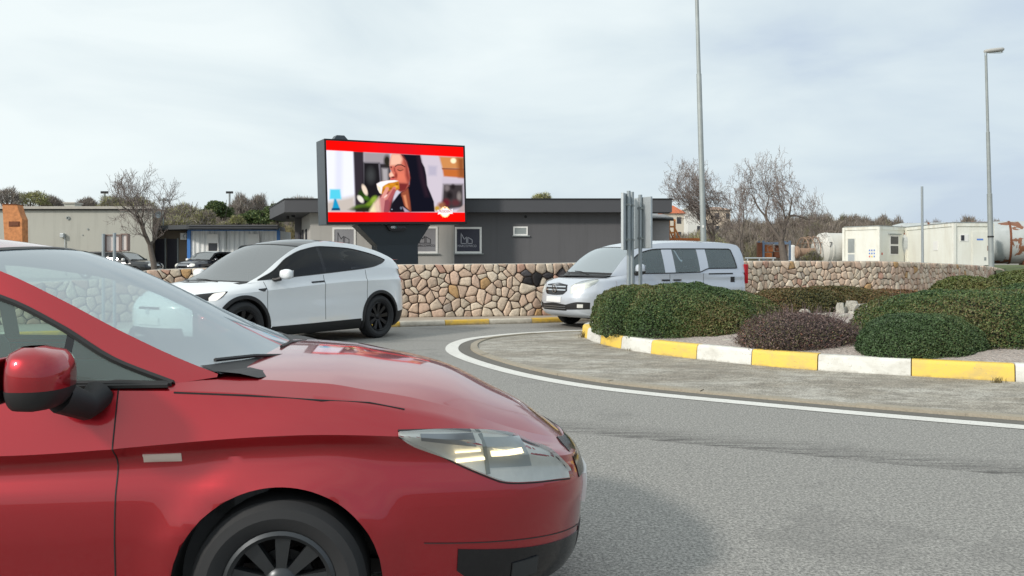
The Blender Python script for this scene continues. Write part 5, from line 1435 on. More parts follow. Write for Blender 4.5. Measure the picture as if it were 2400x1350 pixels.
    poly([(745, 695), (800, 662), (900, 642), (1020, 634), (1080, 648), (1010, 668), (930, 680), (870, 712), (835, 740), (815, 850), (790, 840), (760, 780)], C(246, 240, 244), 6)
    poly([(752, 720), (800, 750), (815, 850), (785, 830)], C(250, 232, 196), 8)
    # hand
    poly([(860, 830), (1000, 790), (1040, 800), (990, 930), (960, 1010), (930, 1145), (800, 1145), (770, 960), (800, 880)], C(150, 70, 76), 10)
    for a, b, w, cc in (((905, 770), (850, 880), 26, (226, 150, 136)), ((1015, 765), (880, 940), 26, (206, 124, 116)), ((1010, 800), (900, 1000), 24, (170, 84, 88)), ((870, 880), (790, 1000), 34, (222, 150, 142)), ((820, 960), (840, 1130), 46, (200, 128, 128)), ((900, 980), (880, 1130), 34, (150, 74, 84))):
        a, b = np.array(a, float), np.array(b, float); e = b - a; t = np.clip(((x - a[0]) * e[0] + (y - a[1]) * e[1]) / (e @ e), 0, 1)
        d_ = np.hypot(x - a[0] - e[0] * t, y - a[1] - e[1] * t); put(np.clip((w - d_) / 12 + .5, 0, 1), C(*cc))
    ell(880, 890, 34, 10, C(248, 214, 206), .4, -.75)
    poly([(650, 1140), (700, 1000), (780, 900), (800, 1145)], C(226, 196, 176), 22); poly([(640, 1100), (700, 1010), (730, 1145), (630, 1145)], C(236, 226, 180), 24)
    ell(972, 1100, 10, 8, C(170, 180, 200), .4); ell(1115, 1080, 16, 20, C(110, 120, 140), .5)
    # red bars (slightly darker towards the middle)
    f = np.exp(-((u[..., 0] - .52) / .2) ** 2)[..., None]; rc = C(252, 12, 8) * (1 - f * .55) + C(196, 26, 44) * f * .55
    poly([(-20, -20), (2200, -20), (2200, 262), (2145, 262), (10, 172), (-20, 172)], rc, 5); poly([(-20, 1135), (2200, 1160), (2200, 1400), (-20, 1400)], rc, 5)
    return img, (x, y)

def billboard():
    Wd, Hd, D = 6.86, 3.74, 1.15; a = R_(30.5)
    cx, cy = -8.02 + Wd / 2 * math.cos(a), 35.8 + Wd / 2 * math.sin(a)
    root = empty('led_billboard', (cx, cy, .5), a, 'large lit LED advertising screen with red bars, on a dark flared pedestal', 'billboard')
    root.rotation_euler = (0, -R_(1.6), a)
    zb = 3.13 - .5; w2 = Wd / 2
    m = MB(); m.bx(-w2, w2, .02, D, zb, zb + Hd); m.build('housing', M['sign_panel'], root, bevel=.01)
    m = MB(); t = .075
    m.bx(-w2, w2, -.03, .02, zb + Hd - t, zb + Hd); m.bx(-w2, w2, -.03, .02, zb, zb + t + .04); m.bx(-w2, -w2 + t, -.03, .02, zb + t + .04, zb + Hd - t); m.bx(w2 - t, w2, -.03, .02, zb + t + .04, zb + Hd - t)
    m.build('screen_frame', M['black'], root)
    GW, GH = 300, 170; img, _ = paint_advert(GW, GH); x0, x1, z0, z1 = -w2 + t, w2 - t, zb + t + .04, zb + Hd - t
    xs, zs = np.meshgrid(np.linspace(x0, x1, GW), np.linspace(z1, z0, GH)); V = np.stack([xs, np.full_like(xs, .012), zs], -1).reshape(-1, 3)
    i, j = np.meshgrid(np.arange(GH - 1), np.arange(GW - 1), indexing='ij'); q = (i * GW + j).ravel(); F = np.stack([q, q + GW, q + GW + 1, q + 1], 1)
    scr = big_mesh('screen', V, F, M['screen'], root, img.reshape(-1, 3))
    # round emblem with a ribbon and the word on it, shown on the screen
    X = lambda px: x0 + (px - 18) / 2130 * (x1 - x0); Zz = lambda py: z1 - (py - 62) / 1240 * (z1 - z0)
    lx, lz = X(1815), Zz(1142); e1, e2, e3, e4 = emis('emblem_cream', rgb(255, 240, 205)), emis('emblem_gold', rgb(250, 200, 120)), emis('emblem_white', rgb(255, 246, 248)), emis('emblem_red', rgb(170, 36, 70))
    def disc(n, r1, r2, y, mat, sc=0, squash=1.0):
        mb = MB(); vs = []; 
        for k in range(72):
            aa = 2 * PI * k / 72; r = r1 * (1 + sc * math.cos(aa * 12)); vs.append((lx + r * math.cos(aa), y, lz + r * squash * math.sin(aa)))
        mb.add(vs, [tuple(range(72))]); return mb.build(n, mat, scr)
    disc('emblem', .265, 0, .004, e2, .04); disc('emblem', .235, 0, .001, e1); disc('emblem', .19, 0, -.002, e3)
    rb = MB(); rb.add([(lx + p[0], -.006, lz + p[1]) for p in ((-.40, .10), (-.30, .09), (0, .12), (.30, .10), (.42, .16), (.38, .03), (.40, -.08), (.28, -.09), (0, -.06), (-.28, -.10), (-.38, -.12), (-.35, 0))], [tuple(range(12))]); rb.build('ribbon', e3, scr)
    text_obj('emblem_text', 'PRÉSIDENT', .165, e4, (lx + .01, -.012, lz + .02), (PI / 2, 0, 0), scr, sx=.86)
    dd = MB(); dd.add([(lx - .05, -.004, lz + .22), (lx + .05, -.004, lz + .22), (lx + .03, -.004, lz + .16), (lx - .03, -.004, lz + .16)], [(0, 1, 2, 3)]); dd.build('emblem', emis('emblem_orange', rgb(235, 120, 50)), scr)
    # pedestal: flared head on a square shaft
    def frustum(n, lo, hi, z_lo, z_hi, mat, bv=.0):
        mb = MB(); (a0, b0, c0, d0), (a1, b1, c1, d1) = lo, hi
        mb.add([(a0, c0, z_lo), (b0, c0, z_lo), (b0, d0, z_lo), (a0, d0, z_lo), (a1, c1, z_hi), (b1, c1, z_hi), (b1, d1, z_hi), (a1, d1, z_hi)], [(0, 3, 2, 1), (4, 5, 6, 7), (0, 1, 5, 4), (1, 2, 6, 5), (2, 3, 7, 6), (3, 0, 4, 7)])
        return mb.build(n, mat, root, bevel=bv)
    frustum('pedestal', (-1.02, .98, .25, D - .2), (-1.02, .98, .25, D - .2), -.1, zb - .95, M['sign_dark'])
    frustum('pedestal_head', (-1.02, .98, .25, D - .2), (-1.95, 1.62, .2, D - .15), zb - .95, zb - .02, M['sign_dark'])
    mb = MB(); mb.prism([(-.62, zb - .03), (.42, zb - .03), (.34, zb - .22), (.22, zb - .30), (-.40, zb - .30), (-.50, zb - .22)], .06, .2); mp_ = mb.build('maker_panel', M['black'], root)
    rg_ = MB()
    for xx in (-.36, -.26): rg_.lathe([(.028, -.01), (.052, -.01), (.052, .01), (.028, .01)], 20, Matrix.Translation((xx, .05, zb - .13)), close=True)
    rg_.build('rings_mark', M['white_print'], mp_)
    tr = MB(); tr.prism([(-.20, zb - .07), (-.165, zb - .07), (-.12, zb - .13), (-.165, zb - .2), (-.20, zb - .2)], .045, .06); tr.build('letter_mark', M['teal'], mp_)
    text_obj('maker_text', 'DIGITAL', .12, M['print_dim'], (.13, .05, zb - .14), (PI / 2, 0, 0), mp_)
    tp = MB(); tp.prism([(-w2 + .50, zb + Hd), (-w2 + .66, zb + Hd + .22), (-w2 + 1.0, zb + Hd + .22), (-w2 + 1.2, zb + Hd)], .25, .7); tp.build('top_vent', M['sign_panel'], root)
billboard()

# ================================================================== buildings
def win(mb_parent, x0, x1, z0, z1, y, mat_pane, t=.09, sill=True, film=None, depth=.03):
    f = MB()
    f.bx(x0, x1, y - depth, y + .02, z1 - t, z1); f.bx(x0, x1, y - depth, y + .02, z0, z0 + t); f.bx(x0, x0 + t, y - depth, y + .02, z0 + t, z1 - t); f.bx(x1 - t, x1, y - depth, y + .02, z0 + t, z1 - t)
    o = f.build('window', M['white_frame'], mb_parent, bevel=.004)
    p = MB(); p.bx(x0 + t, x1 - t, y - .004, y + .01, z0 + t, z1 - t); p.build('pane', mat_pane, o)
    if sill: s_ = MB(); s_.bx(x0 - .06, x1 + .10, y - depth - .07, y - .001, z0 - .045, z0 - .002); s_.build('sill', M['galv_dull'], o)
    return o
def house_mark(par, cx, cz, y, s, mat, tmat, word='MARCOWICO'):
    """two outlined gable shapes and the firm's name under them, on a window film"""
    w = .035 * s; mb = MB()
    def line(a, b):
        a, b = Vector((cx + a[0] * s, 0, cz + a[1] * s)), Vector((cx + b[0] * s, 0, cz + b[1] * s)); d_ = (b - a).normalized(); n = Vector((-d_.z, 0, d_.x)) * w / 2; a -= d_ * w / 2; b += d_ * w / 2
        mb.add([(p.x, y, p.z) for p in (a - n, b - n, b + n, a + n)], [(0, 1, 2, 3)])
    A = [(-.29, -.20), (-.29, .29), (-.14, .0), (-.03, .12), (-.03, -.20)]; B = [(.03, -.20), (.03, .10), (.24, -.02), (.24, -.20)]
    for L in (A, B):
        for i in range(len(L)): line(L[i], L[(i + 1) % len(L)])
    mb.build('logo', mat, par, fixn=False)
    text_obj('logo_text', word, .155 * s, tmat, (cx - .01, y - .002, cz - .32 * s), (PI / 2, 0, 0), par, sx=.92)

def main_building():
    Y = 41.2; root = empty('showroom', (0, Y, .5), 0, 'low flat roofed dark grey and light grey building behind the stone wall and the screen', 'building')
    O = lambda x0, x1, y0, y1, z0, z1, n, m, **k: (lambda mb: (mb.bx(x0, x1, y0 - Y, y1 - Y, z0 - .5, z1 - .5), mb.build(n, m, root, **k))[1])(MB())
    zt, zf = AZ(470, Y), AZ(499, Y); xs = AX(1063, Y); xe = AX(1519, Y); xl = AX(727, Y)
    O(xs, xe, Y, Y + 10, .3, zf, 'dark_wall', M['render_dark'])
    O(xl, xs - .002, Y + .03, Y + 10, .3, zf, 'light_wall', M['render_light'])
    # roof fascia, with the canopy running out to the left and a slanted end
    F = MB(); pf = [(AX(667, 40.6), 40.6), (AX(1575, 40.6), 40.6), (AX(1575, 40.6) + .05, 41.9), (AX(1519, 41.2), 41.9), (AX(1519, 41.2), 50), (AX(632, 47.2) + .2, 50), (AX(632, 47.2), 47.2)]
    F.flat([(p[0], p[1] - Y) for p in pf], zf - .5, zt - .5); F.build('roof_fascia', M['fascia'], root)
    ed = MB()
    for a, b in zip(pf, pf[1:] + pf[:1]): ed.tube([(a[0], a[1] - Y, zt - .47), (b[0], b[1] - Y, zt - .47)], .045, 4)
    ed.build('roof_edge_trim', M['trim'], root)
    # recessed entrance under the canopy
    sw_ = MB(); sw_.add([(xl, .03, -.2), (AX(707, 46), 4.8, -.2), (AX(707, 46), 4.8, zf - .5), (xl, .03, zf - .5)], [(0, 1, 2, 3)]); sw_.build('entrance_side_wall', M['render_light'], root, fixn=False)
    O(AX(692, 46.2), AX(708, 46.2), 46.1, 46.6, .3, zf, 'entrance_pillar', M['render_dark'])
    d_ = O(AX(699, 46), AX(704, 46), 46.03, 46.09, .5, AZ(546, 46), 'door', M['door_dark'])
    for px in (711, 719):
        k = (px - 727) / (707 - 727); x_ = xl + (AX(707, 46) - xl) * k; y_ = .03 + 4.77 * k
        mb = MB(); mb.box((x_ - .03, y_, AZ(562, Y + y_) - .5), (.04, .7, 1.1), rz=math.atan2(4.77, AX(707, 46) - xl) - PI / 2); mb.build('side_window', M['dark_glass_pane'], root)
    for px, py in ((674, 513), (687, 509)): 
        mb = MB(); mb.lathe([(.001, 0), (.09, 0), (.09, .16), (.001, .16)], 12, Matrix.Translation((AX(px, 43), 43 - Y, AZ(py, 43) - .5)) @ Matrix.Rotation(PI / 2, 4, 'X')); mb.build('ceiling_lamp', M['black'], root)
    # windows with window film
    z = lambda py: AZ(py, Y) - .5
    w1 = win(root, AX(779, Y), AX(834, Y), z(594), z(533), .03, M['film_grey'], .10); house_mark(w1, AX(806, Y), z(560), .02, 1.05, M['print_dark'], M['print_dark'])
    w2 = win(root, AX(966, Y), AX(1026, Y), z(594), z(531), .03, M['film_grey'], .10); house_mark(w2, AX(997, Y), z(560), .02, 1.05, M['print_dark'], M['print_dark'])
    w3 = win(root, AX(1066, Y), AX(1129, Y), z(594), z(532), 0, M['film_dark'], .10); house_mark(w3, AX(1095, Y), z(561), -.01, 1.05, M['print_light'], M['print_light'])
    win(root, AX(1203, Y), AX(1237, Y), z(552), z(531), 0, M['galv_dull'], .07)
    for px in (AX(1232, Y),):
        mb = MB(); mb.lathe([(.001, -.02), (.07, -.02), (.07, .01), (.001, .01)], 16, Matrix.Translation((px, -.01, z(508)))); mb.build('vent_cap', M['black'], root)
    O(AX(1063, Y) - .03, AX(1063, Y) + .04, Y - .03, Y + .05, .3, zf, 'downpipe', M['render_light'])
main_building()

def annex():
    Y = 42.1; root = empty('rear_annex', (AX(1548, Y), Y, .5), 0, 'small grey annex with a sloping roof, right end of the dark grey building', 'building')
    ox = AX(1548, Y); mb = MB(); x0, x1 = AX(1521, Y) - ox, AX(1569, Y) - ox
    mb.bx(x0, x1, 0, 4, -.3, AZ(514, Y) - .5); mb.build('wall', simple('annex_render', (.27, .265, .27), .85), root)
    r = MB(); za, zb = AZ(514, Y) - .5, AZ(501, Y) - .5
    r.add([(x0 - .1, -.3, za), (x1 + .15, -.3, za), (x1 + .5, 4.4, zb + .15), (x0, 4.4, zb + .15), (x0 - .1, -.3, za + .07), (x1 + .15, -.3, za + .07), (x1 + .5, 4.4, zb + .25), (x0, 4.4, zb + .25)], [(0, 3, 2, 1), (4, 5, 6, 7), (0, 1, 5, 4), (1, 2, 6, 5), (2, 3, 7, 6), (3, 0, 4, 7)]); r.build('roof', simple('annex_roof', (.22, .225, .23), .7), root)
    g_ = MB(); g_.tube([(x0, -.33, za - .04), (x1 + .15, -.33, za - .04)], .05, 6); g_.build('gutter', M['trim'], root)
annex()

def left_building():
    Y = 46.0; z0 = .5; root = empty('long_beige_building', (-28, Y, z0), 0, 'long low beige grey building with a pale flat roof edge, at the far left', 'building')
    x0, x1 = -40, AX(357, Y); q = lambda x: x + 28
    mb = MB(); xb = x1 * 1.2; mb.flat([(q(x0), 0), (q(x1), 0), (q(xb), 9), (q(x0), 9)], -.3, AZ(490, Y) - z0); mb.build('wall', M['render_beige'], root)
    r = MB(); r.flat([(q(x0), -.22), (q(x1) + .1, -.22), (q(xb) + .1, 9.2), (q(x0), 9.2)], AZ(490, Y) - z0, AZ(484, Y) - z0); r.build('roof_edge', M['concrete'], root)
    r = MB(); r.bx(q(x0), q(x1) + .04, -.08, -.005, AZ(493, Y) - z0, AZ(490, Y) - z0); r.build('eave_shadow_strip', M['roof_dark'], root)  # dark strip stands in for the shadow under the roof edge
    w = win(root, q(AX(282, Y)), q(AX(300, Y)), AZ(598, Y) - z0, AZ(561, Y) - z0, 0, M['dark_glass_pane'], .07)
    for px, py, r_ in ((160, 511, .10), (206, 537, .05), (194, 551, .03)):
        mb = MB(); mb.lathe([(r_ * .6, -.05), (r_, -.05), (r_, .01), (r_ * .6, .01)] if r_ > .08 else [(.001, -.03), (r_, -.03), (r_, .01), (.001, .01)], 18, Matrix.Translation((q(AX(px, Y)), -.01, AZ(py, Y) - z0)), close=r_ > .08); mb.build('wall_vent', M['galv_dull'], root, smooth=True)
    mb = MB(); mb.box((q(AX(149, Y)), -.12, AZ(552, Y) - z0), (.22, .2, .24)); mb.build('wall_lamp', M['galv_light'], root, bevel=.03)
    mb = MB(); mb.tube([(q(AX(153, Y)), -.05, AZ(557, Y) - z0), (q(AX(153, Y)), -.05, .2)], .025, 5); mb.build('cable_pipe', M['galv_light'], root)
    c = MB(); c.bx(q(AX(151, 50)), q(AX(175, 50)), 4, 4.8, AZ(484, 50) - z0 - .2, AZ(477, 50) - z0); ch = c.build('chimney', M['render_beige'], root)
    c = MB(); c.bx(q(AX(149, 50)), q(AX(177, 50)), 3.9, 4.9, AZ(477, 50) - z0, AZ(474, 50) - z0); c.build('chimney_cap', M['concrete'], ch)
    for px in (385, 399): pass
left_building()

def entrance_block():
    Y = 48.0; z0 = .5; root = empty('entrance_block', (-19.5, Y, z0), 0, 'brown walled entrance block with two dark doors under a flat dark roof', 'building'); q = lambda x: x + 19.5
    mb = MB(); mb.bx(q(AX(352, Y)), q(AX(443, Y)), 0, 4, -.3, AZ(536, Y) - z0); mb.build('wall', M['brown_wall'], root)
    for a, b in ((364, 387), (392, 416)):
        d_ = MB(); d_.bx(q(AX(a, Y)), q(AX(b, Y)), -.05, .02, -.1, AZ(560, Y) - z0); o = d_.build('door', M['door_dark'], root, bevel=.01)
        f_ = MB(); f_.bx(q(AX(b, Y)), q(AX(b + 3, Y)), -.06, .02, -.1, AZ(558, Y) - z0); f_.build('door_frame', M['galv_dull'], o)
    r = MB(); r.flat([(q(AX(362, 47)), -.9), (q(AX(440, 46)), -2.2), (q(AX(650, 46)), -2.2), (q(AX(652, 49)), 2.5), (q(AX(362, 49)), 2.5)], AZ(537, 46) - z0, AZ(527, 46) - z0); r.build('flat_roof', M['roof_dark'], root)
    for k, (a, b) in enumerate(((527, 530), (533, 535))): 
        r = MB(); r.bx(q(AX(440, 45.7)), q(AX(650, 45.7)), -2.26, -2.205, AZ(b, 45.7) - z0, AZ(a, 45.7) - z0); r.build('roof_band', M['fascia'], root)
    a = MB(); a.bx(q(AX(424, 47.7)), q(AX(438, 47.7)), -.42, -.02, AZ(562, 47.7) - z0, AZ(546, 47.7) - z0); o = a.build('air_conditioner', M['white_frame'], root, bevel=.02)
    f_ = MB(); f_.lathe([(.10, -.015), (.13, -.015), (.13, .0), (.10, .0)], 20, Matrix.Translation((q(AX(430, 47.3)), -.43, AZ(553, 47.3) - z0)), close=True); f_.build('fan_ring', M['galv_dull'], o)
    m_ = MB(); m_.tube([(q(AX(379, 47)), -.8, AZ(530, 46) - z0), (q(AX(379, 47)), -.8, AZ(462, 47) - z0)], .03, 6); m_.box((q(AX(380, 47)), -.8, AZ(468, 47) - z0), (.5, .3, .12)); m_.build('aerial_mast', M['galv_dull'], root)
    d_ = MB(); d_.lathe([(.001, .0), (.12, -.02), (.2, -.07)], 18, Matrix.Translation((q(AX(371, 47)), -.9, AZ(503, 47) - z0))); d_.build('dish_aerial', M['galv_light'], root, smooth=True)
entrance_block()

def site_cabin_left():
    Y = 47.0; z0 = .5; x0, x1 = AX(441, Y), AX(655, Y); root = empty('white_site_cabin', ((x0 + x1) / 2, Y, z0), 0, 'white corrugated site cabin with a blue frame under the dark flat roof', 'cabin'); cx = (x0 + x1) / 2
    a, b = x0 - cx, x1 - cx; zt = AZ(541, Y) - z0
    mb = MB(); A = []; n = int((b - a) / .07)
    for i in range(n + 1): 
        x = a + (b - a) * i / n; A.append([(x, (.0 if (i % 4) in (0, 1) else .045), 0), (x, (.0 if (i % 4) in (0, 1) else .045), zt)])
    mb.grid(np.array(A)); mb.bx(a, b, .06, 2.4, 0, zt); mb.build('corrugated_wall', simple('white_corrugated', (.76, .78, .78), .5, var=.05, scale=2), root)
    f_ = MB()
    for x in (a + .05, b - .05): f_.bx(x - .09, x + .09, -.06, .05, -.1, zt)
    f_.bx(a, b, -.065, .06, zt, zt + .14); f_.bx(a, b, -.065, .06, -.15, 0); f_.build('cabin_frame', M['blue_frame'], root)
    for p0, p1, t0, t1, pane in ((486, 514, 548, 592, 570), (582, 610, 548, 592, 588)):
        X0, X1 = AX(p0, Y) - cx, AX(p1, Y) - cx
        w = win(root, X0, X1, AZ(t1, Y) - z0, AZ(t0 + 6, Y) - z0, -.05, M['dark_glass_pane'], .09, sill=False)
        s_ = MB(); s_.bx(X0 + .02, X1 - .02, -.12, -.055, AZ(pane, Y) - z0, AZ(t0, Y) - z0); s_.build('roller_shutter', M['white_frame'], w, bevel=.01)
    m_ = MB(); m_.tube([(AX(531, Y) - cx, -.06, .1), (AX(531, Y) - cx, -.06, zt)], .03, 5); m_.build('downpipe', M['galv_dull'], root)
site_cabin_left()

def cabin(corner, dl, dr, Ll, Lr, z0, H, label, left_items, right_items):
    """box cabin seen at its corner; dl, dr unit directions of the two visible faces"""
    root = empty('site_cabin', (corner[0], corner[1], z0), 0, label, 'cabin', 'white site cabins beyond the wall')
    dl, dr = Vector((*dl, 0)), Vector((*dr, 0)); up_ = Vector((0, 0, 1))
    def face_box(d_, n, u0, u1, v0, v1, o0, o1, mat, name, par=root, bv=0.0):
        mb = MB(); vs = []
        for o_ in (o0, o1):
            for u, v in ((u0, v0), (u1, v0), (u1, v1), (u0, v1)): vs.append(d_ * u + n * o_ + up_ * v)
        mb.add(vs, [(0, 1, 2, 3), (7, 6, 5, 4), (0, 4, 5, 1), (1, 5, 6, 2), (2, 6, 7, 3), (3, 7, 4, 0)]); return mb.build(name, mat, par, bevel=bv)
    nl = -dr; nr_ = -dl                                  # outward normals of the left / right face
    b = MB(); pts = [Vector((0, 0, 0)), dr * Lr, dr * Lr + dl * Ll, dl * Ll]
    b.add([p for p in pts] + [p + up_ * H for p in pts], [(0, 3, 2, 1), (4, 5, 6, 7), (0, 1, 5, 4), (1, 2, 6, 5), (2, 3, 7, 6), (3, 0, 4, 7)]); b.build('wall_panels', M['cabin'], root)
    f_ = MB()
    def bar(p, q, w): 
        f_.tube([p, q], w, 4)
    for p in (Vector((0, 0, 0)), dr * Lr, dl * Ll):
        f_.box(tuple(p + up_ * H / 2 + (nl + nr_) * .0), (.17, .17, H + .02), rz=math.atan2(dr.y, dr.x))
    for d_, L, n in ((dl, Ll, nl), (dr, Lr, nr_)):
        vs = []
        for o_ in (-.02, .05):
            for u, v in ((0.09, H - .17), (L - .09, H - .17), (L - .09, H + .03), (.09, H + .03)): vs.append(d_ * u + n * o_ + up_ * v)
        f_.add(vs, [(0, 1, 2, 3), (7, 6, 5, 4), (0, 4, 5, 1), (1, 5, 6, 2), (2, 6, 7, 3), (3, 7, 4, 0)])
    f_.build('cabin_frame', M['cabin_frame'], root)
    g_ = MB(); vs = [p + up_ * (H + .03) for p in (Vector((0, 0, 0)) + (nl + nr_) * .07, dr * Lr + nr_ * .07, dr * Lr + dl * Ll, dl * Ll + nl * .07)]
    g_.add(vs + [v + up_ * .05 for v in vs], [(0, 3, 2, 1), (4, 5, 6, 7), (0, 1, 5, 4), (1, 2, 6, 5), (2, 3, 7, 6), (3, 0, 4, 7)]); g_.build('roof', M['galv_dull'], root)
    for (side, items) in ((0, left_items), (1, right_items)):
        d_, n = (dl, nl) if side == 0 else (dr, nr_)
        for it in items:
            nm, u0, u1, v0, v1, mat = it[:6]; o = face_box(d_, n, u0, u1, v0, v1, -.01, .025, M[mat], nm)
            for sub in it[6:]: face_box(d_, n, sub[1], sub[2], sub[3], sub[4], .0, sub[6] if len(sub) > 6 else .04, M[sub[5]], sub[0], o)
    return root
marks_ = []
rs = random.Random(4)
for c_, mat in ((0, 'print_blue'), (1, 'print_blue'), (2, 'print_blue')):
    for r_ in range(3): marks_.append(('painted_mark', .26 + c_ * .16, .33 + c_ * .16, 1.05 - r_ * .2, 1.15 - r_ * .2, 'print_blue' if r_ < 2 or c_ == 0 else ('print_yellow' if c_ == 1 else 'print_red')))
cabin((AX(2060, 53.0), 53.0), (-.595, .804), (.804, .595), 2.44, 4.2, 1.1, 2.62, 'smaller white site cabin with a barred window and a grey glazed door',
      [('door', 1.62, 2.2, .05, 1.95, 'cabin_frame', ('door_glass', 1.68, 2.14, .95, 1.88, 'galv_dull'), ('door_panel', 1.68, 2.14, .12, .85, 'galv_light'))] + [(m[0], m[1] + .02, m[2] + .02, m[3], m[4], m[5]) for m in marks_],
      [('window', 1.30, 2.42, .78, 2.12, 'white_frame', ('pane', 1.40, 2.32, 1.52, 2.02, 'dark_glass_pane'), ('pane', 1.40, 2.32, .88, 1.40, 'dark_glass_pane'), ('window_hood', 1.15, 2.6, 2.14, 2.2, 'galv_dull', .12)) ,
       ('painted_mark', .30, .42, .80, .95, 'print_red')])
cabin((AX(2236, 48.7), 48.7), (.017, 1.0), (1.0, .08), 6.06, 2.36, 1.1, 2.62, 'larger white site cabin beside the lamp post, with a tiny window and closed door',
      [('wall_hatch', 1.9, 2.45, 1.05, 1.62, 'white_frame')],
      [('window', .36, .88, 1.55, 1.97, 'white_frame', ('pane', .42, .62, 1.6, 1.92, 'dark_glass_pane')), ('door', 1.12, 2.2, .04, 2.15, 'cabin', ('door_sign', 1.40, 1.80, 1.62, 1.72, 'print_blue', .03), ('door_lock', 1.86, 1.98, .42, .62, 'galv_dull'), ('rust_patch', 2.06, 2.14, 1.0, 1.3, 'rust_dark', .03))])

# tanks
def tank_white():
    Y = 56.2; r = 1.14; zc = 1.15 + r; x0 = AX(1925, Y); root = empty('white_tank', (x0, Y, 1.1), R_(8), 'white horizontal tank with a domed end and rusty nozzle cage, left of the smaller cabin', 'tank')
    M2 = Matrix.Translation((0, 0, r + .05)) @ Matrix.Rotation(-PI / 2, 4, 'Z')
    mb = MB(); prof = [(.001, -.52), (.35, -.50), (.7, -.40), (.95, -.22), (r, 0), (r, .25), (r + .03, .27), (r + .03, .36), (r, .38), (r, 5), (.001, 5)]
    M2 = Matrix(((0, 1, 0, 0), (1, 0, 0, 0), (0, 0, 1, r + .05), (0, 0, 0, 1)))
    mb.lathe(prof, 48, M2); mb.build('tank_shell', M['tank_white'], root, smooth=True, sharp=40)
    n_ = MB(); n_.lathe([(.001, -2.0), (.30, -2.0), (.42, -1.9), (.42, -1.75), (.28, -1.74), (.28, -.4), (.001, -.4)], 24, Matrix.Translation((0, 0, -.18)) @ M2); n_.build('nozzle', M['rust_brown'], root, smooth=True, sharp=35)
    h = MB()
    for xx, rr in ((-.55, .95), (-.95, .92), (-1.35, .88)):
        h.tube([(xx + .25 * (1 - math.sin(a)) * 0, rr * math.cos(a), r + rr * math.sin(a)) for a in np.linspace(-.3, PI + .3, 20)], .035, 5)
    for a in (PI * .18, PI * .36, PI * .64, PI * .82, PI * .5): h.tube([(-.35, .95 * math.cos(a), r + .95 * math.sin(a)), (-1.4, .86 * math.cos(a), r + .86 * math.sin(a))], .028, 5)
    h.build('hoop_cage', M['rust_brown'], root, smooth=True)
    f_ = MB()
    for xx in (.5, 3.5): f_.box((xx, 0, .25), (.25, 1.7, .6))
    f_.build('saddle', M['galv_dull'], root)
    text_obj('painted_number', '7', .5, M['print_dark'], (.06, -r - .012, r + .35), (PI / 2, 0, 0), root)
    c_ = MB(); c_.box((-2.1, .1, .9), (.35, .5, 1.2)); c_.build('cover_sheet', M['deco_white'], root, bevel=.12, bseg=3)
tank_white()
def tank_rusty():
    r = 1.38; Y = 52.5; root = empty('rusty_tank', (AX(2460, Y), Y, 1.3), R_(-24), 'large grey horizontal tank with rust patches and weld bands at the right edge', 'tank')
    M2 = Matrix(((0, 1, 0, 0), (1, 0, 0, 0), (0, 0, 1, r + .03), (0, 0, 0, 1)))
    mb = MB(); mb.lathe([(.001, -9.6), (.8, -9.4), (1.25, -9.1), (r, -8.6), (r, .0), (1.28, .4), (.9, .75), (.001, .95)], 56, M2); mb.build('tank_shell', M['tank_rusty'], root, smooth=True, sharp=40)
    b = MB()
    for xx in (-7, -4.4, -2.35): b.lathe([(r - .02, xx), (r + .025, xx), (r + .025, xx + .12), (r - .02, xx + .12)], 56, M2)
    b.build('weld_band', M['rust_dark'], root, smooth=True, sharp=40)
    f_ = MB(); f_.box((-1.4, 0, -.1), (.3, 2, .6)); f_.box((-6, 0, -.1), (.3, 2, .6)); f_.build('saddle', M['rust_dark'], root)
tank_rusty()
bp = MB(); bp.box((AX(2321, 51.5), 51.5, 2.35), (.12, .35, 2.5)); o = bp.build('blue_steel_post', simple('weathered_blue', (.13, .24, .32), .7, var=.3), bevel=.01); tag(o, 'weathered blue steel post at the right end of the larger cabin', 'post')

# rack of salvaged material, railing
def rack():
    Y = 50; root = empty('material_rack', (AX(1815, Y), Y, 1.0), 0, 'blue grey steel rack holding rusty brown boards in front of the bare tree', 'rack'); c = AX(1815, Y); q = lambda px: AX(px, Y) - c; z = lambda py: AZ(py, Y) - 1.0
    f_ = MB()
    for px in (1789, 1851): 
        for yy in (0, .9): f_.box((q(px), yy, z(587)), (.12, .12, z(566) - z(612)))
    f_.box((q(1820), 0, z(570)), (q(1851) - q(1789), .1, .12)); f_.box((q(1820), .9, z(570)), (q(1851) - q(1789), .1, .1)); f_.build('rack_frame', M['blue_steel'], root)
    rs = random.Random(3)
    for a, b, t, bt in ((1794, 1814, 574, 590), (1822, 1846, 573, 588), (1796, 1812, 592, 605), (1818, 1844, 590, 604)):
        mb = MB(); mb.bx(q(a), q(b), .2, .6, z(bt), z(t)); mb.build('board', M['rust' if rs.random() < .4 else 'rust_dark'], root, bevel=.02)
    mb = MB(); mb.box((q(1781), .1, z(588)), (.25, .3, 1.0)); mb.build('rusty_bin', M['rust_dark'], root)
    pl = MB(); pl.box((q(1824), .3, z(573)), (.3, .3, .08)); pl.build('white_panel', M['galv_light'], root)
rack()
rl = MB(); yr = 38
rl.tube([(AX(1746, yr), yr, AZ(605, yr)), (AX(1818, yr), yr, AZ(605, yr))], .035, 6); 
for px in (1752, 1780, 1812): rl.tube([(AX(px, yr), yr, AZ(605, yr)), (AX(px, yr), yr, .9)], .03, 6)
tag(rl.build('low_railing', M['galv_light'], smooth=True), 'low grey tubular railing behind the wall, right of the van', 'railing')

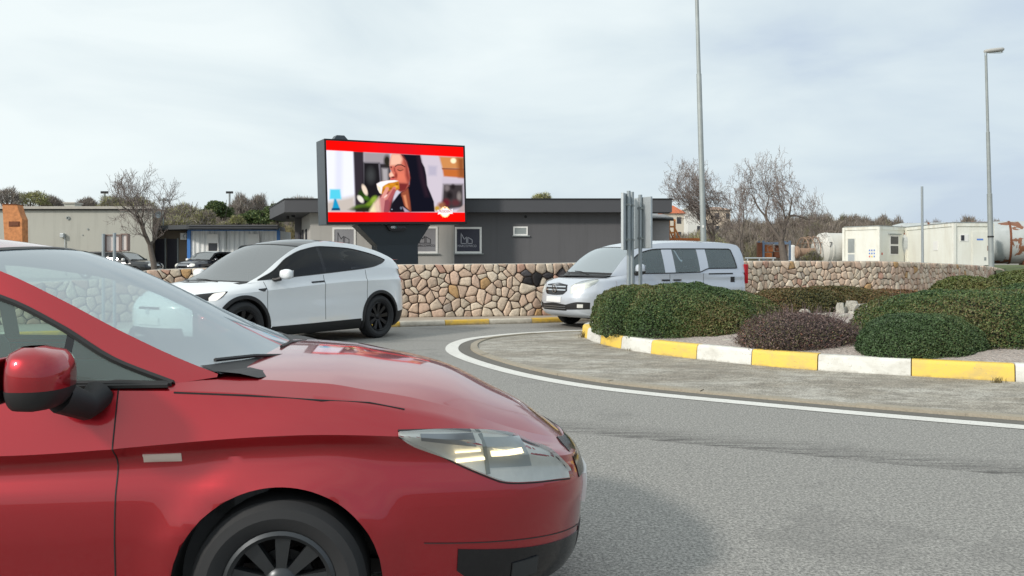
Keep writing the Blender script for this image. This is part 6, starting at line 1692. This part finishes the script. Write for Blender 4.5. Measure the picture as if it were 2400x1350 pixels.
# orange steel: trailer with ladder, leaning jib on the left
def orange_steel():
    Y = 43.5; root = empty('orange_platform', (AX(1590, Y), Y, .8), 0, 'orange painted steel platform with a small ladder frame, beyond the van roof', 'machine'); c = AX(1590, Y); q = lambda px: AX(px, Y) - c; z = lambda py: AZ(py, Y) - .8
    mb = MB(); mb.bx(q(1532), q(1640), 0, 1.4, z(566), z(558)); mb.bx(q(1532), q(1560), -.05, -.005, z(562), z(556)); mb.build('platform_deck', M['rust'], root, bevel=.02)
    l_ = MB()
    for px in (1570, 1583): l_.box((q(px), 0.2, (z(514) + z(560)) / 2), (.09, .09, z(514) - z(560)))
    for py in (515, 531, 545): l_.box((q(1576.5), .2, z(py)), (q(1583) - q(1570), .08, .09))
    l_.tube([(q(1583), .2, z(534)), (q(1596), .2, z(560))], .045, 5); l_.tube([(q(1572), .6, z(532)), (q(1584), .6, z(560))], .04, 5); l_.build('ladder_frame', simple('orange_paint', (.55, .2, .05), .6), root)
    b = MB(); b.box((q(1537), .4, z(553)), (.12, .12, .2)); b.build('hose_reel', M['trim'], root)
    w = MB(); w.tube([(q(1560), .7, .0), (q(1560), .7, z(566))], .05, 6); w.tube([(q(1630), .7, .0), (q(1630), .7, z(566))], .05, 6); w.build('support_leg', M['rust_dark'], root)
orange_steel()
def orange_jib():
    Y = 41; root = empty('orange_steel_jib', (AX(30, Y), Y, .6), 0, 'rusty orange steel jib end standing up behind the red car roof at the far left', 'machine'); c = AX(30, Y); q = lambda px: AX(px, Y) - c; z = lambda py: AZ(py, Y) - .6
    mb = MB(); mb.prism([(q(5), z(478)), (q(40), z(480)), (q(46), z(500)), (q(52), z(514)), (q(53), z(600)), (q(12), z(600))], 0, .5); mb.build('jib_box', simple('rusty_orange_paint', (.55, .22, .08), .75, var=.35, scale=5), root, bevel=.02)
    s_ = MB(); s_.bx(q(21), q(46), -.02, .0, z(531), z(519)); s_.bx(q(27), q(44), -.035, -.021, z(529), z(521)); s_.build('slot_plate', M['rust_dark'], root)
    e_ = MB(); e_.prism([(q(4), z(477)), (q(41), z(478.5)), (q(40), z(480)), (q(5), z(479))], -.04, .54); e_.build('top_plate', M['rust_dark'], root)
    for k in range(5):
        pass
orange_jib()

# ================================================================== posts, lamps, signs
def lean_post(name, base, top, radii, label, cat='lamp post', parts=None, mat='galv_dull'):
    root = empty(name, base, 0, label, cat); v = Vector(top) - Vector(base)
    mb = MB(); P_, Rr = [], []
    for (t, r) in radii: P_.append(v * t); Rr.append(r)
    mb.tube(P_, Rr, 20); mb.build('pole', M[mat], root, smooth=True, sharp=30)
    return root, v
Y1 = 23.6
r1, v1 = lean_post('lamp_post', (AX(1652, Y1), Y1, .6), (AX(1624, Y1), Y1, AZ(-330, Y1)), [(0, .085), (.0001, .085), (.50, .072), (.502, .058), (.78, .050), (.782, .042), (1, .036)], 'tallest galvanised lamp post, behind the silver van, cut off by the frame top')
hd = MB(); hd.box((.35, 0, v1.z + .02), (.75, .24, .1)); hd.build('lamp_head', M['galv_light'], r1, bevel=.04).location = (v1.x, 0, 0)
cl = MB(); cl.box((-.03 + v1.x * .12, -.085, AZ(531, Y1) - .6), (.05, .02, .07)); cl.build('tag_plate', M['white_frame'], r1)
Y2 = 33.6
r2, v2 = lean_post('lamp_post', (AX(2324, Y2), Y2, .95), (AX(2310.5, Y2), Y2, AZ(124, Y2)), [(0, .105), (.0001, .105), (.36, .098), (.362, .078), (.64, .070), (.642, .055), (1, .048)], 'shorter galvanised street lamp with a flat head pointing right, in front of the larger cabin')
hd = MB(); A = []
for t, w, h in ((0, .06, .07), (.06, .10, .10), (.15, .13, .11), (.5, .15, .12), (.72, .13, .11), (.79, .06, .07)):
    A.append([(t - .06, w * math.cos(a), h * .75 * math.sin(a) + .06 + t * .11) for a in np.linspace(0, 2 * PI, 17)])
hd.grid(np.array(A)); hd.add([A[0][k] for k in range(16)], [tuple(range(16))]); hd.add([A[-1][k] for k in range(16)], [tuple(range(16))])
o = hd.build('lamp_head', simple('lamp_head_paint', (.42, .42, .40), .5), r2, smooth=True, sharp=50); o.location = v2
gl_ = MB(); gl_.box((.42, 0, .02), (.5, .18, .05)); g2 = gl_.build('lamp_glass', M['lens'], o, bevel=.02)
nk = MB(); nk.tube([(0, 0, -.12), (0, 0, .04)], .05, 12); nk.build('lamp_neck', M['galv'], o, smooth=True)
cl = MB(); cl.lathe([(.10, -.03), (.118, -.03), (.118, .03), (.10, .03)], 20, Matrix.Translation(v2 * .165) @ Matrix.Rotation(PI / 2, 4, 'X'), close=True); cl.build('clamp', M['trim'], r2)
Y3 = 27.8
r3, v3 = lean_post('plain_post', (AX(2162.5, Y3), Y3, .9), (AX(2161, Y3), Y3, AZ(437, Y3)), [(0, .040), (1, .038)], 'thin plain steel post without a lamp, in front of the two white cabins', 'post', mat='galv')

def sign_back(x, y, z0, w, zc0, zc1, rz, posts, label, name='road_sign', face='galv_light'):
    root = empty(name, (x, y, z0), rz, label, 'road sign', 'road signs seen from behind')
    p = MB(); p.box((0, 0, (zc0 + zc1) / 2 - z0), (w, .012, zc1 - zc0)); p.build('panel', M[face], root, bevel=.004)
    f_ = MB()
    for s_ in (-1, 1): f_.box((s_ * (w / 2 - .008), .02, (zc0 + zc1) / 2 - z0), (.014, .04, zc1 - zc0))
    for zz in (zc0, zc1): f_.box((0, .02, zz - z0), (w, .04, .012))
    f_.build('edge_flange', M['galv_light'], root)
    for k, px in enumerate(posts):
        t = MB(); t.tube([(px, -.045, -.1), (px, -.045, zc1 - z0 + .05)], .035, 14); pp = t.build('post', M['galv'], root, smooth=True, sharp=40)
        for zz in (zc0 + .18, zc1 - .2): c_ = MB(); c_.box((px, -.03, zz - z0), (.10, .09, .035)); c_.build('bracket', M['galv_dull'], pp)
    return root
ys = 15.0; zs = island_height(AX(1480, ys), ys)
# two panels at an angle with three posts; we see their backs
sign_back(AX(1471, ys), ys, zs, .58, AZ(585, ys), AZ(455, ys), R_(66), [-.09, .14], 'left, two post one of the grey road signs seen from behind on the island')
sign_back(AX(1505, ys + .2), ys + .2, zs, .46, AZ(581, ys), AZ(461, ys), R_(-56), [.0], 'right, single post one of the grey road signs seen from behind on the island')
# small boxed signs on the left
def small_sign(px0, px1, py0, py1, Y, postpx, label, dr=0.0):
    x0, x1 = AX(px0, Y), AX(px1, Y); root = empty('boxed_sign', ((x0 + x1) / 2, Y, .112), R_(dr), label, 'road sign', 'small boxed signs by the left pavement'); w = x1 - x0; za, zb = AZ(py1, Y) - .112, AZ(py0, Y) - .112
    p = MB(); p.bx(-w / 2, w / 2, 0, .05, za, zb); p.build('panel', M['sign_pink'], root)
    f_ = MB(); f_.bx(-w / 2 - .015, w / 2 + .015, -.03, .08, zb, zb + .02); f_.bx(-w / 2 - .015, w / 2 + .015, -.03, .08, za - .02, za); f_.bx(-w / 2 - .02, -w / 2, -.03, .08, za, zb); f_.bx(w / 2, w / 2 + .02, -.03, .08, za, zb); f_.build('box_frame', simple('brown_edge', (.22, .15, .13), .6), root)
    t = MB(); xx = AX(postpx, Y) - (x0 + x1) / 2; t.tube([(xx, -.06, -.1), (xx, -.06, zb + .03)], .03, 12); t.build('post', M['galv'], root, smooth=True, sharp=40)
small_sign(250, 280, 552, 588, 15.6, 246, 'wider, left one of the two pale boxed signs behind the red car windscreen')
small_sign(286, 298, 550, 586, 15.4, 272, 'narrower, right one of the two pale boxed signs behind the red car windscreen')

# far masts
for px, py, Y, lab in ((245, 453, 90, 'distant three lamp mast above the beige building'), (538, 453, 95, 'distant lamp mast above the dark green tree')):
    root = empty('light_mast', (AX(px, Y), Y, 1), 0, lab, 'light mast', 'distant light masts'); mb = MB(); mb.tube([(0, 0, 0), (0, 0, AZ(py, Y) - 1)], .12, 6); mb.build('pole', M['galv_dull'], root)
    for k in (-1, 0, 1): h = MB(); h.box((k * .28, 0, AZ(py, Y) - .9), (.22, .2, .25)); h.build('lamp', M['trim'], root)

# ================================================================== trees
def tree_skel(rs, height, levels, spread, up_, trunk_f, r0, nb=(2, 3), lean=(0, 0)):
    segs = []
    def grow(p, d_, L, r, lv):
        pts = [p]; n = 4 if lv < 2 else 3; q = p
        for k in range(n):
            d_ = (d_ + Vector((rs.gauss(0, 1), rs.gauss(0, 1), rs.gauss(0, .6))) * (.10 + .05 * lv) + Vector((0, 0, up_ * .12))).normalized(); q = q + d_ * (L / n); pts.append(q)
        r1 = r * (.72 if lv == 0 else .55); segs.append((pts, [r + (r1 - r) * k / n for k in range(n + 1)], lv))
        if lv >= levels: return
        m = rs.randint(*nb) + (1 if lv in (2, 3) else 0)
        for k in range(m):
            a = 2 * PI * (k + rs.random() * .6) / m + lv; ax = d_.orthogonal().normalized(); ax = Matrix.Rotation(a, 3, d_) @ ax
            nd = (d_ * math.cos(spread) + ax * math.sin(spread * rs.uniform(.7, 1.25))).normalized()
            st = pts[-1] if k < 2 or lv == 0 else pts[-2]
            grow(st, nd, L * rs.uniform(.62, .86) * (1.0 if lv else 1 / max(trunk_f * 2.2, .4)), r1 * rs.uniform(.68, .85), lv + 1)
        if lv >= 1:      # side shoots
            for k in range(3 if lv < 3 else 2 if lv < 5 else 1):
                t = rs.choice(pts[1:-1]); ax = Matrix.Rotation(rs.uniform(0, 6.3), 3, d_) @ d_.orthogonal().normalized(); grow(t, (d_ * .55 + ax * .8).normalized(), L * .5, r1 * .55, min(lv + 2, levels))
    grow(Vector((0, 0, 0)), Vector((lean[0], lean[1], 1)).normalized(), height * trunk_f, r0, 0); return segs
def bare_tree(px, base_py, top_py, span, Y, seed, label, trunk_f=.28, spread=.52, up_=.5, lean=(0, 0), r0=.16, levels=6, name='bare_tree', group=None, zbase=None, twr=.006, nb=(2, 3)):
    rs = random.Random(seed); H = (base_py - top_py) * Y / FPX; segs = tree_skel(rs, H, levels, spread, up_, trunk_f, r0, nb=nb, lean=lean)
    P_ = np.array([p for s_ in segs for p in s_[0]]); fz = H / P_[:, 2].max(); fw = ((span[1] - span[0]) * Y / FPX) / (P_[:, 0].max() - P_[:, 0].min()); F_ = Vector((fw, fw, fz)); cx_ = (P_[:, 0].max() + P_[:, 0].min()) / 2 * fw; sh = (((span[0] + span[1]) / 2 - px) * Y / FPX - cx_) / (H * .65)
    z0 = AZ(base_py, Y); root = empty(name, (AX(px, Y), Y, z0), 0, label, 'tree', group)
    tr, cr, twg = MB(), MB(), MB()
    for pts, rr, lv in segs:
        pts = [Vector((p.x * F_.x + sh * min(p.z * F_.z, H * .65), p.y * F_.y, p.z * F_.z)) for p in pts]
        if lv == 0: pts = [pts[0] - Vector((0, 0, .5))] + pts; rr = [rr[0] * 1.25] + rr
        (tr if lv == 0 else cr if lv <= 3 else twg).tube(pts, [max(r_, twr) for r_ in rr], 8 if lv == 0 else 5 if lv < 3 else 3, cap=False)
    tr.build('trunk', M['bark'], root, smooth=True, sharp=80, fixn=False); c = cr.build('branches', M['bark'], root, smooth=True, sharp=80, fixn=False); twg.build('twigs', M['twig'], root, fixn=False)
    return root
bare_tree(362, 632, 382, (258, 425), 38, 21, 'leafless tree with a forked trunk in front of the beige building on the left', trunk_f=.26, spread=.58, up_=.7, r0=.15, levels=6, twr=.006)
bare_tree(1838, 606, 336, (1705, 1925), 43, 8, 'largest leafless spreading tree, to the right of the tall lamp post', trunk_f=.09, spread=.66, up_=.28, r0=.21, twr=.007, levels=7, nb=(2, 3))
bare_tree(1690, 600, 362, (1535, 1740), 48, 31, 'leafless tree directly behind the tall lamp post', trunk_f=.10, spread=.62, up_=.3, r0=.15, twr=.007, levels=7)
bare_tree(1735, 600, 418, (1690, 1775), 54, 45, 'small thin leafless tree between the two large bare ones', trunk_f=.2, spread=.42, up_=.6, r0=.10, levels=5, twr=.009)

def twig_cloud(rs, ctr, rad, n, L, w, pal, leafy=0.0, base=None):
    """short upswept twigs and buds filling a crown"""
    d = rs.normal(size=(n, 3)); d /= np.linalg.norm(d, axis=1)[:, None]; d[:, 2] = np.abs(d[:, 2]) * 1.1 - .35
    ph = rs.uniform(0, 6, 3); lump = 1 + .22 * np.sin(d[:, 0] * 4 + ph[0]) * np.sin(d[:, 1] * 4 + ph[1]) + .12 * np.sin(d[:, 2] * 7 + ph[2])
    r = rs.uniform(.25, 1, n) ** .45 * lump; p = np.array(ctr) + d * r[:, None] * np.array(rad)
    org = np.array(base if base is not None else (ctr[0], ctr[1], ctr[2] - rad[2])); t = p - org; t /= np.linalg.norm(t, axis=1)[:, None]
    t = t + rs.normal(size=(n, 3)) * (.35 + leafy * 2); t /= np.linalg.norm(t, axis=1)[:, None]
    b = np.cross(t, rs.normal(size=(n, 3))); b /= np.linalg.norm(b, axis=1)[:, None]
    l = L * rs.uniform(.4, 1.3, n)[:, None]; ww = w * rs.uniform(.6, 1.4, n)[:, None]
    V = np.stack([p - t * l * .4 - b * ww, p - t * l * .4 + b * ww, p + t * l * .6 + b * ww * .4, p + t * l * .6 - b * ww * .4], 1).reshape(-1, 3)
    P_ = np.array(pal); c = P_[rs.randint(0, len(P_), n)] * rs.uniform(.75, 1.25, (n, 1)); return V, np.repeat(c, 4, 0)
BARE = [(.26, .225, .205), (.30, .265, .245), (.20, .17, .15), (.27, .24, .19)]
BUD = [(.30, .31, .12), (.36, .36, .13), (.25, .24, .14), (.22, .2, .15)]
EVER = [(.055, .09, .030), (.085, .125, .04), (.07, .105, .035), (.12, .15, .05)]
DRY = [(.36, .30, .16), (.30, .26, .13), (.24, .22, .10), (.40, .34, .20)]
KIND = {'bare': (BARE, 1500, .5, .016, 0), 'bud': (BUD, 2200, .34, .022, .3), 'ever': (EVER, 9000, .15, .05, 1.0), 'dry': (DRY, 2600, .5, .02, .1), 'mix': (BARE + BUD[:2], 2000, .45, .018, .1)}
def far_tree(px, top, bot, wpx, Y, kind, seed, label, name=None, group='trees beyond the buildings'):
    rs = np.random.RandomState(seed); pal, n, L, w, leafy = KIND[kind]; zt, zb = AZ(top, Y), AZ(bot, Y); hw = wpx / 2 * Y / FPX; H = zt - zb
    base = lot_z(AX(px, Y), Y) - .1; root = empty(name or {'bare': 'bare_tree', 'bud': 'budding_tree', 'ever': 'evergreen_tree', 'dry': 'dry_reed_clump', 'mix': 'bare_tree'}[kind], (AX(px, Y), Y, base), 0, label, 'tree' if kind != 'dry' else 'plant', group)
    cz = (zt + zb) / 2 - base; k = (Y / 75.0)
    if kind == 'ever':
        lobes = [((rs.uniform(-.4, .4) * hw, rs.uniform(-.4, .4) * hw, cz + rs.uniform(-.35, .35) * H / 2), (hw * rs.uniform(.45, .7), hw * .6, H / 2 * rs.uniform(.4, .62))) for _ in range(7)]
        V, C_ = [], []
        for c, r in lobes: a, b = twig_cloud(rs, c, r, 1100, L * k, w * k * 1.2, pal, leafy); V.append(a); C_.append(b)
        V, C_ = np.concatenate(V), np.concatenate(C_)
    else: V, C_ = twig_cloud(rs, (0, 0, cz), (hw, hw * .8, H / 2), n, L * k, w * k, pal, leafy, base=(0, 0, cz - H * .6))
    big_mesh('crown', V, np.arange(len(V)).reshape(-1, 4), M['leaf'], root, C_)
    t = MB(); rr = random.Random(seed); t.tube([(0, 0, 0), (rr.uniform(-.2, .2), 0, cz * .5), (rr.uniform(-.3, .3), 0, cz)], [.14, .10, .05], 6, cap=False)
    for q in range(9 if kind != 'ever' else 3):
        a = rr.uniform(0, 6.3); e_ = Vector((math.cos(a) * hw * .75, math.sin(a) * hw * .5, cz + rr.uniform(-.1, .45) * H)); s_ = Vector((0, 0, cz * rr.uniform(.5, .9))); t.tube([s_, (s_ + e_) / 2 + Vector((0, 0, -.1)), e_], [.06, .04, .015], 4, cap=False)
    t.build('trunk', M['bark'], root, fixn=False); return root
FT = [(18, 434, 500, 62, 66, 'bare', 'bare tree at the far left edge above the flat roof'), (76, 441, 500, 84, 68, 'bud', 'yellow green budding tree above the left end of the beige building'), (122, 457, 500, 50, 70, 'bare', 'low bare tree right of the yellow green one'),
      (205, 460, 500, 44, 72, 'bare', 'thin bare bush top left of the distant three lamp mast'), (262, 456, 510, 70, 70, 'mix', 'bare bushy tree right of the roof chimney'), (322, 452, 520, 84, 66, 'mix', 'brownish bare tree behind the large leafless one'), (432, 466, 545, 84, 60, 'mix', 'brown bushy tree above the entrance block'),
      (478, 486, 545, 60, 58, 'mix', 'low brown bush left of the dark green tree'), (515, 457, 530, 84, 62, 'ever', 'round dark green tree above the white corrugated cabin'), (566, 447, 520, 56, 72, 'bare', 'tall grey bare tree behind the evergreens'), (606, 450, 520, 48, 74, 'bare', 'slim grey bare tree right of the tall bare one'),
      (592, 478, 540, 76, 60, 'ever', 'lower dark green tree in the middle of the three evergreens'), (650, 468, 540, 66, 58, 'ever', 'dark green tree beside the canopy end of the grey building'), (546, 512, 545, 60, 56, 'mix', 'low greenish brown bush above the cabin roof'), (556, 505, 530, 32, 55, 'bud', 'small bright green bush above the cabin roof'), (706, 459, 500, 76, 64, 'bare', 'sparse bare treetop above the canopy, left of the screen'),
      (1270, 449, 500, 64, 62, 'bud', 'round budding treetop above the roof of the dark grey building'), (680, 520, 620, 44, 52, 'dry', 'clump of dry yellowish reeds under the canopy'), (420, 500, 560, 60, 56, 'mix', 'brown shrub directly above the two dark doors')]
for i, t_ in enumerate(FT): far_tree(*t_[:5], t_[5], 100 + i, t_[6])
far_tree(1905, 588, 622, 40, 46, 'mix', 300, 'dry grassy bush in front of the white tank', name='dry_bush', group=None)
far_tree(1650, 535, 600, 120, 60, 'mix', 301, 'low bare thicket bush behind the orange platform', name='dry_bush', group=None)

# wood on the right: one mass of bare trees
def wood(name, seed, PX0, PX1, toptab, layers, label, PAL, GRN, gp, und=True):
    rs = np.random.RandomState(seed); top = sc1(toptab)
    V, C_ = [], []
    for layer, (Y, drop, cnt, sz) in enumerate(layers):
        for i in range(cnt):
            px = PX0 + (PX1 - PX0) * (i + rs.uniform(.1, .9)) / cnt; py = top(px) + drop + abs(rs.normal()) * 4 + rs.uniform(0, 5)
            if und and layer >= 3 and px > 1990: continue
            zt = AZ(py, Y); h = rs.uniform(4.5, 6.5); hw = sz / 2 * Y / FPX * rs.uniform(.8, 1.2)
            g_ = rs.uniform() < gp[min(layer, len(gp) - 1)]
            a, b = twig_cloud(rs, (AX(px, Y), Y + rs.uniform(-3, 3), zt - h / 2), (hw, hw, h / 2), 1300, .8, .020 * Y / 90, GRN + PAL[:1] if g_ else PAL, .02); V.append(a); C_.append(b)
            for s_ in range(7):
                x = AX(px, Y) + rs.uniform(-1, 1) * hw * .5; w_ = .05; zb = lot_z(x, Y); dx = rs.uniform(-.8, .8); q = np.array([[x - w_, Y, zb], [x + w_, Y, zb], [x + w_ * .4 + dx, Y, zt - h * .2], [x - w_ * .4 + dx, Y, zt - h * .2]]); V.append(q); C_.append(np.repeat(np.array([[.17, .145, .13]]), 4, 0))
    V, C_ = np.concatenate(V), np.concatenate(C_); o = big_mesh(name, V, np.arange(len(V)).reshape(-1, 4), M['leaf'], None, C_)
    tag(o, label, 'wood', kind='stuff')
    sc = MB(); A = []
    for px in np.linspace(PX0, PX1, 60):
        Y = layers[0][0] - 4; A.append([(AX(px, Y), Y, lot_z(AX(px, Y), Y) - 1), (AX(px, Y), Y, AZ(top(px) + (30 if und else 26), Y))])
    A = np.array(A); B_ = A[:, ::-1].copy(); B_[:, :, 1] += 6
    sc.grid(np.concatenate([A, B_], 1)); o = sc.build(name + '_undergrowth', simple(name + '_undergrowth', (.10, .088, .075), .95, var=.3, scale=.6)); tag(o, 'dark tangled undergrowth inside ' + ('the bare wood on the right' if und else 'the thicket on the left'), 'undergrowth', kind='stuff')
WPAL = [(.20, .165, .14), (.24, .20, .17), (.155, .13, .112), (.21, .185, .13), (.26, .225, .195)]
WGRN = [(.155, .165, .08), (.18, .17, .09), (.15, .135, .09)]
wood('wood', 9, 1545, 2560, [(1560, 535), (1640, 525), (1700, 504), (1780, 497), (1850, 491), (1900, 487), (2000, 489), (2080, 492), (2115, 505), (2150, 512), (2200, 504), (2260, 498), (2300, 501), (2340, 515), (2460, 526), (2700, 520)],
     ((118, 0, 46, 46), (104, 7, 44, 50), (90, 18, 40, 56), (76, 34, 34, 62), (64, 52, 26, 66)), 'mass of bare brown trees closing the view behind the cabins and tanks', WPAL, WGRN, (.1, .1, .12, .3, .6))
wood('thicket', 12, -60, 760, [(-60, 462), (60, 466), (160, 474), (230, 474), (300, 458), (360, 462), (420, 470), (480, 472), (560, 460), (620, 466), (660, 466), (760, 472)],
     ((96, 0, 40, 44), (84, 10, 36, 50), (72, 24, 34, 54)), 'band of bare bushes and small trees behind the buildings on the left', WPAL, WGRN, (.15, .3, .5), und=False)

# houses on the rise behind the bare trees
def house(px0, px1, eave, ridge, bot, Y, wallm, roofm, label, rz=0.0, gable=True):
    x0, x1 = AX(px0, Y), AX(px1, Y); cx = (x0 + x1) / 2; zb = 1.0; root = empty('house', (cx, Y, zb), rz, label, 'house', 'houses on the rise'); w = (x1 - x0) / 2; ze, zr = AZ(eave, Y) - zb, AZ(ridge, Y) - zb
    mb = MB(); mb.bx(-w, w, 0, 8, 0, ze); mb.build('wall', wallm, root)
    r = MB(); e_ = .4
    if gable: r.add([(-w - e_, -e_, ze), (w + e_, -e_, ze), (w + e_, 8 + e_, ze), (-w - e_, 8 + e_, ze), (-w * .3, 4, zr), (w * .3, 4, zr)], [(0, 1, 5, 4), (1, 2, 5), (2, 3, 4, 5), (3, 0, 4), (3, 2, 1, 0)])
    r.build('roof', roofm, root)
    for k in range(max(1, int(w))):
        x = -w + (k + .7) * 2 * w / max(1, int(w)) - .3
        for zz in (ze - 1.9, ze - 4.6):
            q = MB(); q.bx(x, x + .8, -.04, .02, zz, zz + 1.2); q.build('window', M['dark_glass_pane'], root)
house(1560, 1603, 500, 478, 540, 150, M['house_white'], M['roof_tile'], 'cream house with an orange tiled roof next to the grey building end')
house(1612, 1648, 490, 480, 540, 165, simple('white_plaster', (.66, .66, .63), .9), M['concrete'], 'white house seen through the branches left of the tall lamp post')
house(1662, 1712, 492, 482, 540, 175, simple('peach_plaster', (.60, .50, .40), .9), simple('pale_tiles', (.5, .36, .28), .9), 'peach coloured house seen through the branches right of the tall lamp post')

# ================================================================== parked cars in the yard
def parked(name, loc, head, body, label, H=1.42, L=3.85, W=1.72, roofm=None, hood=.92, dlo_c=.6):
    k = W / 1.72; sH = H / 1.42; wb = L * .645; xr = -wb - .30; w2 = W / 2
    P = dict(wb=wb, wr=.30, arch=.34, tr=.30, tw=.19, rr=.19, spokes=7, track=w2 - .12, xf=-.05, xr=-wb - .1, nf=2.8, nr=3.0, kf=20, kr=14, km=44, sub=2, floor=.2,
        levels=[dict(z=.2, W=w2 - .08, F=.68, R=xr - .25), dict(z=.35, W=w2 - .02, F=.76, R=xr - .36), dict(z=.6, W=w2, F=.78, R=xr - .38), dict(z=[(-wb, .80 * sH), (0, .76), (.7, .70)], W=w2 - .005, F=.74, R=xr - .36, crease=1),
                dict(z=[(-wb, .93 * sH), (-.4, .90 * sH), (.3, .86), (.7, .78)], W=[(-wb, w2 - .07), (-.4, w2 - .07), (.2, w2 - .13), (.7, w2 - .22)], F=.70, R=xr - .33)],
        doors=[('front_door', -.45, -1.55, .3)], hood_crown=[(-.5, .03), (.2, .05), (.7, .0)], hood_end=-.42, deck_start=xr - .22, deck_crown=.02,
        U=[(-.28, .93 * sH, w2 - .13), (-.6, 1.16 * sH, w2 - .18), (-.85, 1.32 * sH, w2 - .24), (-1.3, 1.39 * sH, w2 - .27), (-wb + .1, 1.38 * sH, w2 - .27), (xr + .05, 1.30 * sH, w2 - .26), (xr - .15, 1.1 * sH, w2 - .2), (xr - .24, .95 * sH, w2 - .22)],
        belt_z=[(xr - .4, .93 * sH), (-.28, .90 * sH)], belt_y=[(xr - .3, w2 - .22), (xr, w2 - .1), (-1, w2 - .07), (-.28, w2 - .12)], dlo=(-.45, xr + .12),
        dlo_t=[(-.45, .96 * sH), (-.7, 1.16 * sH), (-.95, 1.28 * sH), (-1.4, 1.32 * sH), (-wb + .1, 1.31 * sH), (xr + .12, 1.2 * sH)], dlo_b=[(-.45, .94 * sH), (xr + .12, .98 * sH)], pillars=[(-1.5, -1.58)],
        head=-.92, rhead=xr + .1, bow=[(xr - .3, -.04), (-1.5, 0), (-.92, .06), (-.28, .14)], crown=[(xr, .01), (-1.3, .03), (-.3, .01)], tub=.85 * sH, iw=w2 - .18, seats=[(-1.1, (.34, -.34))], seat_z=.35, bulge=.015, rub=.01)
    root = empty(name, (*loc, lot_z(*loc) + .02), head, label, 'car', 'cars parked in the yard')
    c = Car(P); m = dict(body=body, rim=M['rim_silver'], side_glass=M['glass_tint'], side_glass_rear=M['glass_tint'], screen_glass=M['glass_suv'], rear_glass=M['glass_tint'], roof=roofm or body); c.build(root, m)
    for sd in (1, -1):
        c.patch('headlight', .42, .70, [(.42, .72), (.56, .77), (.70, .75)], [(.42, .64), (.56, .60), (.70, .65)], sd, M['reflector'], off=.01, thick=.012, ns=8, nz=4)
        c.mirror((-.55, sd * (w2 + .1), .97 * sH), (.12, .2, .14), sd, dict(body=M['white_frame'] if sd < 0 else body), stalk=[(-.5, sd * (w2 + .03), .93 * sH), (-.48, sd * (w2 - .03), .92 * sH), (-.46, sd * (w2 - .08), .92 * sH)])
        c.patch('tail_light', c.total - .6, c.total - .4, .85 * sH, .68, sd, M['red_lens'], off=.006, thick=.01, ns=4, nz=3)
    c.patch('grille', -.30, .30, .66, .54, 1, M['gloss_black'], off=.006, thick=.01, ns=10, nz=3); c.patch('grille_trim', -.34, .34, .70, .67, 1, M['chrome'], off=.01, thick=.01, ns=10, nz=1)
    c.patch('lower_grille', -.4, .4, .42, .3, 1, M['trim'], off=.006, thick=.01, ns=10, nz=2); c.plate(0, .47, .5, .1)
    return c
parked('small_hatchback', (AX(452, 42.5), 42.6), R_(247), M['navy_car'], 'small dark hatchback with round headlamps parked facing us in front of the white corrugated cabin', roofm=M['galv_light'])
parked('dark_saloon', (AX(318, 40.5), 41.5), R_(-8), M['black_car'], 'black car parked behind the small boxed signs, only its roof and bonnet showing', H=1.40, L=4.2)
parked('dark_estate', (AX(566, 44.5), 45.0), R_(262), M['navy_car'], 'dark car whose roof alone shows above the white car, before the corrugated cabin', H=1.86, L=4.5, W=1.86)
